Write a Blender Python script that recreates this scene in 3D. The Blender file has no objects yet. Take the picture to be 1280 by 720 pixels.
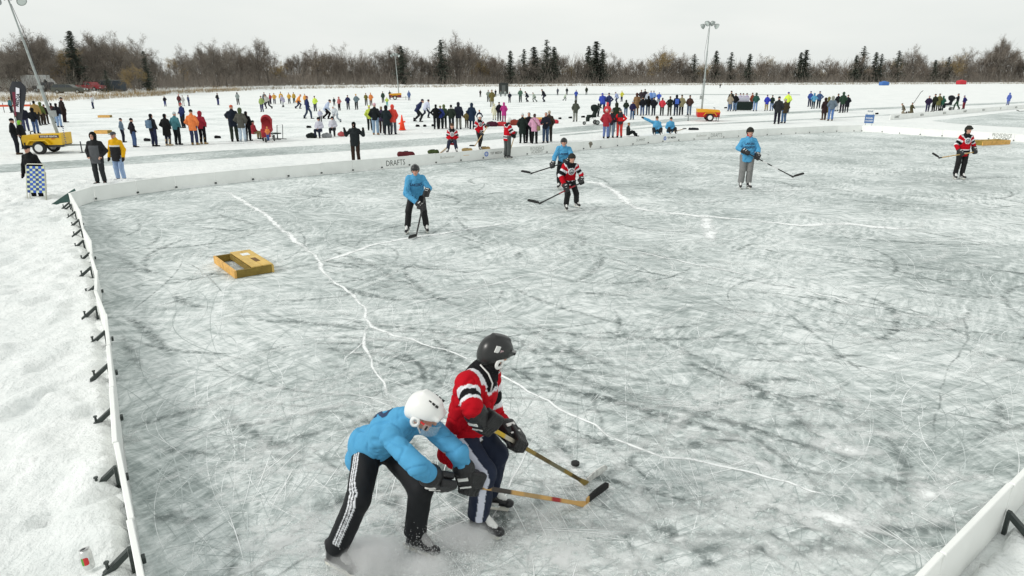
import bpy, bmesh, math, random
import numpy as np
from mathutils import Vector, Matrix
from mathutils.bvhtree import BVHTree

R = math.radians
scene = bpy.context.scene
COL = scene.collection

# ------------------------------------------------------------------ camera, sky, sun, exposure
CAM_H = 3.3
PITCH = R(17.519)
cam_data = bpy.data.cameras.new('camera')
cam = bpy.data.objects.new('camera', cam_data)
COL.objects.link(cam)
cam.location = (0, 0, CAM_H)
cam.rotation_euler = (R(90) - PITCH, 0, 0)
cam_data.sensor_width = 36.0
cam_data.lens = 830.0 / 1280.0 * 36.0
cam_data.clip_start = 0.1
cam_data.clip_end = 6000
scene.camera = cam

SUN_EL, SUN_AZ = R(32), R(-110)          # azimuth measured from +Y towards +X
world = bpy.data.worlds.new('World')
scene.world = world
world.use_nodes = True
wn, wl = world.node_tree.nodes, world.node_tree.links
wn.clear()
w_out = wn.new('ShaderNodeOutputWorld')
w_bg = wn.new('ShaderNodeBackground')
w_sky = wn.new('ShaderNodeTexSky')
w_sky.sky_type = 'NISHITA'
w_sky.sun_disc = False
w_sky.sun_elevation = SUN_EL
w_sky.sun_rotation = SUN_AZ
w_sky.dust_density = 4.0
w_hsv = wn.new('ShaderNodeHueSaturation')
w_hsv.inputs['Saturation'].default_value = 0.25
wl.new(w_sky.outputs['Color'], w_hsv.inputs['Color'])
w_tc = wn.new('ShaderNodeTexCoord')
w_map = wn.new('ShaderNodeMapping')
w_map.inputs['Scale'].default_value = (1.0, 1.0, 4.0)
wl.new(w_tc.outputs['Generated'], w_map.inputs['Vector'])
w_no = wn.new('ShaderNodeTexNoise')
w_no.inputs['Scale'].default_value = 1.6
w_no.inputs['Detail'].default_value = 5.0
w_no.inputs['Roughness'].default_value = 0.5
wl.new(w_map.outputs['Vector'], w_no.inputs['Vector'])
w_cr = wn.new('ShaderNodeValToRGB')      # the overcast cloud deck
w_cr.color_ramp.elements[0].position = 0.3
w_cr.color_ramp.elements[0].color = (6.9, 7.35, 7.2, 1)
w_cr.color_ramp.elements[1].position = 0.72
w_cr.color_ramp.elements[1].color = (8.8, 8.95, 8.6, 1)
wl.new(w_no.outputs['Fac'], w_cr.inputs['Fac'])
w_mix = wn.new('ShaderNodeMixRGB')
w_mix.inputs['Fac'].default_value = 0.9
wl.new(w_hsv.outputs['Color'], w_mix.inputs['Color1'])
wl.new(w_cr.outputs['Color'], w_mix.inputs['Color2'])
wl.new(w_mix.outputs['Color'], w_bg.inputs['Color'])
w_bg.inputs['Strength'].default_value = 0.1
wl.new(w_bg.outputs['Background'], w_out.inputs['Surface'])

sun_data = bpy.data.lights.new('sun', 'SUN')
sun_data.energy = 1.5
sun_data.angle = R(14)
sun_data.color = (1.0, 0.97, 0.93)
sun = bpy.data.objects.new('sun', sun_data)
COL.objects.link(sun)
sd = Vector((math.sin(SUN_AZ) * math.cos(SUN_EL), math.cos(SUN_AZ) * math.cos(SUN_EL), math.sin(SUN_EL)))
sun.rotation_euler = sd.to_track_quat('Z', 'Y').to_euler()
sun.location = sd * 200

scene.view_settings.view_transform = 'Standard'
scene.view_settings.look = 'None'
scene.view_settings.exposure = 0.17
scene.view_settings.gamma = 1.0
scene.render.engine = 'CYCLES'
scene.cycles.use_denoising = True
scene.cycles.max_bounces = 6
scene.cycles.diffuse_bounces = 3
scene.cycles.glossy_bounces = 2
scene.cycles.transparent_max_bounces = 40
scene.cycles.volume_bounces = 5

# ------------------------------------------------------------------ helpers
def lin(h):
    h = h.lstrip('#')
    v = [int(h[i:i + 2], 16) / 255 for i in (0, 2, 4)]
    return tuple(c / 12.92 if c <= 0.04045 else ((c + 0.055) / 1.055) ** 2.4 for c in v)

TH_C, TH_S, FP = math.cos(PITCH), math.sin(PITCH), 830.0
def ray(x, y):
    u, v = x - 640, 360 - y
    return (u, FP * TH_C + v * TH_S, -FP * TH_S + v * TH_C)
def gp(x, y, z=0.0):
    """where the line of sight through a measured spot of the photograph meets the level z"""
    d = ray(x, y)
    t = (z - CAM_H) / d[2]
    return np.array((d[0] * t, d[1] * t, z))
def at_y(x, y, Y):
    d = ray(x, y)
    t = Y / d[1]
    return np.array((d[0] * t, Y, CAM_H + d[2] * t))

def tag(o, label=None, cat=None, group=None, kind=None):
    if label: o['label'] = label
    if cat: o['category'] = cat
    if group: o['group'] = group
    if kind: o['kind'] = kind
    return o

def empty(name, loc=(0, 0, 0), rz=0.0):
    o = bpy.data.objects.new(name, None)
    o.empty_display_size = 0.2
    o.location = loc
    o.rotation_euler = (0, 0, rz)
    COL.objects.link(o)
    return o

def mesh_data(name, V, Fc, smooth=False, col=None, attr=None):
    """V (n,3); Fc: (m,4)/(m,3) array or list of index lists"""
    me = bpy.data.meshes.new(name)
    V = np.asarray(V, dtype=np.float32)
    if isinstance(Fc, np.ndarray):
        n, k = Fc.shape
        me.vertices.add(len(V))
        me.vertices.foreach_set('co', V.ravel())
        me.loops.add(n * k)
        me.loops.foreach_set('vertex_index', Fc.astype(np.int32).ravel())
        me.polygons.add(n)
        me.polygons.foreach_set('loop_start', np.arange(0, n * k, k, dtype=np.int32))
        me.polygons.foreach_set('loop_total', np.full(n, k, dtype=np.int32))
        me.update(calc_edges=True)
    else:
        me.from_pydata([tuple(map(float, v)) for v in V], [], [tuple(int(i) for i in f) for f in Fc])
        me.update()
    if smooth:
        me.polygons.foreach_set('use_smooth', np.ones(len(me.polygons), dtype=bool))
    if col is not None:
        a = me.color_attributes.new('Col', 'FLOAT_COLOR', 'POINT')
        c = np.ones((len(V), 4), dtype=np.float32)
        c[:, :3] = col
        a.data.foreach_set('color', c.ravel())
    if attr is not None:
        for k_, v_ in attr.items():
            a = me.attributes.new(k_, 'FLOAT', 'POINT')
            a.data.foreach_set('value', np.asarray(v_, dtype=np.float32))
    return me

def link(name, me, m=None, parent=None, loc=None):
    o = bpy.data.objects.new(name, me)
    COL.objects.link(o)
    if m is not None:
        if len(me.materials) == 0:
            me.materials.append(m)
        else:
            o.material_slots[0].link = 'OBJECT'
            o.material_slots[0].material = m
    if parent is not None: o.parent = parent
    if loc is not None: o.location = loc
    return o

class MB:
    """collects vertices and faces of one mesh"""
    def __init__(s): s.v, s.f = [], []
    def add(s, V, Fc):
        o = len(s.v)
        s.v += [tuple(map(float, p)) for p in V]
        s.f += [tuple(i + o for i in f) for f in Fc]
        return s
    def box(s, c, h, M=None, bev=0.0):
        """centre, half sizes, 3x3 columns = axes; bev chamfers the vertical outline"""
        M = np.eye(3) if M is None else np.asarray(M)
        c = np.asarray(c, float)
        if bev > 0:
            x, y, z = h; b = bev
            V = []
            for zz, q in ((-z, b), (-z + b, 0), (z - b, 0), (z, b)):
                for px, py in ((x - q, y - q - b), (x - q - b, y - q), (-x + q + b, y - q), (-x + q, y - q - b), (-x + q, -y + q + b), (-x + q + b, -y + q), (x - q - b, -y + q), (x - q, -y + q + b)):
                    V.append((px, py, zz))
            Fc = [tuple(range(7, -1, -1)), tuple(range(24, 32))]
            for l in range(3):
                for i in range(8):
                    a, b_ = l * 8 + i, l * 8 + (i + 1) % 8
                    Fc.append((a, b_, b_ + 8, a + 8))
        else:
            V = [(sx * h[0], sy * h[1], sz * h[2]) for sz in (-1, 1) for sy in (-1, 1) for sx in (-1, 1)]
            Fc = [(0, 2, 3, 1), (4, 5, 7, 6), (0, 1, 5, 4), (2, 6, 7, 3), (0, 4, 6, 2), (1, 3, 7, 5)]
        V = [c + M @ np.array(p) for p in V]
        return s.add(V, Fc)
    def tube(s, pts, rad, n=6, cap=True):
        pts = [np.asarray(p, float) for p in pts]
        if np.isscalar(rad): rad = [rad] * len(pts)
        V, Fc = [], []
        up = None
        for i, p in enumerate(pts):
            d = pts[min(i + 1, len(pts) - 1)] - pts[max(i - 1, 0)]
            d = d / (np.linalg.norm(d) + 1e-9)
            if up is None:
                up = np.array((0, 0, 1.0)) if abs(d[2]) < 0.9 else np.array((1.0, 0, 0))
            a = np.cross(d, up); a /= np.linalg.norm(a) + 1e-9
            b = np.cross(a, d); up = b
            for j in range(n):
                t = 2 * math.pi * j / n
                V.append(p + rad[i] * (math.cos(t) * a + math.sin(t) * b))
        for i in range(len(pts) - 1):
            for j in range(n):
                Fc.append((i * n + j, i * n + j + n, i * n + (j + 1) % n + n, i * n + (j + 1) % n))
        if cap:
            Fc.append(tuple(range(n)))
            Fc.append(tuple(range((len(pts) - 1) * n + n - 1, (len(pts) - 1) * n - 1, -1)))
        return s.add(V, Fc)
    def disc(s, c, r0, r1, axis, n=24, half=0.0):
        """lathe: profile lists along an axis"""
        axis = np.asarray(axis, float); axis /= np.linalg.norm(axis)
        t = np.array((0, 0, 1.0)) if abs(axis[2]) < 0.9 else np.array((1.0, 0, 0))
        a = np.cross(axis, t); a /= np.linalg.norm(a); b = np.cross(axis, a)
        V, Fc = [], []
        prof = list(zip(r0, r1))
        for rr, hh in prof:
            for j in range(n):
                q = 2 * math.pi * j / n
                V.append(np.asarray(c) + axis * hh + rr * (math.cos(q) * a + math.sin(q) * b))
        for i in range(len(prof) - 1):
            for j in range(n):
                Fc.append((i * n + j, i * n + (j + 1) % n, i * n + (j + 1) % n + n, i * n + j + n))
        Fc.append(tuple(range(n - 1, -1, -1)))
        Fc.append(tuple(range((len(prof) - 1) * n, len(prof) * n)))
        return s.add(V, Fc)
    def prism(s, poly, M, c, h):
        """2-D outline extruded by +-h along the third axis of M"""
        n = len(poly); M = np.asarray(M)
        V = [np.asarray(c) + M @ np.array((p[0], p[1], z)) for z in (-h, h) for p in poly]
        Fc = [tuple(range(n - 1, -1, -1)), tuple(range(n, 2 * n))]
        Fc += [(i, (i + 1) % n, (i + 1) % n + n, i + n) for i in range(n)]
        return s.add(V, Fc)
    def data(s, name, smooth=False):
        return mesh_data(name, s.v, s.f, smooth)
    def build(s, name, m, parent=None, smooth=False, loc=None):
        return link(name, s.data(name, smooth), m, parent, loc)

# ------------------------------------------------------------------ numpy noise and implicit surfaces
_rs = np.random.RandomState(7)
_PERM = _rs.rand(4096).astype(np.float32)
def vnoise(P, seed=0):
    P = np.asarray(P, dtype=np.float64)
    I = np.floor(P).astype(np.int64); f = P - I
    f = f * f * (3 - 2 * f)
    out = 0
    for dx in (0, 1):
        for dy in (0, 1):
            for dz in (0, 1):
                h = ((I[:, 0] + dx) * 73856093 ^ (I[:, 1] + dy) * 19349663 ^ (I[:, 2] + dz) * 83492791 ^ (seed * 2654435)) & 4095
                w = (f[:, 0] if dx else 1 - f[:, 0]) * (f[:, 1] if dy else 1 - f[:, 1]) * (f[:, 2] if dz else 1 - f[:, 2])
                out = out + w * _PERM[h]
    return out
def fbm(P, octs=4, seed=0):
    P = np.asarray(P, float)
    a, s, t = 0.5, 0.0, 0.0
    for o in range(octs):
        s = s + a * vnoise(P * 2 ** o, seed + o); t += a; a *= 0.5
    return s / t

def frame(f, up=(0, 0, 1)):
    """columns: right, forward, up"""
    f = np.asarray(f, float); f = f / np.linalg.norm(f)
    r = np.cross(f, np.asarray(up, float)); r /= np.linalg.norm(r) + 1e-9
    u = np.cross(r, f)
    return np.stack([r, f, u], axis=1)

def cap(a, b, ra, rb=None, k=None): return ('c', np.asarray(a, float), np.asarray(b, float), ra, ra if rb is None else rb, k)
def ell(c, r, M=None, k=None): return ('e', np.asarray(c, float), np.asarray(r, float), np.eye(3) if M is None else np.asarray(M), None, k)
def rbox(c, h, M=None, rr=0.01, k=None): return ('b', np.asarray(c, float), np.asarray(h, float), np.eye(3) if M is None else np.asarray(M), rr, k)
def minus(p): return ('-',) + p

def _bounds(p):
    if p[0] == 'c':
        r = max(p[3], p[4])
        return np.minimum(p[1], p[2]) - r, np.maximum(p[1], p[2]) + r
    h = p[2] + (p[4] if p[0] == 'b' else 0)
    e = np.abs(p[3]) @ h
    return p[1] - e, p[1] + e

def surf(prims, vox, k=0.03, wrinkle=None):
    """surface nets over a smooth union of capsules, ellipsoids and boxes -> (V, quads)"""
    bs = [_bounds(p) for p in prims if p[0] != '-']
    pad = k + 3 * vox
    lo = np.min([b[0] for b in bs], axis=0) - pad
    hi = np.max([b[1] for b in bs], axis=0) + pad
    n = np.ceil((hi - lo) / vox).astype(int) + 1
    D = np.full(n, 1.0, dtype=np.float32)
    for p in prims:
        neg = p[0] == '-'
        q = p[1:] if neg else p
        kk = q[5] if q[5] is not None else k
        b0, b1 = _bounds(q)
        i0 = np.clip(np.floor((b0 - pad - lo) / vox).astype(int), 0, n)
        i1 = np.clip(np.ceil((b1 + pad - lo) / vox).astype(int) + 1, 0, n)
        if np.any(i1 <= i0): continue
        X = (lo[0] + vox * np.arange(i0[0], i1[0]))[:, None, None]
        Y = (lo[1] + vox * np.arange(i0[1], i1[1]))[None, :, None]
        Z = (lo[2] + vox * np.arange(i0[2], i1[2]))[None, None, :]
        if q[0] == 'c':
            a, ab = q[1], q[2] - q[1]
            L2 = float(ab @ ab) + 1e-12
            px, py, pz = X - a[0], Y - a[1], Z - a[2]
            t = np.clip((px * ab[0] + py * ab[1] + pz * ab[2]) / L2, 0, 1)
            d = np.sqrt((px - t * ab[0]) ** 2 + (py - t * ab[1]) ** 2 + (pz - t * ab[2]) ** 2) - (q[3] + t * (q[4] - q[3]))
        else:
            px, py, pz = X - q[1][0], Y - q[1][1], Z - q[1][2]
            M = q[3]
            l = [px * M[0, i] + py * M[1, i] + pz * M[2, i] for i in range(3)]
            if q[0] == 'e':
                r = q[2]
                k0 = np.sqrt(sum((l[i] / r[i]) ** 2 for i in range(3)))
                k1 = np.sqrt(sum((l[i] / r[i] ** 2) ** 2 for i in range(3))) + 1e-9
                d = k0 * (k0 - 1) / k1
            else:
                g = [np.abs(l[i]) - q[2][i] for i in range(3)]
                d = np.sqrt(sum(np.maximum(g[i], 0) ** 2 for i in range(3))) + np.minimum(np.maximum(np.maximum(g[0], g[1]), g[2]), 0) - q[4]
        sl = tuple(slice(i0[i], i1[i]) for i in range(3))
        A = D[sl]
        if neg:
            B = -d
            h = np.maximum(kk - np.abs(A - B), 0) / kk
            D[sl] = np.maximum(A, B) + h * h * kk * 0.25
        else:
            h = np.maximum(kk - np.abs(A - d), 0) / kk
            D[sl] = np.minimum(A, d) - h * h * kk * 0.25
    s = D < 0
    cnt = np.zeros(n - 1, dtype=np.int8)
    corners = [(i, j, l) for i in (0, 1) for j in (0, 1) for l in (0, 1)]
    for c in corners:
        cnt += s[c[0]:n[0] - 1 + c[0], c[1]:n[1] - 1 + c[1], c[2]:n[2] - 1 + c[2]]
    act = (cnt > 0) & (cnt < 8)
    idx = np.full(act.shape, -1, dtype=np.int64)
    ii = np.argwhere(act)
    idx[act] = np.arange(len(ii))
    acc = np.zeros((len(ii), 3)); num = np.zeros(len(ii))
    for a in corners:
        for ax in range(3):
            if a[ax]: continue
            b = list(a); b[ax] = 1
            va = D[ii[:, 0] + a[0], ii[:, 1] + a[1], ii[:, 2] + a[2]]
            vb = D[ii[:, 0] + b[0], ii[:, 1] + b[1], ii[:, 2] + b[2]]
            cr = (va < 0) != (vb < 0)
            t = np.where(cr, va / np.where(cr, va - vb, 1), 0)
            p = np.array(a, float)[None, :].repeat(len(ii), 0)
            p[:, ax] += t
            acc += p * cr[:, None]; num += cr
    V = lo + vox * (ii + acc / num[:, None])
    Fs = []
    for ax in range(3):
        u, w = (ax + 1) % 3, (ax + 2) % 3
        s0 = s[tuple(slice(0, n[i] - 1) if i == ax else slice(1, n[i] - 1) for i in range(3))]
        s1 = s[tuple(slice(1, n[i]) if i == ax else slice(1, n[i] - 1) for i in range(3))]
        e = np.argwhere(s0 != s1)
        if len(e) == 0: continue
        flip = s0[s0 != s1]
        base = e.copy()
        base[:, u] += 1; base[:, w] += 1
        q = []
        for du, dw in ((-1, -1), (0, -1), (0, 0), (-1, 0)):
            c = base.copy(); c[:, u] += du; c[:, w] += dw
            q.append(idx[c[:, 0], c[:, 1], c[:, 2]])
        q = np.stack(q, 1)
        q[~flip] = q[~flip][:, ::-1]
        Fs.append(q)
    Fc = np.concatenate(Fs) if Fs else np.zeros((0, 4), int)
    Fc = Fc[(Fc >= 0).all(1)]
    if wrinkle:
        V = V + normals(V, Fc) * wrinkle(V)[:, None]
    return V, Fc

def normals(V, Fc):
    a = np.cross(V[Fc[:, 2]] - V[Fc[:, 0]], V[Fc[:, 3]] - V[Fc[:, 1]])
    N = np.zeros_like(V)
    for i in range(4): np.add.at(N, Fc[:, i], a)
    return N / (np.linalg.norm(N, axis=1)[:, None] + 1e-12)

# ------------------------------------------------------------------ materials
def nodes(name):
    m = bpy.data.materials.new(name)
    m.use_nodes = True
    t = m.node_tree
    b = t.nodes['Principled BSDF']
    return m, t.nodes, t.links, b
_mat = {}
def plain(name, c, rough=0.6, metal=0.0, spec=0.4, bump=0.0, bscale=60, var=0.0, vscale=6):
    """a simple procedural material: colour with noise variation and fine relief"""
    if name in _mat: return _mat[name]
    m, N, Lk, b = nodes(name)
    b.inputs['Base Color'].default_value = (*c, 1)
    b.inputs['Roughness'].default_value = rough
    b.inputs['Metallic'].default_value = metal
    b.inputs['Specular IOR Level'].default_value = spec
    tc = N.new('ShaderNodeTexCoord')
    if var > 0:
        no = N.new('ShaderNodeTexNoise'); no.inputs['Scale'].default_value = vscale; no.inputs['Detail'].default_value = 5
        Lk.new(tc.outputs['Object'], no.inputs['Vector'])
        r = N.new('ShaderNodeValToRGB')
        r.color_ramp.elements[0].position = 0.3; r.color_ramp.elements[1].position = 0.7
        r.color_ramp.elements[0].color = (*[x * (1 - var) for x in c], 1)
        r.color_ramp.elements[1].color = (*[min(1, x * (1 + var)) for x in c], 1)
        Lk.new(no.outputs['Fac'], r.inputs['Fac']); Lk.new(r.outputs['Color'], b.inputs['Base Color'])
    if bump > 0:
        n2 = N.new('ShaderNodeTexNoise'); n2.inputs['Scale'].default_value = bscale; n2.inputs['Detail'].default_value = 4
        Lk.new(tc.outputs['Object'], n2.inputs['Vector'])
        bp = N.new('ShaderNodeBump'); bp.inputs['Strength'].default_value = bump; bp.inputs['Distance'].default_value = 0.02
        Lk.new(n2.outputs['Fac'], bp.inputs['Height']); Lk.new(bp.outputs['Normal'], b.inputs['Normal'])
    _mat[name] = m
    return m
def cloth(hexc):
    """woven clothing of one colour, shared by everyone who wears it"""
    c = lin(hexc); g = sum(c) / 3
    return plain('cloth_' + hexc.lstrip('#'), tuple(.84 * x + .16 * g for x in c), rough=0.9, spec=0.15, bump=0.5, bscale=14, var=0.12, vscale=9)
def vcol(name, rough=0.8, spec=0.2, bump=0.15, bscale=120, sheen=0.0):
    if name in _mat: return _mat[name]
    m, N, Lk, b = nodes(name)
    at = N.new('ShaderNodeAttribute'); at.attribute_name = 'Col'
    tc = N.new('ShaderNodeTexCoord')
    no = N.new('ShaderNodeTexNoise'); no.inputs['Scale'].default_value = 18; no.inputs['Detail'].default_value = 6
    Lk.new(tc.outputs['Object'], no.inputs['Vector'])
    mr = N.new('ShaderNodeMapRange'); mr.inputs['To Min'].default_value = 0.86; mr.inputs['To Max'].default_value = 1.12
    Lk.new(no.outputs['Fac'], mr.inputs['Value'])
    mx = N.new('ShaderNodeVectorMath'); mx.operation = 'SCALE'
    Lk.new(at.outputs['Color'], mx.inputs[0]); Lk.new(mr.outputs['Result'], mx.inputs['Scale'])
    Lk.new(mx.outputs['Vector'], b.inputs['Base Color'])
    b.inputs['Roughness'].default_value = rough
    b.inputs['Specular IOR Level'].default_value = spec
    if bump:
        n2 = N.new('ShaderNodeTexNoise'); n2.inputs['Scale'].default_value = bscale; n2.inputs['Detail'].default_value = 4
        Lk.new(tc.outputs['Object'], n2.inputs['Vector'])
        bp = N.new('ShaderNodeBump'); bp.inputs['Strength'].default_value = bump; bp.inputs['Distance'].default_value = 0.01
        Lk.new(n2.outputs['Fac'], bp.inputs['Height']); Lk.new(bp.outputs['Normal'], b.inputs['Normal'])
    _mat[name] = m
    return m

def text_mesh(s, size, ext=0.0, bold=0.0):
    """lettering as a flat mesh in the XY plane, centred on its own middle"""
    cu = bpy.data.curves.new('lettering', 'FONT')
    cu.body = s; cu.size = size; cu.extrude = ext; cu.offset = bold
    cu.align_x = 'CENTER'; cu.align_y = 'CENTER'; cu.resolution_u = 2
    o = bpy.data.objects.new('lettering', cu)
    COL.objects.link(o)
    dg = bpy.context.evaluated_depsgraph_get()
    me = bpy.data.meshes.new_from_object(o.evaluated_get(dg))
    bpy.data.objects.remove(o)
    me.name = 'lettering'
    me.materials.clear()
    return me
# ------------------------------------------------------------------ snow, ice and shore
def noise_node(N, Lk, vec, scale, detail=4, rough=0.5, dist=0.0):
    n = N.new('ShaderNodeTexNoise')
    n.inputs['Scale'].default_value = scale
    n.inputs['Detail'].default_value = detail
    n.inputs['Roughness'].default_value = rough
    n.inputs['Distortion'].default_value = dist
    Lk.new(vec, n.inputs['Vector'])
    return n.outputs['Fac']
def math_node(N, Lk, op, a, b=None, clamp=False):
    n = N.new('ShaderNodeMath'); n.operation = op; n.use_clamp = clamp
    for i, x in enumerate((a, b)):
        if x is None: continue
        if isinstance(x, (int, float)): n.inputs[i].default_value = x
        else: Lk.new(x, n.inputs[i])
    return n.outputs[0]
def ramp_node(N, Lk, fac, stops):
    r = N.new('ShaderNodeValToRGB')
    el = r.color_ramp.elements
    while len(el) < len(stops): el.new(0.5)
    for e, (p, c) in zip(el, stops):
        e.position = p; e.color = (*c, 1)
    Lk.new(fac, r.inputs['Fac'])
    return r.outputs['Color']

def snow_material():
    m, N, Lk, b = nodes('trodden_snow')
    tc = N.new('ShaderNodeTexCoord')
    P = tc.outputs['Object']
    n1 = noise_node(N, Lk, P, 0.35, 5)
    n2 = noise_node(N, Lk, P, 3.5, 6, 0.6)
    s = math_node(N, Lk, 'ADD', math_node(N, Lk, 'MULTIPLY', n1, 0.6), math_node(N, Lk, 'MULTIPLY', n2, 0.4))
    c = ramp_node(N, Lk, s, [(0.3, (0.70, 0.735, 0.725)), (0.5, (0.82, 0.84, 0.83)), (0.75, (0.87, 0.88, 0.865))])
    Lk.new(c, b.inputs['Base Color'])
    b.inputs['Roughness'].default_value = 0.75
    b.inputs['Specular IOR Level'].default_value = 0.25
    h = math_node(N, Lk, 'ADD', math_node(N, Lk, 'MULTIPLY', noise_node(N, Lk, P, 2.2, 5, 0.55), 1.0), math_node(N, Lk, 'MULTIPLY', noise_node(N, Lk, P, 14, 5, 0.6), 0.28))
    bp = N.new('ShaderNodeBump'); bp.inputs['Strength'].default_value = 0.8; bp.inputs['Distance'].default_value = 0.14
    Lk.new(h, bp.inputs['Height']); Lk.new(bp.outputs['Normal'], b.inputs['Normal'])
    return m

def ice_material(name, bias=0.0, dark=1.0):
    """skated ice: clear grey ice under a film of shaved snow brushed in every direction"""
    m, N, Lk, b = nodes(name)
    tc = N.new('ShaderNodeTexCoord')
    P0 = tc.outputs['Object']
    wn_ = N.new('ShaderNodeTexNoise'); wn_.inputs['Scale'].default_value = 0.55; wn_.inputs['Detail'].default_value = 3
    Lk.new(P0, wn_.inputs['Vector'])
    off = N.new('ShaderNodeVectorMath'); off.operation = 'MULTIPLY_ADD'
    Lk.new(wn_.outputs['Color'], off.inputs[0]); off.inputs[1].default_value = (0.5, 0.5, 0); Lk.new(P0, off.inputs[2])
    P = off.outputs['Vector']
    streaks = []
    for i, (ang, sx, sy, sc) in enumerate(((12, 1.0, 5.0, 1.6), (58, 0.9, 4.6, 1.9), (-38, 0.9, 5.5, 1.5), (100, 1.1, 4.6, 2.0), (32, 1.8, 8, 4.2), (-20, 1.8, 8, 4.6))):
        mp = N.new('ShaderNodeMapping')
        mp.vector_type = 'TEXTURE'
        mp.inputs['Rotation'].default_value = (0, 0, R(ang))
        mp.inputs['Location'].default_value = (3.7 * i, 9.1 * i, 0)
        mp.inputs['Scale'].default_value = (1 / sx, 1 / sy, 1)
        Lk.new(P, mp.inputs['Vector'])
        streaks.append(noise_node(N, Lk, mp.outputs['Vector'], sc, 8, 0.68))
    def mixv(a, b_, f):
        n = N.new('ShaderNodeMix')
        Lk.new(f, n.inputs[0]); Lk.new(a, n.inputs[2]); Lk.new(b_, n.inputs[3])
        return n.outputs[0]
    def mask(scale, loc):
        mp = N.new('ShaderNodeMapping'); mp.inputs['Location'].default_value = loc
        Lk.new(P0, mp.inputs['Vector'])
        n = noise_node(N, Lk, mp.outputs['Vector'], scale, 3)
        mr = N.new('ShaderNodeMapRange'); mr.inputs['From Min'].default_value = 0.44; mr.inputs['From Max'].default_value = 0.56
        Lk.new(n, mr.inputs['Value'])
        return mr.outputs['Result']
    a = mixv(streaks[0], streaks[1], mask(0.5, (0, 0, 0)))
    c = mixv(streaks[2], streaks[3], mask(0.6, (11, 3, 0)))
    e = mixv(streaks[4], streaks[5], mask(0.9, (5, 23, 0)))
    big = noise_node(N, Lk, P0, 0.3, 5, 0.6)
    v = math_node(N, Lk, 'ADD', math_node(N, Lk, 'MULTIPLY', a, 0.36), math_node(N, Lk, 'MULTIPLY', c, 0.30))
    v = math_node(N, Lk, 'ADD', v, math_node(N, Lk, 'MULTIPLY', e, 0.20))
    v = math_node(N, Lk, 'ADD', v, math_node(N, Lk, 'MULTIPLY', big, 0.26))
    v = math_node(N, Lk, 'ADD', v, bias - 0.06)
    d = dark
    colr = ramp_node(N, Lk, v, [(0.385, (0.165 * d, 0.20 * d, 0.195 * d)), (0.45, (0.32 * d, 0.365 * d, 0.355 * d)), (0.50, (0.51, 0.555, 0.545)), (0.55, (0.72, 0.755, 0.745)), (0.615, (0.87, 0.89, 0.885))])
    Lk.new(colr, b.inputs['Base Color'])
    rr = N.new('ShaderNodeMapRange'); rr.inputs['From Min'].default_value = 0.38; rr.inputs['From Max'].default_value = 0.6
    rr.inputs['To Min'].default_value = 0.42; rr.inputs['To Max'].default_value = 0.8
    Lk.new(v, rr.inputs['Value']); Lk.new(rr.outputs['Result'], b.inputs['Roughness'])
    b.inputs['Specular IOR Level'].default_value = 0.25
    bp = N.new('ShaderNodeBump'); bp.inputs['Strength'].default_value = 0.12; bp.inputs['Distance'].default_value = 0.02
    Lk.new(v, bp.inputs['Height']); Lk.new(bp.outputs['Normal'], b.inputs['Normal'])
    return m

SNOW = snow_material()
ICE = ice_material('skated_ice', 0.004)
ICE_FAR = ice_material('snowy_ice', 0.075)
ICE_LANE = ice_material('swept_ice', -0.015)

def sheet(name, pts, z, m, kind='structure', label=None):
    me = mesh_data(name, [(p[0], p[1], z) for p in pts], [tuple(range(len(pts)))])
    o = link(name, me, m)
    return tag(o, label, kind=kind)

# the frozen lake under its snow, one sheet out past the horizon
sheet('snow_field', [(-3000, -60), (3000, -60), (3000, 4000), (-3000, 4000)], 0.0, SNOW, label='flat white snow covering the frozen lake')

# rink outline on the ice (inner foot of the boards), metres
LEFT = [(-0.55, 0.85), (-2.55, 3.80), (-3.376, 5.08), (-4.493, 6.843), (-6.80, 10.454), (-9.9, 15.065), (-11.62, 17.4)]
BACK = [(-11.78, 18.5), (-10.63, 20.5), (-8.88, 22.2), (-7.035, 23.75), (-5.16, 25.28), (-3.33, 26.8), (-1.46, 28.4), (0.39, 29.95), (3.27, 32.4), (6.1, 34.8), (8.05, 36.45), (11.29, 38.6), (14.9, 40.75), (17.8, 42.2), (20.6, 43.6), (22.6, 44.0)]
ENDB = [(23.5, 43.2), (24.0, 42.0), (25.0, 40.6), (25.72, 39.6), (27.68, 36.6), (30.5, 32.2), (34.0, 26.7)]
NEAR = [(34.0, 26.7), (20.0, 16.6), (3.93, 4.48), (2.47, 3.33), (-0.55, 0.85)]
RINK = LEFT + BACK + ENDB + NEAR[1:-1]
sheet('rink_ice', RINK, 0.006, ICE, label='grey skated rink ice scored by blades')
RP = np.array(RINK)
def inside(P, poly=RP):
    x, y = P[:, 0], P[:, 1]
    c = np.zeros(len(P), bool)
    j = len(poly) - 1
    for i in range(len(poly)):
        xi, yi = poly[i]; xj, yj = poly[j]
        c ^= ((yi > y) != (yj > y)) & (x < (xj - xi) * (y - yi) / (yj - yi + 1e-12) + xi)
        j = i
    return c
def edge_dist(P, line):
    d = np.full(len(P), 1e9)
    for a, b in zip(line[:-1], line[1:]):
        a, b = np.array(a), np.array(b); ab = b - a
        t = np.clip(((P - a) @ ab) / (ab @ ab), 0, 1)
        d = np.minimum(d, np.linalg.norm(P - a - t[:, None] * ab, axis=1))
    return d

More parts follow.
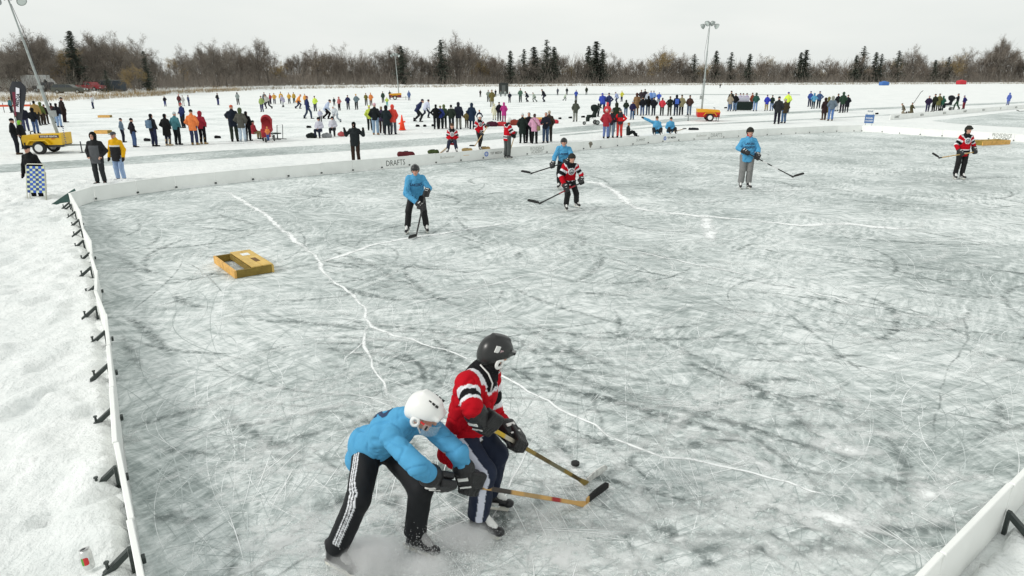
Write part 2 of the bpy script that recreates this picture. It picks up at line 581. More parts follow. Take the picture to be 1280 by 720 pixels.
# plowed lane and the ice of the neighbouring rinks
def px_sheet(name, pix, z, m, label):
    return sheet(name, [gp(*p)[:2] for p in pix], z, m, label=label)
px_sheet('ice_lane', [(-60, 211), (0, 206), (150, 197), (280, 188), (430, 180), (560, 171), (650, 164), (760, 155), (860, 147), (940, 142), (1060, 136), (1280, 127), (1400, 122), (1400, 123.5), (1280, 129), (1060, 138.5), (940, 145), (860, 151), (760, 161), (650, 171.5), (560, 180), (430, 189), (280, 198), (150, 206), (0, 216), (-60, 221)], 0.005, ICE_LANE, 'plowed grey ice lane between the rinks')
px_sheet('ice_track', [(700, 168.5), (830, 157), (960, 151), (1050, 146.5), (1280, 134), (1400, 128), (1400, 128.8), (1280, 135), (1050, 147.6), (960, 152.4), (830, 158.5), (700, 170)], 0.009, ICE_LANE, 'narrow grey track across the snow behind the boards')
px_sheet('neighbour_rink_ice', [(82, 137), (300, 131.5), (520, 127), (560, 133), (575, 150), (540, 160), (300, 177), (150, 181), (84, 165)], 0.005, ICE_FAR, 'pale ice of the rink left of the orange cone')
px_sheet('distant_rink_ice', [(560, 127), (640, 125), (700, 124), (760, 123), (880, 122), (900, 134), (860, 141), (700, 149), (590, 152), (575, 140)], 0.005, ICE_FAR, 'pale ice of the rink behind the spectators')
px_sheet('right_rink_ice', [(1165, 151), (1280, 138), (1420, 128), (1500, 150), (1420, 158), (1280, 159.5), (1200, 155)], 0.009, ICE, 'grey ice of the next rink beyond the end boards')
px_sheet('far_lane', [(620, 118), (760, 117), (1000, 118), (1000, 119), (760, 118.6), (620, 119.5)], 0.007, ICE_LANE, 'thin grey lane on the far ice')

# ------- near snow, modelled: trodden lumps, footprints, a ridge along the boards
def near_snow(name, x0, x1, y0, y1, step, line, label):
    nx, ny = int((x1 - x0) / step) + 1, int((y1 - y0) / step) + 1
    X, Y = np.meshgrid(np.linspace(x0, x1, nx), np.linspace(y0, y1, ny), indexing='ij')
    P = np.stack([X.ravel(), Y.ravel(), np.zeros(X.size)], 1)
    ins = inside(P[:, :2])
    d = edge_dist(P[:, :2], line)
    n = fbm(P * 0.8, 4, 3) - 0.5
    f = fbm(P * 3.1, 4, 9) - 0.5
    g = fbm(P * 9.0, 3, 17) - 0.5
    h = 0.05 + 0.14 * n + 0.11 * f + 0.055 * g
    h += 0.05 * np.exp(-(d / 0.5) ** 2) * (0.6 + 1.5 * f)
    prints = vnoise(P * np.array((4.2, 2.8, 1)), 31)
    h -= 0.07 * np.clip((prints - 0.70) / 0.06, 0, 1)
    edge = np.minimum.reduce([P[:, 0] - x0, x1 - P[:, 0], P[:, 1] - y0, y1 - P[:, 1]])
    h = np.clip(h, 0.006, 0.2) * np.clip(edge / 2.0, 0, 1) + np.where(edge < 0.01, -0.05, 0)
    h[ins | (d < 0.10)] = -0.06
    P[:, 2] = h
    i = np.arange(nx * ny).reshape(nx, ny)
    Fc = np.stack([i[:-1, :-1].ravel(), i[1:, :-1].ravel(), i[1:, 1:].ravel(), i[:-1, 1:].ravel()], 1)
    keep = (P[Fc, 2] > -0.055).any(1)
    Fc = Fc[keep]
    used = np.unique(Fc); rm = np.full(len(P), -1); rm[used] = np.arange(len(used))
    me = mesh_data(name, P[used], rm[Fc], True)
    return tag(link(name, me, SNOW), label, kind='structure')
near_snow('trodden_snow', -22, -1.0, 0.5, 24.5, 0.07, LEFT, 'lumpy trodden snow outside the side boards')
near_snow('trodden_snow', 1.2, 9.5, -1.0, 7.6, 0.06, NEAR, 'trodden snow outside the boards in the lower corner')

# ------- blade marks: thousands of thin cuts, lying just above the ice
def ribbons(name, specs, m, label, soft=False):
    """specs: list of (points (n,2), widths (n), z)"""
    V, Fc, E = [], [], []
    for P, w, z in specs:
        P = np.asarray(P); n = len(P)
        T = np.gradient(P, axis=0); T /= np.linalg.norm(T, axis=1)[:, None] + 1e-9
        Nn = np.stack([-T[:, 1], T[:, 0]], 1)
        cols = (-1, 0, 1) if soft else (-1, 1)
        o = len(V)
        for i in range(n):
            for c in cols:
                q = P[i] + Nn[i] * w[i] * 0.5 * c
                V.append((q[0], q[1], z))
                E.append((1 - abs(c)) * min(1.0, min(i, n - 1 - i) / 2.0) if soft else 1.0)
        k = len(cols)
        for i in range(n - 1):
            for c in range(k - 1):
                a = o + i * k + c
                Fc.append((a, a + k, a + k + 1, a + 1))
    me = mesh_data(name, np.array(V), np.array(Fc)[:, ::-1], False, attr={'edge': E})
    return tag(link(name, me, m), label, 'marks' if False else None, kind='stuff')

def soft_mat(name, c, power, amount, n0=.40, n1=.62):
    m, N, Lk, b = nodes(name)
    b.inputs['Base Color'].default_value = (*c, 1)
    b.inputs['Roughness'].default_value = 0.6
    b.inputs['Specular IOR Level'].default_value = 0.2
    at = N.new('ShaderNodeAttribute'); at.attribute_name = 'edge'
    tc = N.new('ShaderNodeTexCoord')
    n = noise_node(N, Lk, tc.outputs['Object'], 9, 6, 0.65)
    mr = N.new('ShaderNodeMapRange'); mr.inputs['From Min'].default_value = n0; mr.inputs['From Max'].default_value = n1
    Lk.new(n, mr.inputs['Value'])
    lo = N.new('ShaderNodeMapRange'); lo.inputs['From Min'].default_value = .36; lo.inputs['From Max'].default_value = .56; lo.inputs['To Min'].default_value = .45
    Lk.new(noise_node(N, Lk, tc.outputs['Object'], 1.1, 3), lo.inputs['Value'])
    e = math_node(N, Lk, 'MULTIPLY', math_node(N, Lk, 'POWER', at.outputs['Fac'], power), lo.outputs['Result'])
    a = math_node(N, Lk, 'MULTIPLY', math_node(N, Lk, 'MULTIPLY', e, mr.outputs['Result']), amount, True)
    Lk.new(a, b.inputs['Alpha'])
    return m
CUT_W = plain('shaved_ice', (0.84, 0.865, 0.86), 0.8, var=0.1)
CUT_D = plain('fresh_cut', (0.34, 0.39, 0.38), 0.5)
CUT_M = plain('old_cut', (0.52, 0.57, 0.56), 0.6)
SMEAR_D = soft_mat('scraped_patch', (0.20, 0.235, 0.23), 0.8, 0.85)
SMEAR_W = soft_mat('swept_snow_dust', (0.86, 0.89, 0.88), 0.8, 0.85)
CRACK = soft_mat('refrozen_crack', (0.88, 0.90, 0.895), 0.75, 1.8, .26, .54)

rng = np.random.RandomState(11)
def arc(p, a, L, k0, k1, n):
    s = np.linspace(0, 1, n)
    th = a + L * (k0 * s + 0.5 * (k1 - k0) * s * s)
    ds = L / (n - 1)
    x = p[0] + np.concatenate([[0], np.cumsum(np.cos(th[:-1]) * ds)])
    y = p[1] + np.concatenate([[0], np.cumsum(np.sin(th[:-1]) * ds)])
    return np.stack([x, y], 1)
def spots(n, lo=3.2, hi=44.0, p=1.3):
    """places on the ice, more of them close to where the play is"""
    out = []
    while len(out) < n:
        r = lo * (hi / lo) ** (rng.rand(400) ** p)
        a = np.radians(rng.uniform(-42, 42, 400))
        q = np.stack([r * np.sin(a), r * np.cos(a)], 1)
        out += list(q[inside(q)])
    return np.array(out[:n])
def cuts(n, wl, Ll, kmax, z0, p=0.95):
    sp = []
    for q in spots(n, p=p):
        L = math.exp(rng.uniform(math.log(Ll[0]), math.log(Ll[1])))
        dist = np.linalg.norm(q)
        k = rng.normal(0, kmax) / max(0.4, L ** 0.5)
        P = arc(q, rng.uniform(0, 2 * math.pi), L, k, k + rng.normal(0, kmax * 0.5) / max(.4, L ** .5), max(5, int(L * 7) + 4))
        if not inside(P).all(): continue
        w = rng.uniform(*wl) * (1 + 0.05 * dist)
        tp = np.sin(np.linspace(0.04, math.pi - 0.04, len(P))) ** 0.5
        jit = 1 + 0.35 * rng.randn(len(P)).clip(-1, 1)
        sp.append((P, w * tp * jit, z0 + 0.0004 * rng.rand()))
    return sp
ribbons('blade_marks', cuts(2500, (0.0018, 0.0050), (0.4, 4.5), 0.85, 0.0066), CUT_W, 'fine white curved blade cuts across the rink ice')
ribbons('blade_marks', cuts(1200, (0.002, 0.0055), (0.5, 5.0), 0.75, 0.0074), CUT_D, 'thin dark curved blade cuts across the rink ice')
ribbons('blade_marks', cuts(2200, (0.003, 0.009), (0.25, 2.0), 0.7, 0.0070), CUT_M, 'short dull grey blade cuts across the rink ice')
def smears(n, wl, Ll, z0, bias=None):
    sp = []
    for q in spots(n, p=1.1):
        L = rng.uniform(*Ll)
        a = rng.uniform(0, 2 * math.pi) if bias is None or rng.rand() < 0.35 else R(rng.normal(bias, 22))
        k = rng.normal(0, 0.42)
        P = arc(q, a, L, k, k + rng.normal(0, 0.35), 12)
        if not inside(P).all(): continue
        w = rng.uniform(*wl) * np.sin(np.linspace(0.25, math.pi - 0.25, 12))
        sp.append((P, w, z0 + 0.0004 * rng.rand()))
    return sp
ribbons('scrape_marks', smears(330, (0.05, 0.24), (0.5, 4.0), 0.0082, -28), SMEAR_D, 'broad dark scrapes swept clear of snow on the ice', True)
ribbons('snow_smears', smears(640, (0.05, 0.30), (0.3, 2.4), 0.0088, 20), SMEAR_W, 'white smears of shaved snow on the ice', True)
# hockey stops: fans of short parallel scrapes
stops_d, stops_w = [], []
for q in spots(70):
    a = rng.uniform(0, 2 * math.pi); n = rng.randint(5, 16)
    sd_ = np.array((-math.sin(a), math.cos(a)))
    for i in range(n):
        P = arc(q + sd_ * rng.normal(0, 0.16) + rng.normal(0, 0.08, 2), a + rng.normal(0, 0.12), rng.uniform(0.2, 0.8), rng.normal(0, 0.5), 0, 7)
        if inside(P).all():
            (stops_d if rng.rand() < 0.45 else stops_w).append((P, rng.uniform(0.003, 0.009) * np.sin(np.linspace(0.1, 3.04, 7)), 0.0094 + 0.0004 * rng.rand()))
ribbons('stop_scrapes', stops_d, CUT_M, 'bundles of grey stop scrapes on the ice')
ribbons('stop_scrapes', stops_w, CUT_W, 'bundles of white stop scrapes on the ice')
# the long refrozen cracks
def crack(pix, w, z, jit=0.03):
    P = np.array([gp(*p)[:2] for p in pix])
    out = []
    for a, b in zip(P[:-1], P[1:]):
        n = max(2, int(np.linalg.norm(b - a) / 0.22))
        for i in range(n): out.append(a + (b - a) * i / n + rng.normal(0, jit, 2))
    out.append(P[-1])
    out = np.array(out)
    w = w * np.clip(np.linalg.norm(out, axis=1) / 11.0, 0.6, 1.8) * 1.22
    k = np.convolve(rng.uniform(0.2, 1.8, len(out) + 4), np.ones(5) / 5, 'valid')
    return (out, w * k * rng.uniform(0.75, 1.25, len(out)), z)
CR = [crack([(285, 240), (330, 268), (360, 292), (392, 320), (410, 345), (440, 370), (456, 385), (461, 405), (480, 415), (510, 425), (545, 435), (570, 442), (600, 455), (650, 482), (700, 510), (760, 545), (830, 570), (900, 585), (960, 598), (1010, 612), (1060, 630)], 0.075, 0.0100),
      crack([(461, 405), (455, 425), (462, 450), (470, 470), (485, 490), (500, 500)], 0.05, 0.0103, 0.02), crack([(455, 425), (435, 447), (424, 462)], 0.04, 0.0106, 0.02),
      crack([(725, 226), (750, 230), (770, 240), (787, 256), (800, 262), (830, 266), (880, 271), (930, 275), (1000, 282), (1060, 280), (1140, 288)], 0.16, 0.0109),
      crack([(880, 271), (885, 285), (890, 303)], 0.14, 0.0112), crack([(400, 330), (470, 305), (560, 291), (640, 278)], 0.09, 0.0115),
      crack([(500, 385), (640, 350), (720, 330)], 0.03, 0.0118), crack([(720, 300), (820, 320), (960, 350), (1080, 385)], 0.04, 0.0121),
      crack([(610, 660), (640, 600), (668, 545)], 0.025, 0.0106, .01), crack([(690, 680), (670, 640), (655, 610)], 0.02, 0.0106, .01)]
ribbons('ice_cracks', CR, CRACK, 'long white refrozen cracks wandering across the rink', True)

# the broad sweeps that stand out in the foreground
SWD = [crack(p, w, 0.0091 + .0002 * i, .012) for i, (p, w) in enumerate((([(850, 462), (940, 485), (1040, 512), (1105, 540), (1140, 570)], .26), ([(760, 492), (880, 520), (960, 545), (1060, 572), (1110, 578)], .22), ([(890, 515), (950, 552), (1010, 600), (1070, 655)], .16),
      ([(735, 610), (780, 640), (820, 658)], .13), ([(815, 664), (860, 648), (912, 630)], .13), ([(740, 662), (860, 668), (1000, 668)], .15), ([(1205, 395), (1210, 425), (1180, 470), (1168, 520), (1166, 560)], .035), ([(742, 465), (738, 495), (765, 560)], .07), ([(985, 690), (1050, 680), (1095, 700)], .2), ([(330, 380), (420, 372), (520, 352)], .12), ([(205, 600), (260, 560), (330, 545)], .14), ([(1080, 590), (1110, 600), (1125, 615)], .28)))]
ribbons('scrape_marks', SWD, soft_mat('deep_scrape', (0.24, 0.275, 0.27), 0.8, 0.85, .40, .64), 'broad dark curved sweeps scraped clean near the lower right boards', True)
SWW = [crack(p, w, 0.0096 + .0001 * i, .02) for i, (p, w) in enumerate((([(1000, 552), (1060, 562), (1110, 566)], .34), ([(900, 560), (950, 580), (990, 602)], .26), ([(690, 560), (720, 590), (735, 640)], .22), ([(980, 640), (1040, 650), (1090, 640)], .4), ([(300, 690), (380, 670), (420, 690)], .5), ([(640, 690), (690, 700), (740, 690)], .4), ([(1130, 600), (1160, 620), (1180, 610)], .4)))]
ribbons('snow_smears', SWW, soft_mat('drifted_shavings', (0.87, 0.89, 0.885), 0.6, 1.2, .32, .56), 'wide white patches of shaved snow near the lower right boards', True)

# ------------------------------------------------------------------ rink boards
BOARD = plain('white_board_plastic', (0.86, 0.87, 0.845), 0.45, spec=0.4, var=0.05, vscale=2, bump=0.05, bscale=8)
BOARD_OLD = plain('yellowed_board_edge', (0.62, 0.60, 0.48), 0.6, var=0.2)
BRACE = plain('dark_brace_plastic', (0.035, 0.045, 0.042), 0.5, bump=0.1)
STEEL = plain('galvanised_steel', (0.45, 0.47, 0.47), 0.4, metal=0.8, var=0.15)
RUBBER = plain('black_rubber', (0.018, 0.018, 0.018), 0.8)
BH = 0.40
def resample(line, step, off=0.0):
    P = [np.array(p, float) for p in line]
    out, carry = [], off
    s = [0.0]
    for a, b in zip(P[:-1], P[1:]): s.append(s[-1] + np.linalg.norm(b - a))
    t = off
    while t <= s[-1] + 1e-6:
        i = max(j for j in range(len(s)) if s[j] <= t + 1e-9); i = min(i, len(P) - 2)
        f = (t - s[i]) / (s[i + 1] - s[i])
        out.append(P[i] + f * (P[i + 1] - P[i]))
        t += step
    if s[-1] - (t - step) > .3: out.append(P[-1])
    return out
panel_spots = []
def boards(name, line, label, jit, sidesign, braces=True, tmin=0, feet=True):
    root = empty(name, (*line[0], 0))
    tag(root, label, 'rink board', 'boards around the near rink')
    pts = resample(line, 1.22)
    r = random.Random(len(pts))
    pts = [p + np.array((r.uniform(-jit, jit), r.uniform(-jit, jit))) for p in pts]
    base = np.array((*line[0], 0.0))
    for i, (a, b) in enumerate(zip(pts[:-1], pts[1:])):
        d = b - a; L = np.linalg.norm(d); d = np.array((d[0] / L, d[1] / L, 0))
        nrm = np.array((-d[1], d[0], 0)) * sidesign          # points out of the rink
        tilt = r.uniform(-0.04, 0.05)
        up = np.array((0, 0, 1.0)) + nrm * tilt; up /= np.linalg.norm(up)
        M = np.stack([d, np.cross(up, d), up], 1)
        c = np.array((*((a + b) / 2), 0.005 + BH / 2 + r.uniform(-0.008, 0.008))) + nrm * 0.02
        mb = MB().box(c - base, (L / 2 - 0.004, 0.014, BH / 2), M, bev=0.006)
        p = mb.build('panel', BOARD, root)
        # rolled lip along the top
        lip = MB().box(c + up * (BH / 2 + 0.006) - base, (L / 2 - 0.004, 0.020, 0.012), M, bev=0.005)
        lip.build('lip', BOARD, p)
        panel_spots.append((p, c, M, nrm, base, L))
        j = np.array((*b, 0.0))
        if feet:
            MB().box(j - nrm * 0.012 + np.array((0, 0, 0.075)) - base, (0.032, 0.013, 0.024), M, bev=0.004).build('joint_clip', BRACE, root)
        if braces:
            o = j + nrm * 0.045
            bm_ = MB()
            F2 = np.stack([nrm, np.array((0, 0, 1.0)), np.cross(nrm, np.array((0, 0, 1.0)))], 1)
            # upright, diagonal strut and foot as one moulded bracket
            bm_.prism([(0.0, 0.0), (0.026, 0.0), (0.026, 0.20), (0.0, 0.20)], F2, o - base, 0.02)
            bm_.prism([(0.027, 0.145), (0.17, 0.03), (0.21, 0.03), (0.21, 0.055), (0.027, 0.195)], F2, o - base, 0.021)
            br = bm_.build('brace', BRACE, root)
            MB().tube([o + nrm * 0.16 + np.array((0, 0, 0.08)) - base, o + nrm * 0.16 + np.array((0, 0, 0.145)) - base], 0.011, 6).tube([o + nrm * 0.16 + np.array((0, 0, 0.14)) - base, o + nrm * 0.16 + np.array((0, 0, 0.15)) - base], 0.018, 8).build('stake', BRACE, br)
    return root
boards('side_boards', LEFT, 'low white side boards with dark braces standing in lumpy snow', 0.035, 1)
boards('long_boards', [LEFT[-1]] + BACK, 'long low white boards with lettering in front of the spectators', 0.02, 1, braces=False)
boards('end_boards', [BACK[-1]] + ENDB, 'low white boards behind the goal at the far right', 0.02, 1, braces=False)
boards('near_boards', [(10.5, 9.45)] + NEAR[2:], 'low white boards cutting across the lower right corner', 0.012, 1)

# green wedge closing the corner of the boards
GREENW = plain('dark_green_mat', (0.03, 0.075, 0.065), 0.6, bump=0.1, var=0.2)
cw = gp(96, 258)
wedge = MB()
wedge.add([(-11.98, 18.05, 0.02), (-12.02, 18.22, 0.42), (-12.04, 18.45, 0.02), (-12.52, 17.85, 0.03), (-12.50, 18.1, 0.05)],
          [(0, 1, 2), (0, 3, 1), (1, 3, 4), (1, 4, 2), (0, 2, 4, 3)])
tag(wedge.build('corner_wedge', GREENW), 'dark green wedge propped outside the corner of the white boards', 'wedge')

# lettering and logos on the boards
INK = plain('black_board_ink', (0.05, 0.055, 0.05), 0.7, var=0.3, vscale=30)
INK_G = plain('grey_board_ink', (0.33, 0.34, 0.32), 0.7, var=0.2)
INK_F = plain('faded_board_ink', (0.50, 0.50, 0.46), 0.7)
INK_O = plain('orange_board_ink', (0.72, 0.48, 0.28), 0.7)
INK_B = plain('blue_board_ink', (0.10, 0.20, 0.62), 0.6)
def panel_at(px, side=None):
    best = None
    for s in panel_spots:
        c = s[1]
        dep = c[1] * TH_C - (c[2] - CAM_H) * TH_S
        if dep < 8: continue
        x = 640 + FP * c[0] / dep
        if best is None or abs(x - px) < best[0]: best = (abs(x - px), s)
    return best[1]
def board_text(px, s, size, m, dx=0.0, dz=0.0, sx=1.0, sy=1.0, bold=0.0):
    p, c, M, nrm, base, L = panel_at(px)
    me = text_mesh(s, size, 0.0, bold)
    co = np.empty(len(me.vertices) * 3, np.float32); me.vertices.foreach_get('co', co); co = co.reshape(-1, 3)
    right = -M[:, 0] if np.dot(M[:, 0], (1, 0, 0)) < 0 else M[:, 0]
    out = -nrm
    # read left to right as seen from the ice
    if np.dot(np.cross(right, M[:, 2]), out) < 0: right = -right
    V = (c - base) + out * 0.0175 + np.outer(co[:, 0] * sx + dx, right) + np.outer(co[:, 1] * sy + dz, M[:, 2])
    me.vertices.foreach_set('co', V.astype(np.float32).ravel()); me.update()
    return link('lettering', me, m, p)
board_text(490, 'DRAFTS', 0.30, INK, sx=0.80, sy=1.0, dz=-.01)
board_text(566, 'Budweiser', 0.17, INK_F, dx=-0.05, dz=0.04)
board_text(578, '—', 0.3, INK_O, dx=-.3, dz=0.06)
board_text(628, 'TST MEDIA', 0.135, INK_G, dx=0.10, dz=0.03, bold=0.004)
board_text(681, 'PROVIDENCE', 0.20, INK_G, sx=0.72, sy=1.15, dz=0.06)
board_text(681, 'ACADEMY', 0.17, INK_G, sx=0.9, sy=1.1, dz=-.08)
board_text(800, 'SUMMIT', 0.2, INK_G, dz=.03)
board_text(838, 'TST MEDIA', 0.135, INK, dx=0.05, dz=0.03, bold=0.004)
board_text(869, 'Budweiser', 0.2, INK_F, dz=.03)
board_text(902, 'DRAFTS', 0.3, INK_G, sx=0.9, dz=0.0)
board_text(1262, 'PROVIDENCE', 0.24, INK_G, sx=0.66, sy=1.1, dz=0.08, bold=.004)
board_text(1262, 'ACADEMY', 0.22, INK_G, sx=0.8, dz=-.10, bold=.004)
def board_ring(px, dx, r):
    p, c, M, nrm, base, L = panel_at(px)
    right = M[:, 0] if np.dot(np.cross(M[:, 0], M[:, 2]), -nrm) > 0 else -M[:, 0]
    mb = MB(); n = 24
    for r0, r1 in ((r, r * 0.62),):
        V, Fc = [], []
        for i in range(n):
            t = 2 * math.pi * i / n
            for q in (r0, r1): V.append((c - base) - nrm * 0.018 + right * (dx + q * math.cos(t)) + M[:, 2] * (0.02 + q * math.sin(t)))
        Fc = [(2 * i, 2 * i + 1, (2 * i + 3) % (2 * n), (2 * i + 2) % (2 * n)) for i in range(n)]
        mb.add(V, Fc)
    for i in range(6):
        t = math.pi / 3 * i
        mb.add([(c - base) - nrm * 0.0185 + right * (dx + q * math.cos(t + o)) + M[:, 2] * (0.02 + q * math.sin(t + o)) for q, o in ((r * .6, -.2), (r * .6, .2), (r * .25, .3), (r * .25, -.3))], [(0, 1, 2, 3)])
    mb.build('ring_logo', INK_B, p)
board_ring(628, -0.44, 0.105)
board_ring(838, -0.46, 0.105)
# worn brown puck scuff on one panel
p_, c_, M_, n_, b_, L_ = panel_at(737)
MB().add([(c_ - b_) - n_ * 0.0178 + M_[:, 0] * (-0.12 + 0.13 * math.cos(t) * (1.2 if t < 3 else .6)) + M_[:, 2] * (0.03 + 0.15 * math.sin(t)) for t in np.linspace(0, 6.0, 14)], [tuple(range(14))]).build('scuff', plain('brown_scuff', (0.22, 0.20, 0.16), 0.9, var=0.5, vscale=20), p_)
# ------------------------------------------------------------------ people
A = np.array
def unit(v):
    v = np.asarray(v, float); return v / (np.linalg.norm(v) + 1e-9)

def head_frame(J):
    """columns right, forward, up of the head"""
    f = unit(J['look']); u = unit(J.get('crown', J['head'] - J['neck']))
    r = unit(np.cross(f, u)); u = np.cross(r, f)
    return np.stack([r, f, u], 1)

def body_prims(J, hand=True):
    """the bare figure, one continuous surface"""
    P = []
    H = head_frame(J); c = J['head']; s = J.get('hs', 1.0)
    up = H[:, 2]; fw = H[:, 1]; rt = H[:, 0]
    P.append(ell(c + up * 0.025 * s, (0.074 * s, 0.092 * s, 0.088 * s), H))
    P.append(ell(c + fw * 0.022 * s - up * 0.055 * s, (0.056 * s, 0.066 * s, 0.062 * s), H, 0.03))
    P.append(cap(c + fw * 0.088 * s + up * 0.008 * s, c + fw * 0.103 * s - up * 0.024 * s, 0.009 * s, 0.014 * s, 0.012))
    P.append(ell(c + fw * 0.082 * s - up * 0.060 * s, (0.024 * s, 0.010 * s, 0.010 * s), H, 0.012))
    P.append(ell(c + fw * 0.074 * s - up * 0.098 * s, (0.022 * s, 0.018 * s, 0.016 * s), H, 0.02))
    for q in (-1, 1):
        P.append(ell(c + rt * 0.077 * s * q - up * 0.012 * s - fw * 0.005 * s, (0.010 * s, 0.020 * s, 0.032 * s), H, 0.008))
    P.append(cap(J['neck'], c - up * 0.07 * s - fw * 0.01, 0.055, 0.05, 0.03))
    sd = unit(J['Lsh'] - J['Rsh'])
    P.append(cap(J['chest'] - sd * 0.06, J['chest'] + sd * 0.06, 0.085, 0.085, 0.05))
    P.append(cap(J['pel'], J['chest'], 0.10, 0.10, 0.05))
    P.append(cap(J['chest'], J['neck'], 0.085, 0.05, 0.04))
    P.append(cap(J['Rhip'], J['Lhip'], 0.085, 0.085, 0.05))
    for S in 'RL':
        P += [cap(J['neck'] * .7 + J['chest'] * .3, J[S + 'sh'], 0.045, 0.045, 0.03), cap(J[S + 'sh'], J[S + 'el'], 0.046, 0.038, 0.02), cap(J[S + 'el'], J[S + 'wr'], 0.042, 0.030, 0.02)]
        P += [cap(J[S + 'hip'], J[S + 'kn'], 0.085, 0.055, 0.04), cap(J[S + 'kn'], J[S + 'an'], 0.054, 0.040, 0.03)]
        f = J[S + 'ft']
        P.append(cap(J[S + 'an'] - A((0, 0, 0.03)), J[S + 'an'] + f * 0.13 - A((0, 0, 0.045)), 0.032, 0.026, 0.02))
        if hand:
            d = unit(J[S + 'wr'] - J[S + 'el'])
            n = unit(np.cross(d, sd if S == 'R' else -sd) + A((0, 0.001, 0)))
            w = unit(np.cross(n, d))
            P.append(ell(J[S + 'wr'] + d * 0.05, (0.038, 0.05, 0.016), np.stack([w, d, n], 1), 0.015))
            for i, (o, L) in enumerate(((-.028, .06), (-.009, .07), (.010, .066), (.028, .05))):
                b0 = J[S + 'wr'] + d * 0.085 + w * o
                P.append(cap(b0, b0 + d * L * 0.6 + n * 0.012, 0.0095, 0.009, 0.006))
                P.append(cap(b0 + d * L * 0.6 + n * 0.012, b0 + d * L * .85 + n * 0.035, 0.009, 0.0075, 0.006))
            t0 = J[S + 'wr'] + d * 0.03 - w * 0.035
            P.append(cap(t0, t0 + d * 0.045 - w * 0.022 + n * 0.02, 0.012, 0.009, 0.008))
    return P

def top_prims(J, hem=0.10, bulk=1.0, arm=1.0, collar=True, hood=False, skirt=0.0, cuff=1.0, sleeve=1.0):
    P = []
    sd = unit(J['Lsh'] - J['Rsh']); hs = unit(J['Lhip'] - J['Rhip'])
    dn = unit(J['pel'] - J['chest'])
    low = J['pel'] + dn * hem
    b = bulk
    P.append(cap(J['chest'] - sd * 0.062 * b, low - hs * 0.06 * b, 0.120 * b, 0.118 * b + skirt, 0.07))
    P.append(cap(J['chest'] + sd * 0.062 * b, low + hs * 0.06 * b, 0.120 * b, 0.118 * b + skirt, 0.07))
    P.append(cap(J['Rsh'], J['chest'] * .35 + J['neck'] * .65, 0.072 * b, 0.085 * b, 0.05))
    P.append(cap(J['Lsh'], J['chest'] * .35 + J['neck'] * .65, 0.072 * b, 0.085 * b, 0.05))
    P.append(cap(J['chest'], J['neck'], 0.12 * b, 0.07 * b, 0.07))
    for S in 'RL':
        P.append(cap(J[S + 'sh'], J[S + 'el'], 0.074 * arm, 0.064 * arm, 0.022))
        P.append(cap(J[S + 'el'], J[S + 'el'] + (J[S + 'wr'] - J[S + 'el']) * sleeve, 0.066 * arm, 0.052 * arm * cuff, 0.018))
    if collar:
        u = unit(J['head'] - J['neck'])
        P.append(cap(J['neck'], J['neck'] + u * 0.045, 0.07 * b, 0.066 * b, 0.03))
    if hood == 'down':
        back = -unit(np.cross(sd, unit(J['neck'] - J['chest'])))
        fw = unit(J['look'] * A((1, 1, 0)) + 1e-6)
        P.append(ell(J['neck'] - fw * 0.10 - A((0, 0, 0.0)), (0.11, 0.06, 0.09), frame(fw), 0.04))
    # flat cut at the hem
    ax = dn
    P.append(minus(rbox(low + ax * (0.15 + 0.03), (0.5, 0.5, 0.15), np.stack([hs, np.cross(ax, hs), ax], 1), 0.0, 0.02)))
    return P

def leg_prims(J, loose=1.0, cuff=1.0, drop=0.0):
    P = []
    hs = unit(J['Lhip'] - J['Rhip'])
    P.append(cap(J['Rhip'] + hs * .02, J['Lhip'] - hs * .02, 0.100, 0.100, 0.04))
    P.append(cap(J['pel'], J['pel'] + (J['chest'] - J['pel']) * 0.25, 0.105, 0.10, 0.04))
    for S in 'RL':
        an = J[S + 'an'] + A((0, 0, drop)) + (J[S + 'kn'] - J[S + 'an']) * 0.06
        P.append(cap(J[S + 'hip'] - hs * (.012 if S == 'R' else -.012), J[S + 'kn'], 0.100 * loose, 0.080 * loose, 0.04))
        P.append(cap(J[S + 'kn'], an, 0.080 * loose, 0.068 * loose * cuff, 0.03))
        d = unit(an - J[S + 'kn'])
        P.append(minus(rbox(an + d * (0.2 + 0.01), (0.15, 0.15, 0.2), np.stack([unit(np.cross(d, (0.3, 1, 0.1))), unit(np.cross(d, np.cross(d, (0.3, 1, 0.1)))), d], 1), 0.0, 0.008)))
    return P

def boot_prims(J, S, h=0.12, r=0.052):
    an, f = J[S + 'an'], J[S + 'ft']
    z = A((0, 0, 1.0))
    base = A((an[0], an[1], an[2] - 0.085))
    return [cap(base + z * 0.05, base + z * (0.085 + h), r, r * 1.02, 0.03), cap(base + z * 0.036 - f * 0.035, base + f * 0.165 + z * 0.030, 0.040, 0.038, 0.03),
            minus(rbox(base - z * 0.1, (0.4, 0.4, 0.1), None, 0, 0.006)), minus(rbox(base + z * (0.085 + h + .09), (0.3, 0.3, 0.06), None, 0, 0.01))]

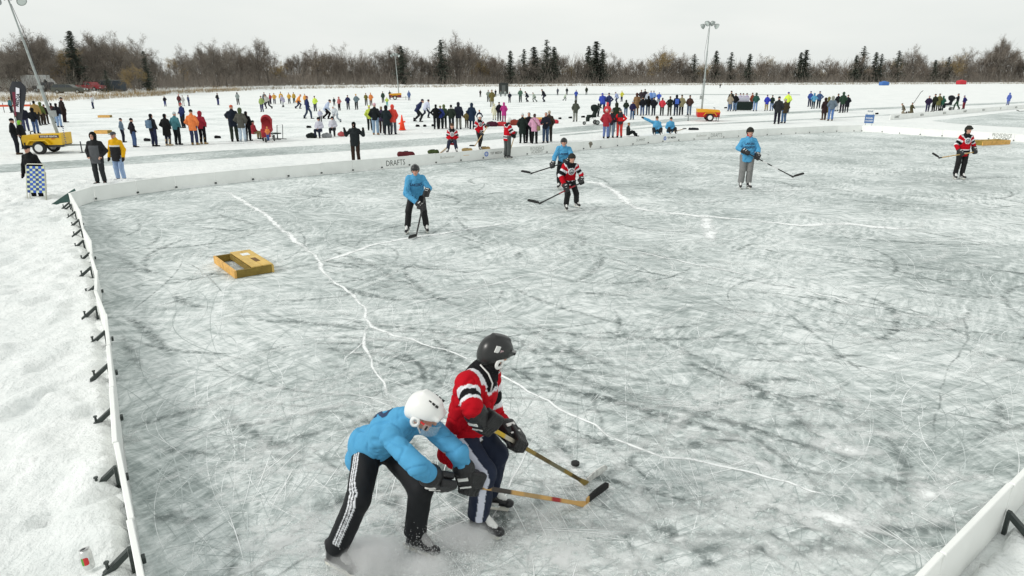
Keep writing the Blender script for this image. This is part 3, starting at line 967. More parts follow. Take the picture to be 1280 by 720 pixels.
def hat_prims(J, kind, s=1.0):
    H = head_frame(J); c = J['head']; s = s * J.get('hs', 1.0)
    up, fw, rt = H[:, 2], H[:, 1], H[:, 0]
    z = lambda a, b, d: c + rt * a * s + fw * b * s + up * d * s
    if kind == 'beanie':
        return [ell(z(0, -.004, .052), (0.087 * s, 0.104 * s, 0.090 * s), H), minus(rbox(z(0, .02, -.075), (0.2, 0.2, 0.09 * s), H, 0, 0.01)), cap(z(0, 0, .13), z(0, 0, .145), 0.02, 0.015, 0.02)]
    if kind == 'cap':
        return [ell(z(0, -.004, .048), (0.084 * s, 0.101 * s, 0.082 * s), H), minus(rbox(z(0, 0, -.062), (0.2, 0.2, 0.09 * s), H, 0, 0.008)), rbox(z(0, .125, .034), (0.055, 0.045, 0.002), H, 0.006, 0.02)]
    if kind == 'hair':
        return [ell(z(0, -.02, .04), (0.084 * s, 0.090 * s, 0.084 * s), H), ell(z(0, -.05, -.03), (0.075 * s, 0.055 * s, 0.10 * s), H, 0.03), minus(ell(z(0, .085, -.045), (0.065 * s, 0.07 * s, 0.09 * s), H, 0.02))]
    if kind == 'hood':
        return [ell(z(0, -.018, .02), (0.108 * s, 0.122 * s, 0.135 * s), H), cap(z(0, -.03, -.08), J['neck'] - fw * 0.02, 0.085 * s, 0.085 * s, 0.05), minus(ell(z(0, .12, -.015), (0.068 * s, 0.08 * s, 0.098 * s), H, 0.02))]
    if kind == 'balaclava':
        return [ell(z(0, 0, .03), (0.088 * s, 0.104 * s, 0.104 * s), H), ell(z(0, .02, -.055), (0.068 * s, 0.078 * s, 0.075 * s), H, 0.03), cap(z(0, -.01, -.07), J['neck'], 0.068 * s, 0.075 * s, 0.03), minus(ell(z(0, .115, .012), (0.055 * s, 0.03 * s, 0.020 * s), H, 0.01))]
    # hockey helmet: rounded shell, raised centre ridge, brow cut on a slant, scooped over the ears
    T = H @ A(((1, 0, 0), (0, math.cos(.22), -math.sin(.22)), (0, math.sin(.22), math.cos(.22))))
    return [ell(z(0, -.006, .040), (0.104 * s, 0.128 * s, 0.104 * s), H), ell(z(0, -.02, .005), (0.100 * s, 0.112 * s, 0.085 * s), H, 0.03),
            rbox(z(0, -.01, .128), (0.020 * s, 0.060 * s, 0.003), H, 0.010, 0.025), ell(z(0, -.075, -.035), (0.078 * s, 0.052 * s, 0.065 * s), H, 0.03),
            rbox(z(0, .102, .052), (0.060 * s, 0.012 * s, 0.006 * s), H, 0.010, 0.02),
            minus(rbox(z(0, .145, -.075), (0.2, 0.12 * s, 0.105 * s), T, 0.0, 0.012)), minus(rbox(z(0, 0, -.185), (0.25, 0.25, 0.09), H, 0, 0.015)),
            minus(ell(z(.108, .0, -.055), (0.024 * s, 0.034 * s, 0.045 * s), H, 0.01)), minus(ell(z(-.108, .0, -.055), (0.024 * s, 0.034 * s, 0.045 * s), H, 0.01))]

SKIN = (0.52, 0.30, 0.22)
def face_colour(J, V, skin=SKIN, beard=None):
    H = head_frame(J); s = J.get('hs', 1.0)
    q = (V - J['head']) @ H / s
    C = np.tile(A(skin, dtype=float), (len(V), 1))
    front = q[:, 1] > 0.05
    cheek = front & (np.abs(np.abs(q[:, 0]) - 0.042) < 0.022) & (np.abs(q[:, 2] + 0.03) < 0.02)
    C[cheek] = A(skin) * (1.1, 0.8, 0.8)
    eye = front & (np.abs(np.abs(q[:, 0]) - 0.030) < 0.012) & (np.abs(q[:, 2] - 0.008) < 0.007)
    C[eye] = (0.03, 0.022, 0.02)
    brow = front & (np.abs(np.abs(q[:, 0]) - 0.031) < 0.019) & (np.abs(q[:, 2] - 0.026) < 0.006)
    C[brow] = (0.09, 0.055, 0.035)
    lip = (q[:, 1] > 0.06) & (np.abs(q[:, 0]) < 0.024) & (np.abs(q[:, 2] + 0.061) < 0.009)
    C[lip] = (0.40, 0.14, 0.12)
    if beard is not None:
        bd = (q[:, 1] > 0.0) & (q[:, 2] < -0.045) & (q[:, 2] > -0.14) & ~lip
        C[bd] = beard
    return C

def shift(J, dz): return {k: (v + A((0, 0, dz)) if isinstance(v, np.ndarray) and k not in ('look', 'crown', 'Rft', 'Lft') else v) for k, v in J.items()}

# ---------------- spectators: poses in a local frame, +Y is the way they face, feet on z = 0
def stance(arms='down', legs='stand', lean=0.0, look=(0, 1, 0)):
    J = dict(pel=A((0, 0, .93)), Rhip=A((.095, 0, .90)), Lhip=A((-.095, 0, .90)), chest=A((0, .0, 1.22)), neck=A((0, -.01, 1.44)), head=A((0, .02, 1.595)),
             Rsh=A((.160, -.015, 1.355)), Lsh=A((-.160, -.015, 1.355)), Rkn=A((.105, .03, .50)), Lkn=A((-.105, .03, .50)), Ran=A((.115, -.01, .085)), Lan=A((-.115, -.01, .085)),
             Rft=unit((.2, 1, 0)), Lft=unit((-.2, 1, 0)), look=unit(look))
    ar = dict(down=((.255, -.03, 1.10), (.265, .05, .86)), pocket=((.285, -.07, 1.11), (.195, .10, .95)), cross=((.245, .03, 1.12), (-.05, .19, 1.13)), front=((.24, .0, 1.11), (.06, .22, 1.02)),
              out=((.36, -.03, 1.16), (.38, .06, 1.36)), phone=((.25, .07, 1.12), (.10, .22, 1.38)), hips=((.34, -.08, 1.15), (.19, .03, .97)), stick=((.27, .06, 1.12), (.16, .30, 1.02)),
              reach=((.28, .18, 1.24), (.26, .42, 1.12)), raise_=((.33, .02, 1.58), (.40, .05, 1.83)))
    two = arms.split('+') if '+' in arms else (arms, arms)
    for S, sg, nm in (('R', 1, two[0]), ('L', -1, two[1])):
        e, w = ar[nm]
        J[S + 'el'] = A((e[0] * sg, e[1], e[2])); J[S + 'wr'] = A((w[0] * sg, w[1], w[2]))
    if arms == 'cross': J['Lwr'] = A((.06, .21, 1.09))
    if legs == 'apart':
        J['Ran'] = A((.19, .0, .085)); J['Lan'] = A((-.19, .0, .085)); J['Rkn'] = A((.15, .04, .49)); J['Lkn'] = A((-.15, .04, .49))
    if legs == 'close':
        J['Ran'] = A((.075, 0, .085)); J['Lan'] = A((-.075, -.02, .085)); J['Rkn'] = A((.08, .02, .5)); J['Lkn'] = A((-.08, .02, .5))
    if legs == 'step':
        J['Ran'] = A((.10, .22, .085)); J['Rkn'] = A((.10, .20, .50)); J['Lan'] = A((-.10, -.28, .11)); J['Lkn'] = A((-.10, -.06, .48))
    up = ['pel', 'chest', 'neck', 'head', 'Rsh', 'Lsh', 'Rel', 'Lel', 'Rwr', 'Lwr']
    if legs == 'skate':          # knees bent, trunk forward, one leg pushing
        J['pel'] += A((0, -.08, -.13)); J['Rhip'] += A((0, -.08, -.13)); J['Lhip'] += A((0, -.08, -.13))
        J['Rkn'] = A((.13, .22, .45)); J['Ran'] = A((.12, .08, .10)); J['Lkn'] = A((-.20, .05, .42)); J['Lan'] = A((-.33, -.26, .11))
        for k in ('chest', 'neck', 'head', 'Rsh', 'Lsh', 'Rel', 'Lel', 'Rwr', 'Lwr'): J[k] += A((0, -.08, -.13))
        lean = lean or 32
    if legs in ('sit', 'ground', 'kneel'):
        dz = dict(sit=-.42, ground=-.72, kneel=-.46)[legs]
        for k in up + ['Rhip', 'Lhip']: J[k] = J[k] + A((0, 0, dz))
        if legs == 'sit':
            for S, sg in (('R', 1), ('L', -1)): J[S + 'kn'] = A((.13 * sg, .42, .50)); J[S + 'an'] = A((.14 * sg, .40, .085))
        if legs == 'ground':
            for S, sg in (('R', 1), ('L', -1)): J[S + 'kn'] = A((.20 * sg, .36, .36)); J[S + 'an'] = A((.17 * sg, .60, .085))
        if legs == 'kneel':
            for S, sg in (('R', 1), ('L', -1)): J[S + 'kn'] = A((.12 * sg, .16, .08)); J[S + 'an'] = A((.12 * sg, -.28, .085))
    if lean:
        c, s_ = math.cos(R(lean)), math.sin(R(lean)); o = J['pel']
        for k in ('chest', 'neck', 'head', 'Rsh', 'Lsh', 'Rel', 'Lel', 'Rwr', 'Lwr'):
            d = J[k] - o; J[k] = o + A((d[0], d[1] * c + d[2] * s_, d[2] * c - d[1] * s_))
        J['crown'] = unit(A((0, .25 * math.sin(R(lean)), 1)))
    if 'crown' not in J: J['crown'] = A((0, 0, 1.0))
    return J

_tmpl = {}
def template(arms, legs, lean, top, hat, boots, vox):
    key = (arms, legs, lean, top, hat, boots, vox)
    if key in _tmpl: return _tmpl[key]
    J = stance(arms, legs, lean)
    T = {}
    V, Fc = surf(body_prims(J, hand=vox < 0.03), vox * 0.8, 0.025)
    T['body'] = mesh_data('body', V, Fc, True, face_colour(J, V))
    kw = dict(jacket=dict(hem=.10, bulk=1.06, arm=1.06), coat=dict(hem=.36, bulk=1.05, arm=1.05, skirt=.035), parka=dict(hem=.20, bulk=1.10, arm=1.10), jersey=dict(hem=.14, bulk=1.08, arm=1.12), vest=dict(hem=.06, bulk=1.02, arm=.95))[top]
    V, Fc = surf(top_prims(J, **kw), vox, 0.04, lambda V: (fbm(V * 9, 3, 5) - .5) * 0.028)
    T['jacket'] = mesh_data('jacket', V, Fc, True)
    V, Fc = surf(leg_prims(J, 1.0 if top != 'coat' else .9), vox, 0.04, lambda V: (fbm(V * 11, 2, 8) - .5) * 0.018)
    T['trousers'] = mesh_data('trousers', V, Fc, True)
    for S in 'RL':
        V, Fc = surf(boot_prims(J, S, dict(shoe=.05, boot=.14, high=.26)[boots]), vox * 0.8, 0.02)
        T['boot' + S] = mesh_data('boot', V, Fc, True)
        d = unit(J[S + 'wr'] - J[S + 'el'])
        V, Fc = surf([cap(J[S + 'wr'] - d * 0.02, J[S + 'wr'] + d * 0.10, 0.047, 0.042, .02), cap(J[S + 'wr'] + d * 0.10, J[S + 'wr'] + d * 0.14 + A((0, .03, -.01)), 0.040, 0.030, .02), cap(J[S + 'wr'] + d * .03, J[S + 'wr'] + d * .07 + A((0, .05, 0)), .02, .017, .015)], vox * 0.7, 0.02)
        T['glove' + S] = mesh_data('glove', V, Fc, True)
    V, Fc = surf(hat_prims(J, hat), vox * 0.8, 0.02)
    T['hat'] = mesh_data('hat', V, Fc, True)
    T['J'] = J
    _tmpl[key] = T
    return T
HATNAME = dict(beanie='beanie', cap='cap', hair='hair', hood='hood', balaclava='balaclava', helmet='helmet')
SKINM = vcol('skin', 0.55, 0.35, 0.08, 90)
def yellow_black(V):
    C = np.tile(A(lin('#d9a514')), (len(V), 1)); body = np.abs(V[:, 0]) < .20
    C[body & (V[:, 2] < 1.21)] = (.02, .02, .022); C[body & (V[:, 2] >= 1.21) & (V[:, 2] < 1.255)] = (.7, .7, .66); C[V[:, 2] < .78] = (.02, .02, .022)
    return C
def black_grey(V):
    C = np.tile(A((.018, .019, .020)), (len(V), 1)); C[(np.abs(V[:, 0]) < .15) & (V[:, 2] < 1.30) & (V[:, 1] > 0)] = lin('#55575a'); return C
def red_black(V):
    C = np.tile(A(lin('#c81e22')), (len(V), 1)); C[(V[:, 2] > 1.22) & (np.abs(V[:, 0]) < .17)] = (.03, .03, .035); C[(V[:, 2] < 1.0)] = (.05, .035, .04); return C
def bag_red(V):
    C = np.tile(A(lin('#1d1c20')), (len(V), 1)); C[V[:, 1] > .0] = lin('#a01c2e'); return C
def person_height(px, yf, yh):
    g = gp(px, yf)
    return at_y(px, yh, g[1])[2]

def spectator(px, yf, yh, face, label, jc, tc, hc, bc='#17161a', arms='down', legs='stand', top='jacket', hat='beanie', boots='boot', gc=None, lean=0, group='spectators on the lake', cat='person', h=None, z=0.0, jfun=None, pack=None, scarf=None, sling=None):
    g = gp(px, yf, z)
    hh = h if h else float(np.clip(at_y(px, yh, g[1])[2] - z, 0.5, 2.05))
    full = {'sit': 1.33, 'ground': 1.03, 'kneel': 1.28, 'skate': 1.48}.get(legs, 1.76)
    if lean: full -= 0.35 * (1 - math.cos(R(lean)))
    if arms.startswith('raise_'): pass
    sc = hh / full
    dist = np.linalg.norm(g[:2])
    vox = 0.018 if dist < 34 else (0.028 if dist < 70 else 0.042)
    T = template(arms, legs, lean, top, hat, boots, vox)
    root = empty('person', g, R(face))
    root.scale = (sc * 1.03, sc * 1.03, sc)
    tag(root, label, cat, group)
    link('body', T['body'], SKINM, root)
    if jfun:
        me = T['jacket'].copy(); me.materials.clear()
        co = np.empty(len(me.vertices) * 3, np.float32); me.vertices.foreach_get('co', co); co = co.reshape(-1, 3)
        a = me.color_attributes.new('Col', 'FLOAT_COLOR', 'POINT'); c4 = np.ones((len(co), 4), np.float32); c4[:, :3] = jfun(co)
        a.data.foreach_set('color', c4.ravel()); link('jacket', me, vcol('jacket_cloth', .85, .2, .3, 30), root)
    else:
        link('jersey' if top == 'jersey' else 'jacket', T['jacket'], cloth(jc), root)
    if pack:
        V, Fc = surf([rbox((0, -.20, 1.18), (.11, .05, .17), None, .04)], .025, .02)
        link('backpack', mesh_data('backpack', V, Fc, True), cloth(pack), root)
    if scarf:
        V, Fc = surf([cap((-.06, .0, 1.47), (.06, .0, 1.47), .085, .085), cap((.03, .10, 1.44), (.05, .15, 1.2), .035, .03)], .02, .02)
        link('scarf', mesh_data('scarf', V, Fc, True), cloth(scarf), root)
    if sling:
        V, Fc = surf([rbox((.25, -.04, .88), (.05, .10, .10), None, .03)], .025, .02)
        b_ = link('shoulder_bag', mesh_data('shoulder_bag', V, Fc, True), cloth(sling), root)
        MB().tube([(.25, -.05, .98), (.10, -.19, 1.25), (-.08, -.16, 1.43), (-.05, .12, 1.42)], .012, 5).build('strap', cloth(sling), b_)
    link('trousers', T['trousers'], cloth(tc), root)
    link(HATNAME[hat], T['hat'], cloth(hc), root)
    for S in 'RL':
        link('boot', T['boot' + S], cloth(bc), root)
        if gc: link('glove', T['glove' + S], cloth(gc), root)
    return root
# ------------------------------------------------------------------ hockey players
def torso_axes(J):
    up = unit(J['neck'] - J['pel']); rt = unit(J['Rsh'] - J['Lsh'])
    fw = unit(np.cross(up, rt)); rt = unit(np.cross(fw, up))
    return rt, fw, up

def seg_dist(V, a, b):
    ab = b - a; t = np.clip(((V - a) @ ab) / (ab @ ab), 0, 1)
    return np.linalg.norm(V - a - t[:, None] * ab, axis=1), t

def arm_coord(V, J):
    """(distance to nearest arm, 0..1 along it, is it arm rather than trunk)"""
    best = np.full(len(V), 9.0); along = np.zeros(len(V))
    for S in 'RL':
        l1 = np.linalg.norm(J[S + 'el'] - J[S + 'sh']); l2 = np.linalg.norm(J[S + 'wr'] - J[S + 'el'])
        for a, b, o, l in ((J[S + 'sh'], J[S + 'el'], 0, l1), (J[S + 'el'], J[S + 'wr'], l1, l2)):
            d, t = seg_dist(V, a, b)
            m = d < best
            best = np.where(m, d, best); along = np.where(m, (o + t * l) / (l1 + l2), along)
    dt, _ = seg_dist(V, J['pel'], J['chest'])
    return best, along, best < dt * 0.8

RED, BLACKC, WHITEC = lin('#b5101f'), (0.012, 0.012, 0.014), (0.74, 0.75, 0.78)
BLUE = lin('#549cc6')
NAVY = lin('#1c2540')
def red_colour(V, J, hem=0.16, crest=True, yk=.165):
    C = np.tile(A(RED), (len(V), 1))
    rt, fw, up = torso_axes(J)
    dn = unit(J['pel'] - J['chest'])
    ad, s, isarm = arm_coord(V, J)
    arm = isarm & (s > 0.1)
    for lo_, hi_, c in ((.16, .245, WHITEC), (.245, .39, BLACKC), (.39, .475, WHITEC)):
        C[arm & (s >= lo_) & (s < hi_)] = c
    u = (V - J['pel']) @ dn
    tr = ~arm
    for lo_, hi_, c in ((hem - .20, hem - .165, WHITEC), (hem - .165, hem - .10, BLACKC), (hem - .10, hem - .065, WHITEC)):
        C[tr & (u >= lo_) & (u < hi_)] = c
    dneck = np.linalg.norm((V - J['neck']) * 1.0, axis=1)
    h = (V - J['chest']) @ up
    q = np.abs((V - J['neck']) @ rt)
    yoke = (h > 0.05) & (dneck < yk - 0.015 * np.sin(q * 60)) & ~(arm & (s > .15))
    edge = (h > 0.02) & (dneck < yk + .022 - 0.015 * np.sin(q * 60)) & ~(arm & (s > .15))
    C[edge] = WHITEC; C[yoke] = BLACKC
    if crest:
        cc = J['chest'] + fw * 0.12 + up * 0.02
        dx, dz = (V - cc) @ rt, (V - cc) @ up
        rr = np.hypot(dx, dz); fr = (V - J['chest']) @ fw > 0.05
        C[fr & tr & (rr < 0.10)] = WHITEC
        C[fr & tr & (rr < 0.075)] = (0.10, 0.11, 0.12)
        C[fr & tr & (rr < 0.05)] = (0.5, 0.52, 0.53)
        C[fr & tr & (np.abs(dx) < .03) & (np.abs(dz + .01) < 0.02)] = (0.08, 0.08, 0.09)
    return C
def blue_colour(V, J, **kw):
    return np.tile(A(BLUE), (len(V), 1))
def stripe_colour(V, J, base, offs, w, c=WHITEC, t0=0.0, t1=1.0, sides='RL', turn=0.0):
    """stripes down the outside of each leg, followed smoothly round the knee"""
    C = np.tile(A(base), (len(V), 1))
    hs = unit(J['Rhip'] - J['Lhip'])
    dist = {}
    for S in 'RL':
        d1, a1 = seg_dist(V, J[S + 'hip'], J[S + 'kn']); d2, a2 = seg_dist(V, J[S + 'kn'], J[S + 'an'])
        dist[S] = (np.minimum(d1, d2), np.where(d1 < d2, a1 * .5, .5 + a2 * .5), d1, d2, a1, a2)
    for S in sides:
        other = 'L' if S == 'R' else 'R'
        dm, sl, d1, d2, a1, a2 = dist[S]
        own = dm < dist[other][0]
        fr = []
        for a, b in (('hip', 'kn'), ('kn', 'an')):
            ax = unit(J[S + b] - J[S + a]); o = hs if S == 'R' else -hs
            o = unit(o - ax * (o @ ax)); p = np.cross(ax, o)
            o2 = o * math.cos(turn) + p * math.sin(turn); fr.append((o2, np.cross(ax, o2)))
        k = np.clip((sl - .36) / .28, 0, 1); k = (k * k * (3 - 2 * k))[:, None]
        oo = fr[0][0] * (1 - k) + fr[1][0] * k; pp = fr[0][1] * (1 - k) + fr[1][1] * k
        cl = np.where((d1 < d2)[:, None], J[S + 'hip'] + a1[:, None] * (J[S + 'kn'] - J[S + 'hip']), J[S + 'kn'] + a2[:, None] * (J[S + 'an'] - J[S + 'kn']))
        r = V - cl; lat = (r * pp).sum(1); out = (r * oo).sum(1)
        for f in offs:
            C[own & (out > 0) & (np.abs(lat - f) < w) & (sl >= t0) & (sl <= t1)] = c
    return C

GS = 1.3
def glove_prims(g, d, s, n):
    """hockey glove closed on a shaft: g grip centre, d forearm direction, s shaft axis, n towards the back of the hand"""
    d = unit(d - s * (d @ s)); n = unit(np.cross(s, d)) * (1 if np.dot(np.cross(s, d), n) >= 0 else -1)
    P = []
    wr = g - d * 0.075 + n * 0.022
    g0, d, n, s = g, d * GS, n * GS, s * GS
    for o in (-.036, -.012, .012, .036):
        q = g + s * o
        L = 1.0 if abs(o) < .02 else 0.92
        pts = [q - d * 0.028 + n * 0.040, q + d * 0.030 * L + n * 0.034, q + d * 0.044 * L - n * 0.004, q + d * 0.012 - n * 0.034, q - d * 0.014 - n * 0.028]
        for i, (a, b) in enumerate(zip(pts[:-1], pts[1:])):
            P.append(cap(a, b, 0.0205 - .0015 * i, 0.020 - .0015 * i, 0.004))
    P.append(rbox(g - d * 0.052 + n * 0.036, (0.050, 0.038, 0.012), np.stack([s, d, n], 1) / GS, 0.018, 0.008))   # back of the hand roll
    P.append(rbox(g - d * 0.052 - n * 0.012, (0.040, 0.034, 0.012), np.stack([s, d, n], 1) / GS, 0.012, 0.012))   # palm
    t0 = g - d * 0.055 - s * 0.046 - n * 0.004
    P += [cap(t0, t0 + d * 0.045 - s * 0.010 - n * 0.014, 0.024, 0.021, 0.008), cap(t0 + d * 0.045 - s * 0.010 - n * 0.014, t0 + d * 0.072 + s * 0.018 - n * 0.026, 0.021, 0.017, 0.006)]
    return P, wr
def cuff_prims(wr, d, n):
    s = np.cross(d, n)
    return [cap(wr - d * 0.085, wr + d * 0.0, 0.080, 0.064, 0.01), rbox(wr - d * 0.055 + n * 0.048, (0.048, 0.05, 0.008), np.stack([s, d, n], 1), 0.012, 0.015)]

LEATHER_B = plain('black_glove_leather', (0.014, 0.014, 0.015), 0.45, bump=0.3, bscale=90, var=0.25, vscale=30)
TAN_PALM = plain('tan_palm_leather', (0.34, 0.27, 0.16), 0.8)
WHITE_TRIM = plain('white_trim', (0.72, 0.72, 0.70), 0.6)
BOOT_B = plain('black_skate_leather', (0.016, 0.016, 0.018), 0.35, var=0.2, vscale=25)
BOOT_G = plain('grey_skate_leather', (0.30, 0.30, 0.30), 0.5)
HOLDER = plain('cream_blade_holder', (0.70, 0.69, 0.62), 0.4)
BLADE = plain('skate_steel', (0.55, 0.56, 0.57), 0.25, metal=0.9)
PLASTIC_W = plain('white_helmet_plastic', (0.78, 0.78, 0.76), 0.3, spec=0.5)
PLASTIC_B = plain('black_helmet_plastic', (0.014, 0.015, 0.015), 0.3, spec=0.5)
RED_STK = plain('red_sticker', (0.6, 0.03, 0.03), 0.4)
DARKHOLE = plain('vent_black', (0.01, 0.01, 0.01), 0.8)
JERSEY_M = vcol('jersey_knit', 0.85, 0.12, 0.25, 260)
PANTS_M = vcol('track_pants', 0.7, 0.25, 0.12, 200)

def skate(root, J, S, vox, boot_m=BOOT_B, accent=WHITE_TRIM):
    an, f = J[S + 'an'], J[S + 'ft']
    z = unit(J.get(S + 'up', (0, 0, 1.0)))
    f = unit(f - z * (f @ z)); sdv = np.cross(f, z)
    M = np.stack([sdv, f, z], 1)
    q = lambda a, b, c: an + sdv * a + f * b + z * c
    V, Fc = surf([cap(q(0, -.02, .10), q(0, -.015, 0), .052, .048, .03), cap(q(0, -.035, -.045), q(0, .02, -.04), .040, .042, .03), cap(q(0, .02, -.035), q(0, .16, -.056), .042, .033, .03),
                  cap(q(0, .02, .02), q(0, .10, -.03), .034, .03, .03), minus(rbox(q(0, 0, -.19), (.3, .4, .1), M, 0, .008)), minus(rbox(q(0, 0, .19), (.2, .2, .09), M, 0, .01))], vox, 0.02)
    boot = link('skate', mesh_data('skate', V, Fc, True), boot_m, root)
    V, Fc = surf([ell(q(0, .165, -.058), (.040, .045, .034), M), minus(rbox(q(0, .06, -.06), (.2, .06, .2), M, 0, .004)), minus(rbox(q(0, .1, -.191), (.3, .4, .1), M, 0, .004))], vox, 0.01)
    if len(Fc): link('toe_cap', mesh_data('toe_cap', V, Fc, True), BOOT_B, boot)
    V, Fc = surf([cap(q(0, .035, .085), q(0, .10, .0), .028, .026, .02), cap(q(0, .10, .0), q(0, .135, -.018), .026, .022, .02)], vox, 0.01)
    link('tongue', mesh_data('tongue', V, Fc, True), accent, boot)
    if vox < 0.012:
        lc = MB()
        for i in range(6):
            t = i / 5.0
            lc.tube([q(-.026, .05 + .075 * t, .062 - .082 * t), q(0, .064 + .075 * t, .078 - .082 * t), q(.026, .05 + .075 * t, .062 - .082 * t)], .004, 5)
        lc.build('laces', WHITE_TRIM, boot)
        st = MB()
        for sg in (-1, 1):
            st.box(q(.047 * sg, .02, -.045), (.004, .075, .007), M)
            st.box(q(.044 * sg, -.01, .01), (.004, .006, .05), M)
        st.build('side_trim', accent, boot)
    MB().prism([(-.105, -.091), (-.06, -.091), (-.045, -.118), (.085, -.118), (.095, -.091), (.175, -.091), (.165, -.126), (-.095, -.126)], np.stack([f, z, sdv], 1), an, .012).build('blade_holder', HOLDER, boot)
    MB().prism([(-.12, -.124), (.17, -.124), (.195, -.118), (.175, -.137), (.12, -.140), (-.09, -.140), (-.115, -.135)], np.stack([f, z, sdv], 1), an, .003).build('blade', BLADE, boot)
    return boot

def stick(label, butt, heel, bdir, wraps, blade_m, tape=None, group='hockey sticks', w=(0.011, 0.015), bl=0.30, toe_up=0.02):
    """shaft from butt to heel, blade standing on the ice along bdir; wraps: [(t0, t1, colour)]"""
    butt, heel = A(butt, dtype=float), A(heel, dtype=float)
    root = empty('hockey_stick', heel)
    tag(root, label, 'hockey stick', group)
    d = unit(heel - butt); bd = unit(bdir); L = np.linalg.norm(heel - butt)
    side = unit(np.cross(d, bd)); up = np.cross(side, d)
    n = 64
    V, Fc, Cc = [], [], []
    for i in range(n + 1):
        t = i / n
        c = wraps[0][2]
        for a, b, k in wraps:
            if a <= t <= b: c = k
        th = 1.0 if t < .9 else 1.0 + 0.8 * (t - .9) / .1
        for sx, sy in ((-1, -1), (1, -1), (1, 1), (-1, 1)):
            V.append(butt - heel + d * L * t + side * w[0] * sx * (1 if t < .9 else .75) + up * w[1] * sy * th); Cc.append(c)
    for i in range(n):
        for j in range(4): Fc.append((4 * i + j, 4 * i + (j + 1) % 4, 4 * i + 4 + (j + 1) % 4, 4 * i + 4 + j))
    Fc += [(3, 2, 1, 0), (4 * n, 4 * n + 1, 4 * n + 2, 4 * n + 3)]
    link('shaft', mesh_data('shaft', V, Fc, False, Cc), vcol('stick_shaft', 0.4, 0.4, 0), root)
    # curved blade: a thin upright slab
    z = A((0, 0, 1.0)); sd2 = unit(np.cross(bd, z))
    def slab(t0, t1, th, grow):
        m = 10; V, Fc = [], []
        for i in range(m + 1):
            t = t0 + (t1 - t0) * i / m
            ctr = bd * bl * t + sd2 * 0.018 * t * t + z * (toe_up * t * t)
            h = 0.030 + 0.006 * math.sin(math.pi * t) - (0.014 * max(0, (t - .85) / .15) ** 2)
            for sx, sz in ((-1, -1), (1, -1), (1, 1), (-1, 1)):
                V.append(ctr + sd2 * th * sx + z * ((h + grow) * (1 + sz)) - z * 0.0 - z * grow)
        for i in range(m):
            for j in range(4): Fc.append((4 * i + j, 4 * i + (j + 1) % 4, 4 * i + 4 + (j + 1) % 4, 4 * i + 4 + j))
        Fc += [(3, 2, 1, 0), (4 * m, 4 * m + 1, 4 * m + 2, 4 * m + 3)]
        return mesh_data('blade', V, Fc)
    b = link('blade', slab(0, 1, .005, 0), blade_m, root)
    if tape is not None: link('tape', slab(.12, .985, .0072, .0022), tape, b)
    return root

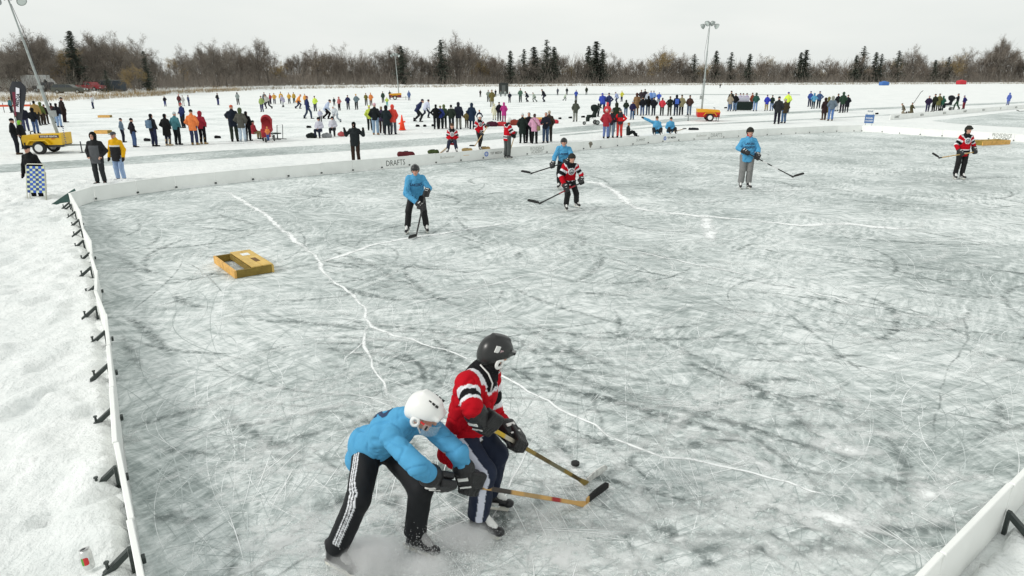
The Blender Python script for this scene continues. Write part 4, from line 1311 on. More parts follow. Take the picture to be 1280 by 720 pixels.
def player(root_at, J, vox, label, jersey, pants, hat=None, hat_kind='helmet', hat_m=None, hem=0.16, grips=None, group='hockey players', face=0.0, scale=1.0, skates=True, wr=0.028, extra_top=(), loose=1.0, skin=SKIN, beard=None, boot_m=BOOT_B, accent=WHITE_TRIM, glove_m=LEATHER_B, collar_m=None, bulk=1.0, lets=True):
    """J in world or local metres; grips {S: (shaft axis, n)} closes a glove on the stick"""
    root = empty('person', root_at, face)
    root.scale = (scale,) * 3
    tag(root, label, 'person', group)
    V, Fc = surf(body_prims(J, hand=not grips), max(vox * 0.9, .007), 0.025)
    link('body', mesh_data('body', V, Fc, True, face_colour(J, V, skin, beard)), SKINM, root)
    rt_, fw_, up_ = torso_axes(J)
    def wrk(V):
        q = np.stack([V @ unit(rt_ + .5 * up_), V @ unit(fw_ - .3 * up_), V @ up_], 1)
        big = fbm(q * A((5, 5, 3.2)), 2, 5) - .5
        fold = np.abs(fbm(q * A((9, 9, 3.0)), 2, 21) - .5)
        f2 = np.abs(fbm(q[:, [2, 0, 1]] * A((10, 3.5, 8)), 2, 41) - .5)
        return wr * (big * 1.1 + .2) - wr * .48 * np.exp(-(fold / 0.036) ** 2) - wr * .36 * np.exp(-(f2 / 0.036) ** 2)
    V, Fc = surf(top_prims(J, hem=hem, bulk=1.0 * bulk, arm=1.0 * bulk, cuff=1.10, sleeve=.78 if grips else 1.0) + list(extra_top), vox, 0.045, wrk)
    jer = link('jersey', mesh_data('jersey', V, Fc, True, jersey(V, J, hem=hem)), JERSEY_M, root)
    root_data = (V, Fc)
    V, Fc = surf(leg_prims(J, loose, 1.1, 0.02 if skates else 0), vox, 0.04, lambda V: wr * .8 * (fbm(V * A((9, 9, 6)), 3, 8) - .5))
    link('trousers', mesh_data('trousers', V, Fc, True, pants(V, J)), PANTS_M, root)
    for S in 'RL':
        if skates: skate(root, J, S, max(vox * .8, .006), boot_m, accent)
        if grips and S in grips:
            s_, n_ = grips[S]
            d = unit(J[S + 'wr'] - J[S + 'el'])
            P, w_ = glove_prims(J[S + 'wr'] + d * 0.06, d, unit(s_), A(n_, dtype=float))
            d2 = unit(d - unit(s_) * (d @ unit(s_)))
            V, Fc = surf(P, min(vox, .0062), 0.004)
            gl = link('glove', mesh_data('glove', V, Fc, True), glove_m, root)
            V, Fc = surf(cuff_prims(J[S + 'wr'] + d * .0, d, unit(A(n_, dtype=float) - d * (A(n_, dtype=float) @ d))), min(vox, .009), 0.01)
            link('cuff', mesh_data('cuff', V, Fc, True), glove_m, gl)
            nn = unit(A(n_, dtype=float) - d * (A(n_, dtype=float) @ d)); ss = np.cross(d, nn)
            tr = MB()
            tr.box(J[S + 'wr'] - d * .06 + nn * .078, (.036, .012, .004), np.stack([ss, d, nn], 1))
            tr.build('glove_trim', WHITE_TRIM, gl)
            MB().box(J[S + 'wr'] + d * .012 + nn * .074, (.040, .006, .003), np.stack([ss, d, nn], 1)).build('glove_trim', WHITE_TRIM, gl)
        else:
            d = unit(J[S + 'wr'] - J[S + 'el'])
            V, Fc = surf([cap(J[S + 'wr'] - d * 0.05, J[S + 'wr'] + d * 0.02, .06, .052, .02), cap(J[S + 'wr'] + d * 0.02, J[S + 'wr'] + d * 0.10, 0.052, 0.046, .02), cap(J[S + 'wr'] + d * 0.10, J[S + 'wr'] + d * 0.13 + A((0, 0, -.03)), 0.045, 0.03, .02)], vox, 0.02)
            link('glove', mesh_data('glove', V, Fc, True), glove_m, root)
    if hat_m is not None:
        V, Fc = surf(hat_prims(J, hat_kind), max(vox * .7, .0065), 0.018)
        link({'helmet': 'helmet', 'beanie': 'beanie', 'cap': 'cap', 'balaclava': 'balaclava'}[hat_kind], mesh_data('helmet', V, Fc, True), hat_m, root)
    if collar_m is not None:
        H = head_frame(J)
        V, Fc = surf([cap(J['neck'], J['head'] - H[:, 2] * .06 - H[:, 1] * .005, .075, .07, .02), minus(ell(J['head'] + H[:, 1] * .12 - H[:, 2] * .02, (.06, .08, .06), H, .01))], max(vox * .7, .007), .02)
        link('neck_warmer', mesh_data('neck_warmer', V, Fc, True), collar_m, root)
    return root, root_data

def chest_text(root, data, J, s, size, m, back=False, dz=0.02, sx=1.0, dx=0.0):
    """lettering laid on the cloth of a jersey"""
    V, Fc = data
    bvh = BVHTree.FromPolygons([tuple(v) for v in V], [tuple(f) for f in Fc.tolist()])
    rt, fw, up = torso_axes(J)
    me = text_mesh(s, size, 0.0, size * .03)
    bm = bmesh.new(); bm.from_mesh(me)
    bmesh.ops.subdivide_edges(bm, edges=[e for e in bm.edges if e.calc_length() > .02], cuts=1)
    f = -fw if back else fw
    r = rt if back else -rt
    for v in bm.verts:
        p = J['chest'] + up * (v.co.y + dz) + r * (v.co.x * sx + dx)
        hit = bvh.ray_cast(Vector(p + f * 0.6), Vector(-f))
        v.co = (hit[0] + Vector(f) * 0.005) if hit[0] is not None else Vector(p + f * .16)
    bm.to_mesh(me); bm.free()
    link('lettering', me, m, root)
INK_J = plain('navy_jersey_print', (0.02, 0.04, 0.10), 0.8)

# ---- foreground: the player in light blue
def rel(J, o): return {k: (A(v, dtype=float) if k in ('look', 'crown', 'Rft', 'Lft', 'Rup', 'Lup') else A(v, dtype=float) - o) for k, v in J.items()}
oB = A((-0.95, 3.95, 0.0))
JB = rel(dict(pel=(-1.0, 4.26, .735), Rhip=(-1.03, 4.165, .735), Lhip=(-.93, 4.335, .715), Rkn=(-1.045, 3.86, .575), Ran=(-1.235, 3.86, .142), Lkn=(-.635, 4.01, .565), Lan=(-.70, 4.03, .145),
              chest=(-.84, 4.136, .954), neck=(-.715, 4.05, 1.09), head=(-.588, 4.0, 1.165), Rsh=(-.80, 3.885, 1.03), Lsh=(-.585, 4.16, .985), Rel=(-.60, 3.69, .94), Rwr=(-.455, 3.83, .785),
              Lel=(-.365, 3.99, .86), Lwr=(-.315, 4.02, .635), look=(.80, -.28, -.52), crown=(.45, -.12, .88), Rft=(.80, -.50, 0), Lft=(.88, -.45, 0)), oB)
heelB = gp(733, 631)
LgB = JB['Lwr'] + oB + unit(JB['Lwr'] - JB['Lel']) * .06
sB = unit(heelB - LgB)
buttB = LgB - sB * 0.36
JB['Rwr'] = (LgB - sB * 0.24) - oB - unit(JB['Rwr'] - JB['Rel']) * .06
WOOD, BLK, RDC, YEL, GOLD = lin('#c49a5a'), (0.015, 0.015, 0.015), lin('#a02020'), lin('#c8a52c'), lin('#8b7433')
rootB, dataB = player(oB, JB, 0.0085, 'player in light blue jersey and white helmet lunging with his stick at the puck', blue_colour,
    lambda V, J: stripe_colour(V, J, (0.010, 0.011, 0.013), (-.019, 0, .019), .0052, t0=.04, t1=.86, turn=-0.25), hat_kind='helmet', hat_m=PLASTIC_W, hem=0.15,
    grips=dict(R=(sB, (-.3, -.8, .5)), L=(sB, (-.2, -.9, .4))), wr=0.024, group='the two players at the puck',
    extra_top=[ell(A((-1.06, 4.25, .80)) - oB, (.11, .15, .10), None, .06)], loose=1.05, accent=BOOT_G, bulk=.95)
chest_text(rootB, dataB, JB, '22', .22, INK_J, back=True, dz=.06)
def helmet_bits(root, J, shell_m, guard_m, visor, vents=True, sticker=True):
    H = head_frame(J); c = J['head']; rt, fw, up = H[:, 0], H[:, 1], H[:, 2]
    z = lambda a, b, d: c + rt * a + fw * b + up * d
    for sg in (-1, 1):
        V, Fc = surf([ell(z(.098 * sg, -.005, -.035), (.012, .036, .046), H), minus(ell(z(.104 * sg, -.002, -.035), (.03, .014, .022), H, .004)), cap(z(.092 * sg, .03, -.06), z(.055 * sg, .06, -.115), .006, .006, .004)], .0055, .006)
        link('ear_guard', mesh_data('ear_guard', V, Fc, True), guard_m, root)
    if vents:
        for i in range(3):
            a = (-.028 + .028 * i)
            p = z(.050, a + .03, .128)
            MB().box(p, (.005, .010, .006), H).build('vent', DARKHOLE, root)
            MB().box(z(-.050, a + .03, .128), (.005, .010, .006), H).build('vent', DARKHOLE, root)
    if sticker:
        MB().box(z(.1035, .045, -.005), (.003, .017, .006), H).build('sticker', RED_STK, root)
        MB().box(z(.1035, .082, -.02), (.004, .006, .016), H).build('strap_clip', DARKHOLE, root)
    if visor:
        n = 10; V, Fc = [], []
        for i in range(n + 1):
            t = math.pi * (-.42 + .84 * i / n)
            for dz in (.005, -.085):
                V.append(z(.112 * math.sin(t), .03 + .118 * math.cos(t) + (.0 if dz > 0 else .004), dz))
        Fc = [(2 * i, 2 * i + 1, 2 * i + 3, 2 * i + 2) for i in range(n)]
        m, N, Lk, b = nodes('clear_visor')
        b.inputs['Base Color'].default_value = (.75, .8, .82, 1); b.inputs['Roughness'].default_value = .08; b.inputs['Alpha'].default_value = .28
        link('visor', mesh_data('visor', V, Fc, True), m, root)
helmet_bits(rootB, JB, PLASTIC_W, PLASTIC_W, True)
stick('wooden stick with black taped blade held by the light blue player', buttB, heelB, gp(757, 611) - heelB,
      [(0, 1, WOOD), (0, .30, BLK), (.30, .345, WOOD), (.345, .47, lin('#38302a')), (.47, .55, WOOD), (.55, .66, lin('#a88a5c')), (.74, .80, RDC)], plain('stick_wood', WOOD, .5), plain('black_tape', (.02, .02, .02), .9, bump=.3, bscale=150))

# ---- foreground: the player in the red striped jersey
oR = A((-0.24, 4.35, 0.0))
JR = rel(dict(pel=(-.345, 4.38, .80), Rhip=(-.37, 4.30, .79), Lhip=(-.285, 4.46, .765), Rkn=(-.20, 4.16, .585), Ran=(-.252, 4.22, .145), Lkn=(-.12, 4.48, .55), Lan=(-.19, 4.54, .145),
              chest=(-.268, 4.379, 1.111), neck=(-.185, 4.39, 1.29), head=(-.12, 4.394, 1.42), Rsh=(-.305, 4.205, 1.265), Lsh=(-.175, 4.565, 1.19), Rel=(-.275, 4.04, 1.185), Rwr=(-.215, 4.11, 1.045),
              Lel=(-.15, 4.60, .86), Lwr=(-.024, 4.388, .78), look=(.78, .50, -.40), crown=(.36, .10, .93), Rft=(.93, -.36, 0), Lft=(.98, -.2, 0)), oR)
heelR = gp(734, 605)
dRr = unit(JR['Rwr'] - JR['Rel'])
gRr = JR['Rwr'] + oR + dRr * .06
sR = unit(heelR - gRr)
buttR = gRr - sR * 0.06
gL = gRr + sR * 0.40
JR['Lwr'] = gL - oR - unit(JR['Lwr'] - JR['Lel']) * .06
rootR, dataR = player(oR, JR, 0.0085, 'player in red, black and white jersey and black helmet shielding the puck', lambda V, J, hem: red_colour(V, J, hem, False, .15),
    lambda V, J: stripe_colour(V, J, lin('#1a2338'), (0,), .025, c=(0.62, 0.64, 0.74), turn=-0.55), hat_kind='helmet', hat_m=PLASTIC_B, hem=0.19,
    grips=dict(R=(sR, (-.5, -.8, .2)), L=(sR, (.3, -.3, .9))), wr=0.030, group='the two players at the puck', loose=1.08, bulk=1.07, collar_m=plain('black_fleece', (.012, .012, .013), .95))
helmet_bits(rootR, JR, PLASTIC_B, PLASTIC_W, False, vents=False, sticker=False)
Hh = head_frame(JR)
zz = lambda a, b, d: JR['head'] + Hh[:, 0] * a + Hh[:, 1] * b + Hh[:, 2] * d
MB().box(zz(.095, -.068, .065), (.004, .018, .024), Hh).build('sticker', WHITE_TRIM, rootR)
MB().box(zz(.0985, -.030, .055), (.004, .012, .012), Hh).build('sticker', plain('pink_grey_sticker', (.45, .32, .34), .5), rootR)
MB().box(zz(.085, .082, .075), (.004, .018, .007), Hh).build('sticker', BOOT_G, rootR)
# white lace hanging at the collar
rtR, fwR, upR = torso_axes(JR)
MB().tube([JR['neck'] + rtR * .09 + upR * .06 - fwR * .03, JR['neck'] + rtR * .10 + fwR * .05 + upR * .03, JR['neck'] + rtR * .09 + fwR * .10 - upR * .03, JR['neck'] + rtR * .10 + fwR * .11 - upR * .09], .006, 6).build('collar_lace', WHITE_TRIM, rootR, True)
stick('gold and black stick with white blade held by the red jersey player', buttR, heelR, gp(754, 590) - heelR,
      [(0, 1, GOLD), (0, .12, lin('#c8c4b4')), (.12, .2, YEL), (.2, .34, lin('#b8b0a0')), (.46, .60, lin('#5d4d26')), (.60, .74, lin('#6f6a52')), (.82, .92, lin('#4b3d1c'))], plain('white_stick_blade', (.66, .66, .63), .4, var=.3, vscale=30), None, bl=.27)
pk = gp(719, 584)
puck = MB().disc((0, 0, 0), [.034, .0381, .0381, .034], [0, .003, .0225, .0254], (0, 0, 1), 28)
tag(puck.build('puck', RUBBER, None, True, (pk[0], pk[1], 0.027)), 'black rubber puck on the ice beside the white stick blade', 'puck')
# ------------------------------------------------------------------ the other players on the near rink
def turn(v, a):
    c, s = math.cos(a), math.sin(a); return A((v[0] * c - v[1] * s, v[0] * s + v[1] * c, v[2]))
def lift(J, dz=0.06):
    """stand on blades instead of soles"""
    return {k: (v + A((0, 0, dz)) if k not in ('look', 'crown', 'Rft', 'Lft') else v) for k, v in J.items()}
def with_stick(px, py, J, label, jersey, pants, stick_label, hands, heel, bdir, wraps, face=180, vox=.012, tape=True, scale=1.0, grips_n=None, **kw):
    """hands: which hand is on top; heel in the player's own frame"""
    g = gp(px, py); g[2] = 0.004
    f = R(face)
    top, low = hands
    hl = A(heel, dtype=float)
    gt = J[top + 'wr'] + unit(J[top + 'wr'] - J[top + 'el']) * .06
    gl = J[low + 'wr'] + unit(J[low + 'wr'] - J[low + 'el']) * .06
    s = unit(hl - gt)
    # slide the low hand on to the shaft
    t = (gl - gt) @ s; want = gt + s * t
    J[low + 'wr'] = J[low + 'wr'] + (want - gl)
    nrm = A((0, .6, .6))
    root, data = player(g, J, vox, label, jersey, pants, grips={top: (s, nrm), low: (s, nrm)}, face=f, scale=scale, **kw)
    toW = lambda v: g + turn(v, f) * scale
    st = stick(stick_label, toW(gt - s * .07), toW(hl), turn(unit(bdir), f), wraps, plain('black_stick_blade', (.02, .02, .02), .6), None, w=(.012, .016))
    return root, data
BEANIE_D = plain('dark_knit', lin('#23241f'), .95, bump=.5, bscale=60)
BLACKP = lambda V, J: np.tile(A((.012, .012, .013)), (len(V), 1))
GREYP = lambda V, J: np.tile(A(lin('#7d7d7c')), (len(V), 1))
BLKW = [(0, 1, (.02, .02, .02))]
# light blue, gliding towards the camera, hands low on the stick
J = lift(stance('front', 'apart', 26, (0, 1, -.12)))
J['Rel'], J['Rwr'] = A((.25, .26, 1.02)), A((.08, .36, .80)); J['Lel'], J['Lwr'] = A((-.31, .22, 1.14)), A((-.24, .40, 1.06))
J['Ran'] = A((.26, .05, .145)); J['Lan'] = A((-.20, -.03, .145)); J['Rkn'] = A((.21, .10, .56)); J['Lkn'] = A((-.16, .10, .55))
r1, d1 = with_stick(523, 291, J, 'light blue jersey player in black trousers bent over his stick, nearest the wooden goal', blue_colour, BLACKP, 'black stick held upright by the player nearest the wooden goal', 'LR', (.04, .52, .02), (.3, .6, 0), BLKW, face=186, hat_kind='helmet', hat_m=PLASTIC_B, hem=.15, scale=.90)
chest_text(r1, d1, J, 'LAKERS', .085, INK_J, dz=.03)
# light blue in the back, skating behind the red one
J = lift(stance('front', 'skate', 22, (0, 1, 0)))
J['Rel'], J['Rwr'] = J['Rsh'] + A((.13, .02, -.27)), J['Rsh'] + A((.16, .16, -.47)); J['Lel'], J['Lwr'] = J['Lsh'] + A((-.12, .10, -.25)), J['Lsh'] + A((.05, .28, -.36))
r2, d2 = with_stick(704, 236, J, 'light blue jersey player in a dark helmet skating behind the red one', blue_colour, BLACKP, 'dark stick reaching out from the player behind the red one', 'LR', (1.02, .30, .50), (.9, .1, .1), BLKW, face=172, hat_kind='helmet', hat_m=PLASTIC_B, hem=.15, scale=.98)
chest_text(r2, d2, J, 'LAKERS', .085, INK_J, dz=.03)
# red, skating at us
J = lift(stance('front', 'skate', 18, (0, 1, 0)))
J['Rel'], J['Rwr'] = J['Rsh'] + A((.15, .03, -.26)), J['Rsh'] + A((.10, .18, -.47)); J['Lel'], J['Lwr'] = J['Lsh'] + A((-.16, .04, -.25)), J['Lsh'] + A((-.10, .22, -.40))
r3, d3 = with_stick(711, 263, J, 'red jersey player in a black cap skating forward with his stick out to the side', red_colour, BLACKP, 'red and black stick held low by the skating red player', 'LR', (1.02, .35, .30), (.9, -.2, .15), [(0, 1, (.02, .02, .02)), (.2, .55, lin('#8a2029'))], face=196, hat_kind='helmet', hat_m=BEANIE_D, hem=.17, scale=.91)
# light blue, standing with grey trousers
J = lift(stance('front', 'stand', 0, (0, 1, -.05)))
J['Rel'], J['Rwr'] = A((.30, .02, 1.20)), A((.12, .20, 1.10)); J['Lel'], J['Lwr'] = A((-.28, .0, 1.18)), A((-.22, .18, .97))
r4, d4 = with_stick(930, 236, J, 'light blue jersey player in grey trousers and red neck warmer standing upright', blue_colour, GREYP, 'black and white stick held across by the player in grey trousers', 'RL', (-1.25, .45, .42), (-.9, .1, .25), [(0, 1, (.02, .02, .02)), (.36, .46, (.6, .6, .6)), (.55, .68, (.65, .65, .65))], face=176, hat_kind='helmet', hat_m=BEANIE_D, hem=.16, loose=1.15, scale=1.045, collar_m=plain('red_fleece', lin('#b02228'), .95), bulk=1.08)
chest_text(r4, d4, J, 'LAKERS', .085, INK_J, dz=.05); chest_text(r4, d4, J, 'HOCKEY', .085, INK_J, dz=-.05)
# red, standing at the far end with his stick across his thighs
J = lift(stance('front', 'stand', 4, (-.1, 1, 0)))
J['Rel'], J['Rwr'] = A((.30, .02, 1.16)), A((.22, .18, .95)); J['Lel'], J['Lwr'] = A((-.30, -.02, 1.18)), A((-.30, .10, .98))
r5, d5 = with_stick(1197, 224, J, 'red jersey player in a dark cap standing with his stick held level', red_colour, BLACKP, 'pale stick with black blade held level by the player near the end boards', 'LR', (1.02, .42, .76), (.8, .2, .35), [(0, 1, lin('#c9a873')), (.92, 1, (.02, .02, .02))], face=178, hat_kind='helmet', hat_m=BEANIE_D, hem=.17, scale=1.0)
# red, leaning over the boards with his back to us
J = lift(stance('front', 'stand', 6, (0, 1, 0)))
J['Rel'], J['Rwr'] = A((.27, .12, 1.16)), A((.12, .34, 1.12)); J['Lel'], J['Lwr'] = A((-.26, .12, 1.16)), A((-.14, .34, 1.04))
r6, d6 = with_stick(634, 199, J, 'red jersey player in white helmet and grey trousers stepping over the long boards', red_colour, lambda V, J: np.tile(A(lin('#4d5150')), (len(V), 1)), 'pale stick held over the boards by the player in the white helmet', 'RL', (-.62, .55, .03), (-.8, .3, 0), [(0, 1, lin('#c9a873'))], face=-52, hat_kind='helmet', hat_m=PLASTIC_W, hem=.17, scale=.97, loose=1.1)
# red, standing behind the boards in a white helmet
J = lift(stance('front', 'step', 0, (0, 1, 0)))
J['Rel'], J['Rwr'] = A((.30, -.02, 1.17)), A((.22, .20, 1.0)); J['Lel'], J['Lwr'] = A((-.30, .08, 1.2)), A((-.30, .32, 1.25))
r7, d7 = with_stick(600, 188, J, 'red jersey player in a white helmet standing behind the boards holding a stick upright', red_colour, BLACKP, 'pale stick slanting across the standing red player behind the boards', 'LR', (.42, .30, .25), (.9, .2, 0), [(0, 1, lin('#c9a873'))], face=206, hat_kind='helmet', hat_m=PLASTIC_W, hem=.17, scale=.93)
# red, sitting behind the boards
J = stance('front', 'sit', 8, (0, 1, 0))
J['Ran'] = A((.2, .45, .14)); J['Lan'] = A((-.2, .45, .14))
player(gp(566, 190), J, .02, 'red jersey player with a bare head sitting behind the long boards', red_colour, lambda V, J: np.tile(A(lin('#23283a')), (len(V), 1)), hat_kind='beanie', hat_m=plain('brown_hair', lin('#4a3826'), .9), hem=.15, face=R(182), scale=1.02)
# the two light blue substitutes sitting behind the boards, one waving
J = stance('front', 'ground', 0, (0, 1, 0))
J['Rsh'] = J['Rsh'] + A((0, 0, .03)); J['Rel'], J['Rwr'] = J['Rsh'] + A((.28, .03, .12)), J['Rsh'] + A((.55, .05, .24))
player(gp(820, 169), J, .024, 'light blue jersey player sitting behind the boards with one arm raised', blue_colour, BLACKP, hat_kind='beanie', hat_m=plain('brown_hair', lin('#4a3826'), .9), hem=.10, face=R(176), scale=1.12, bulk=1.1)
J = stance('front', 'ground', 6, (0, 1, 0))
player(gp(837, 167.5), J, .024, 'light blue jersey player sitting on the snow beside the waving one', blue_colour, BLACKP, hat_kind='beanie', hat_m=BEANIE_D, hem=.10, face=R(188), scale=1.03, bulk=1.1)
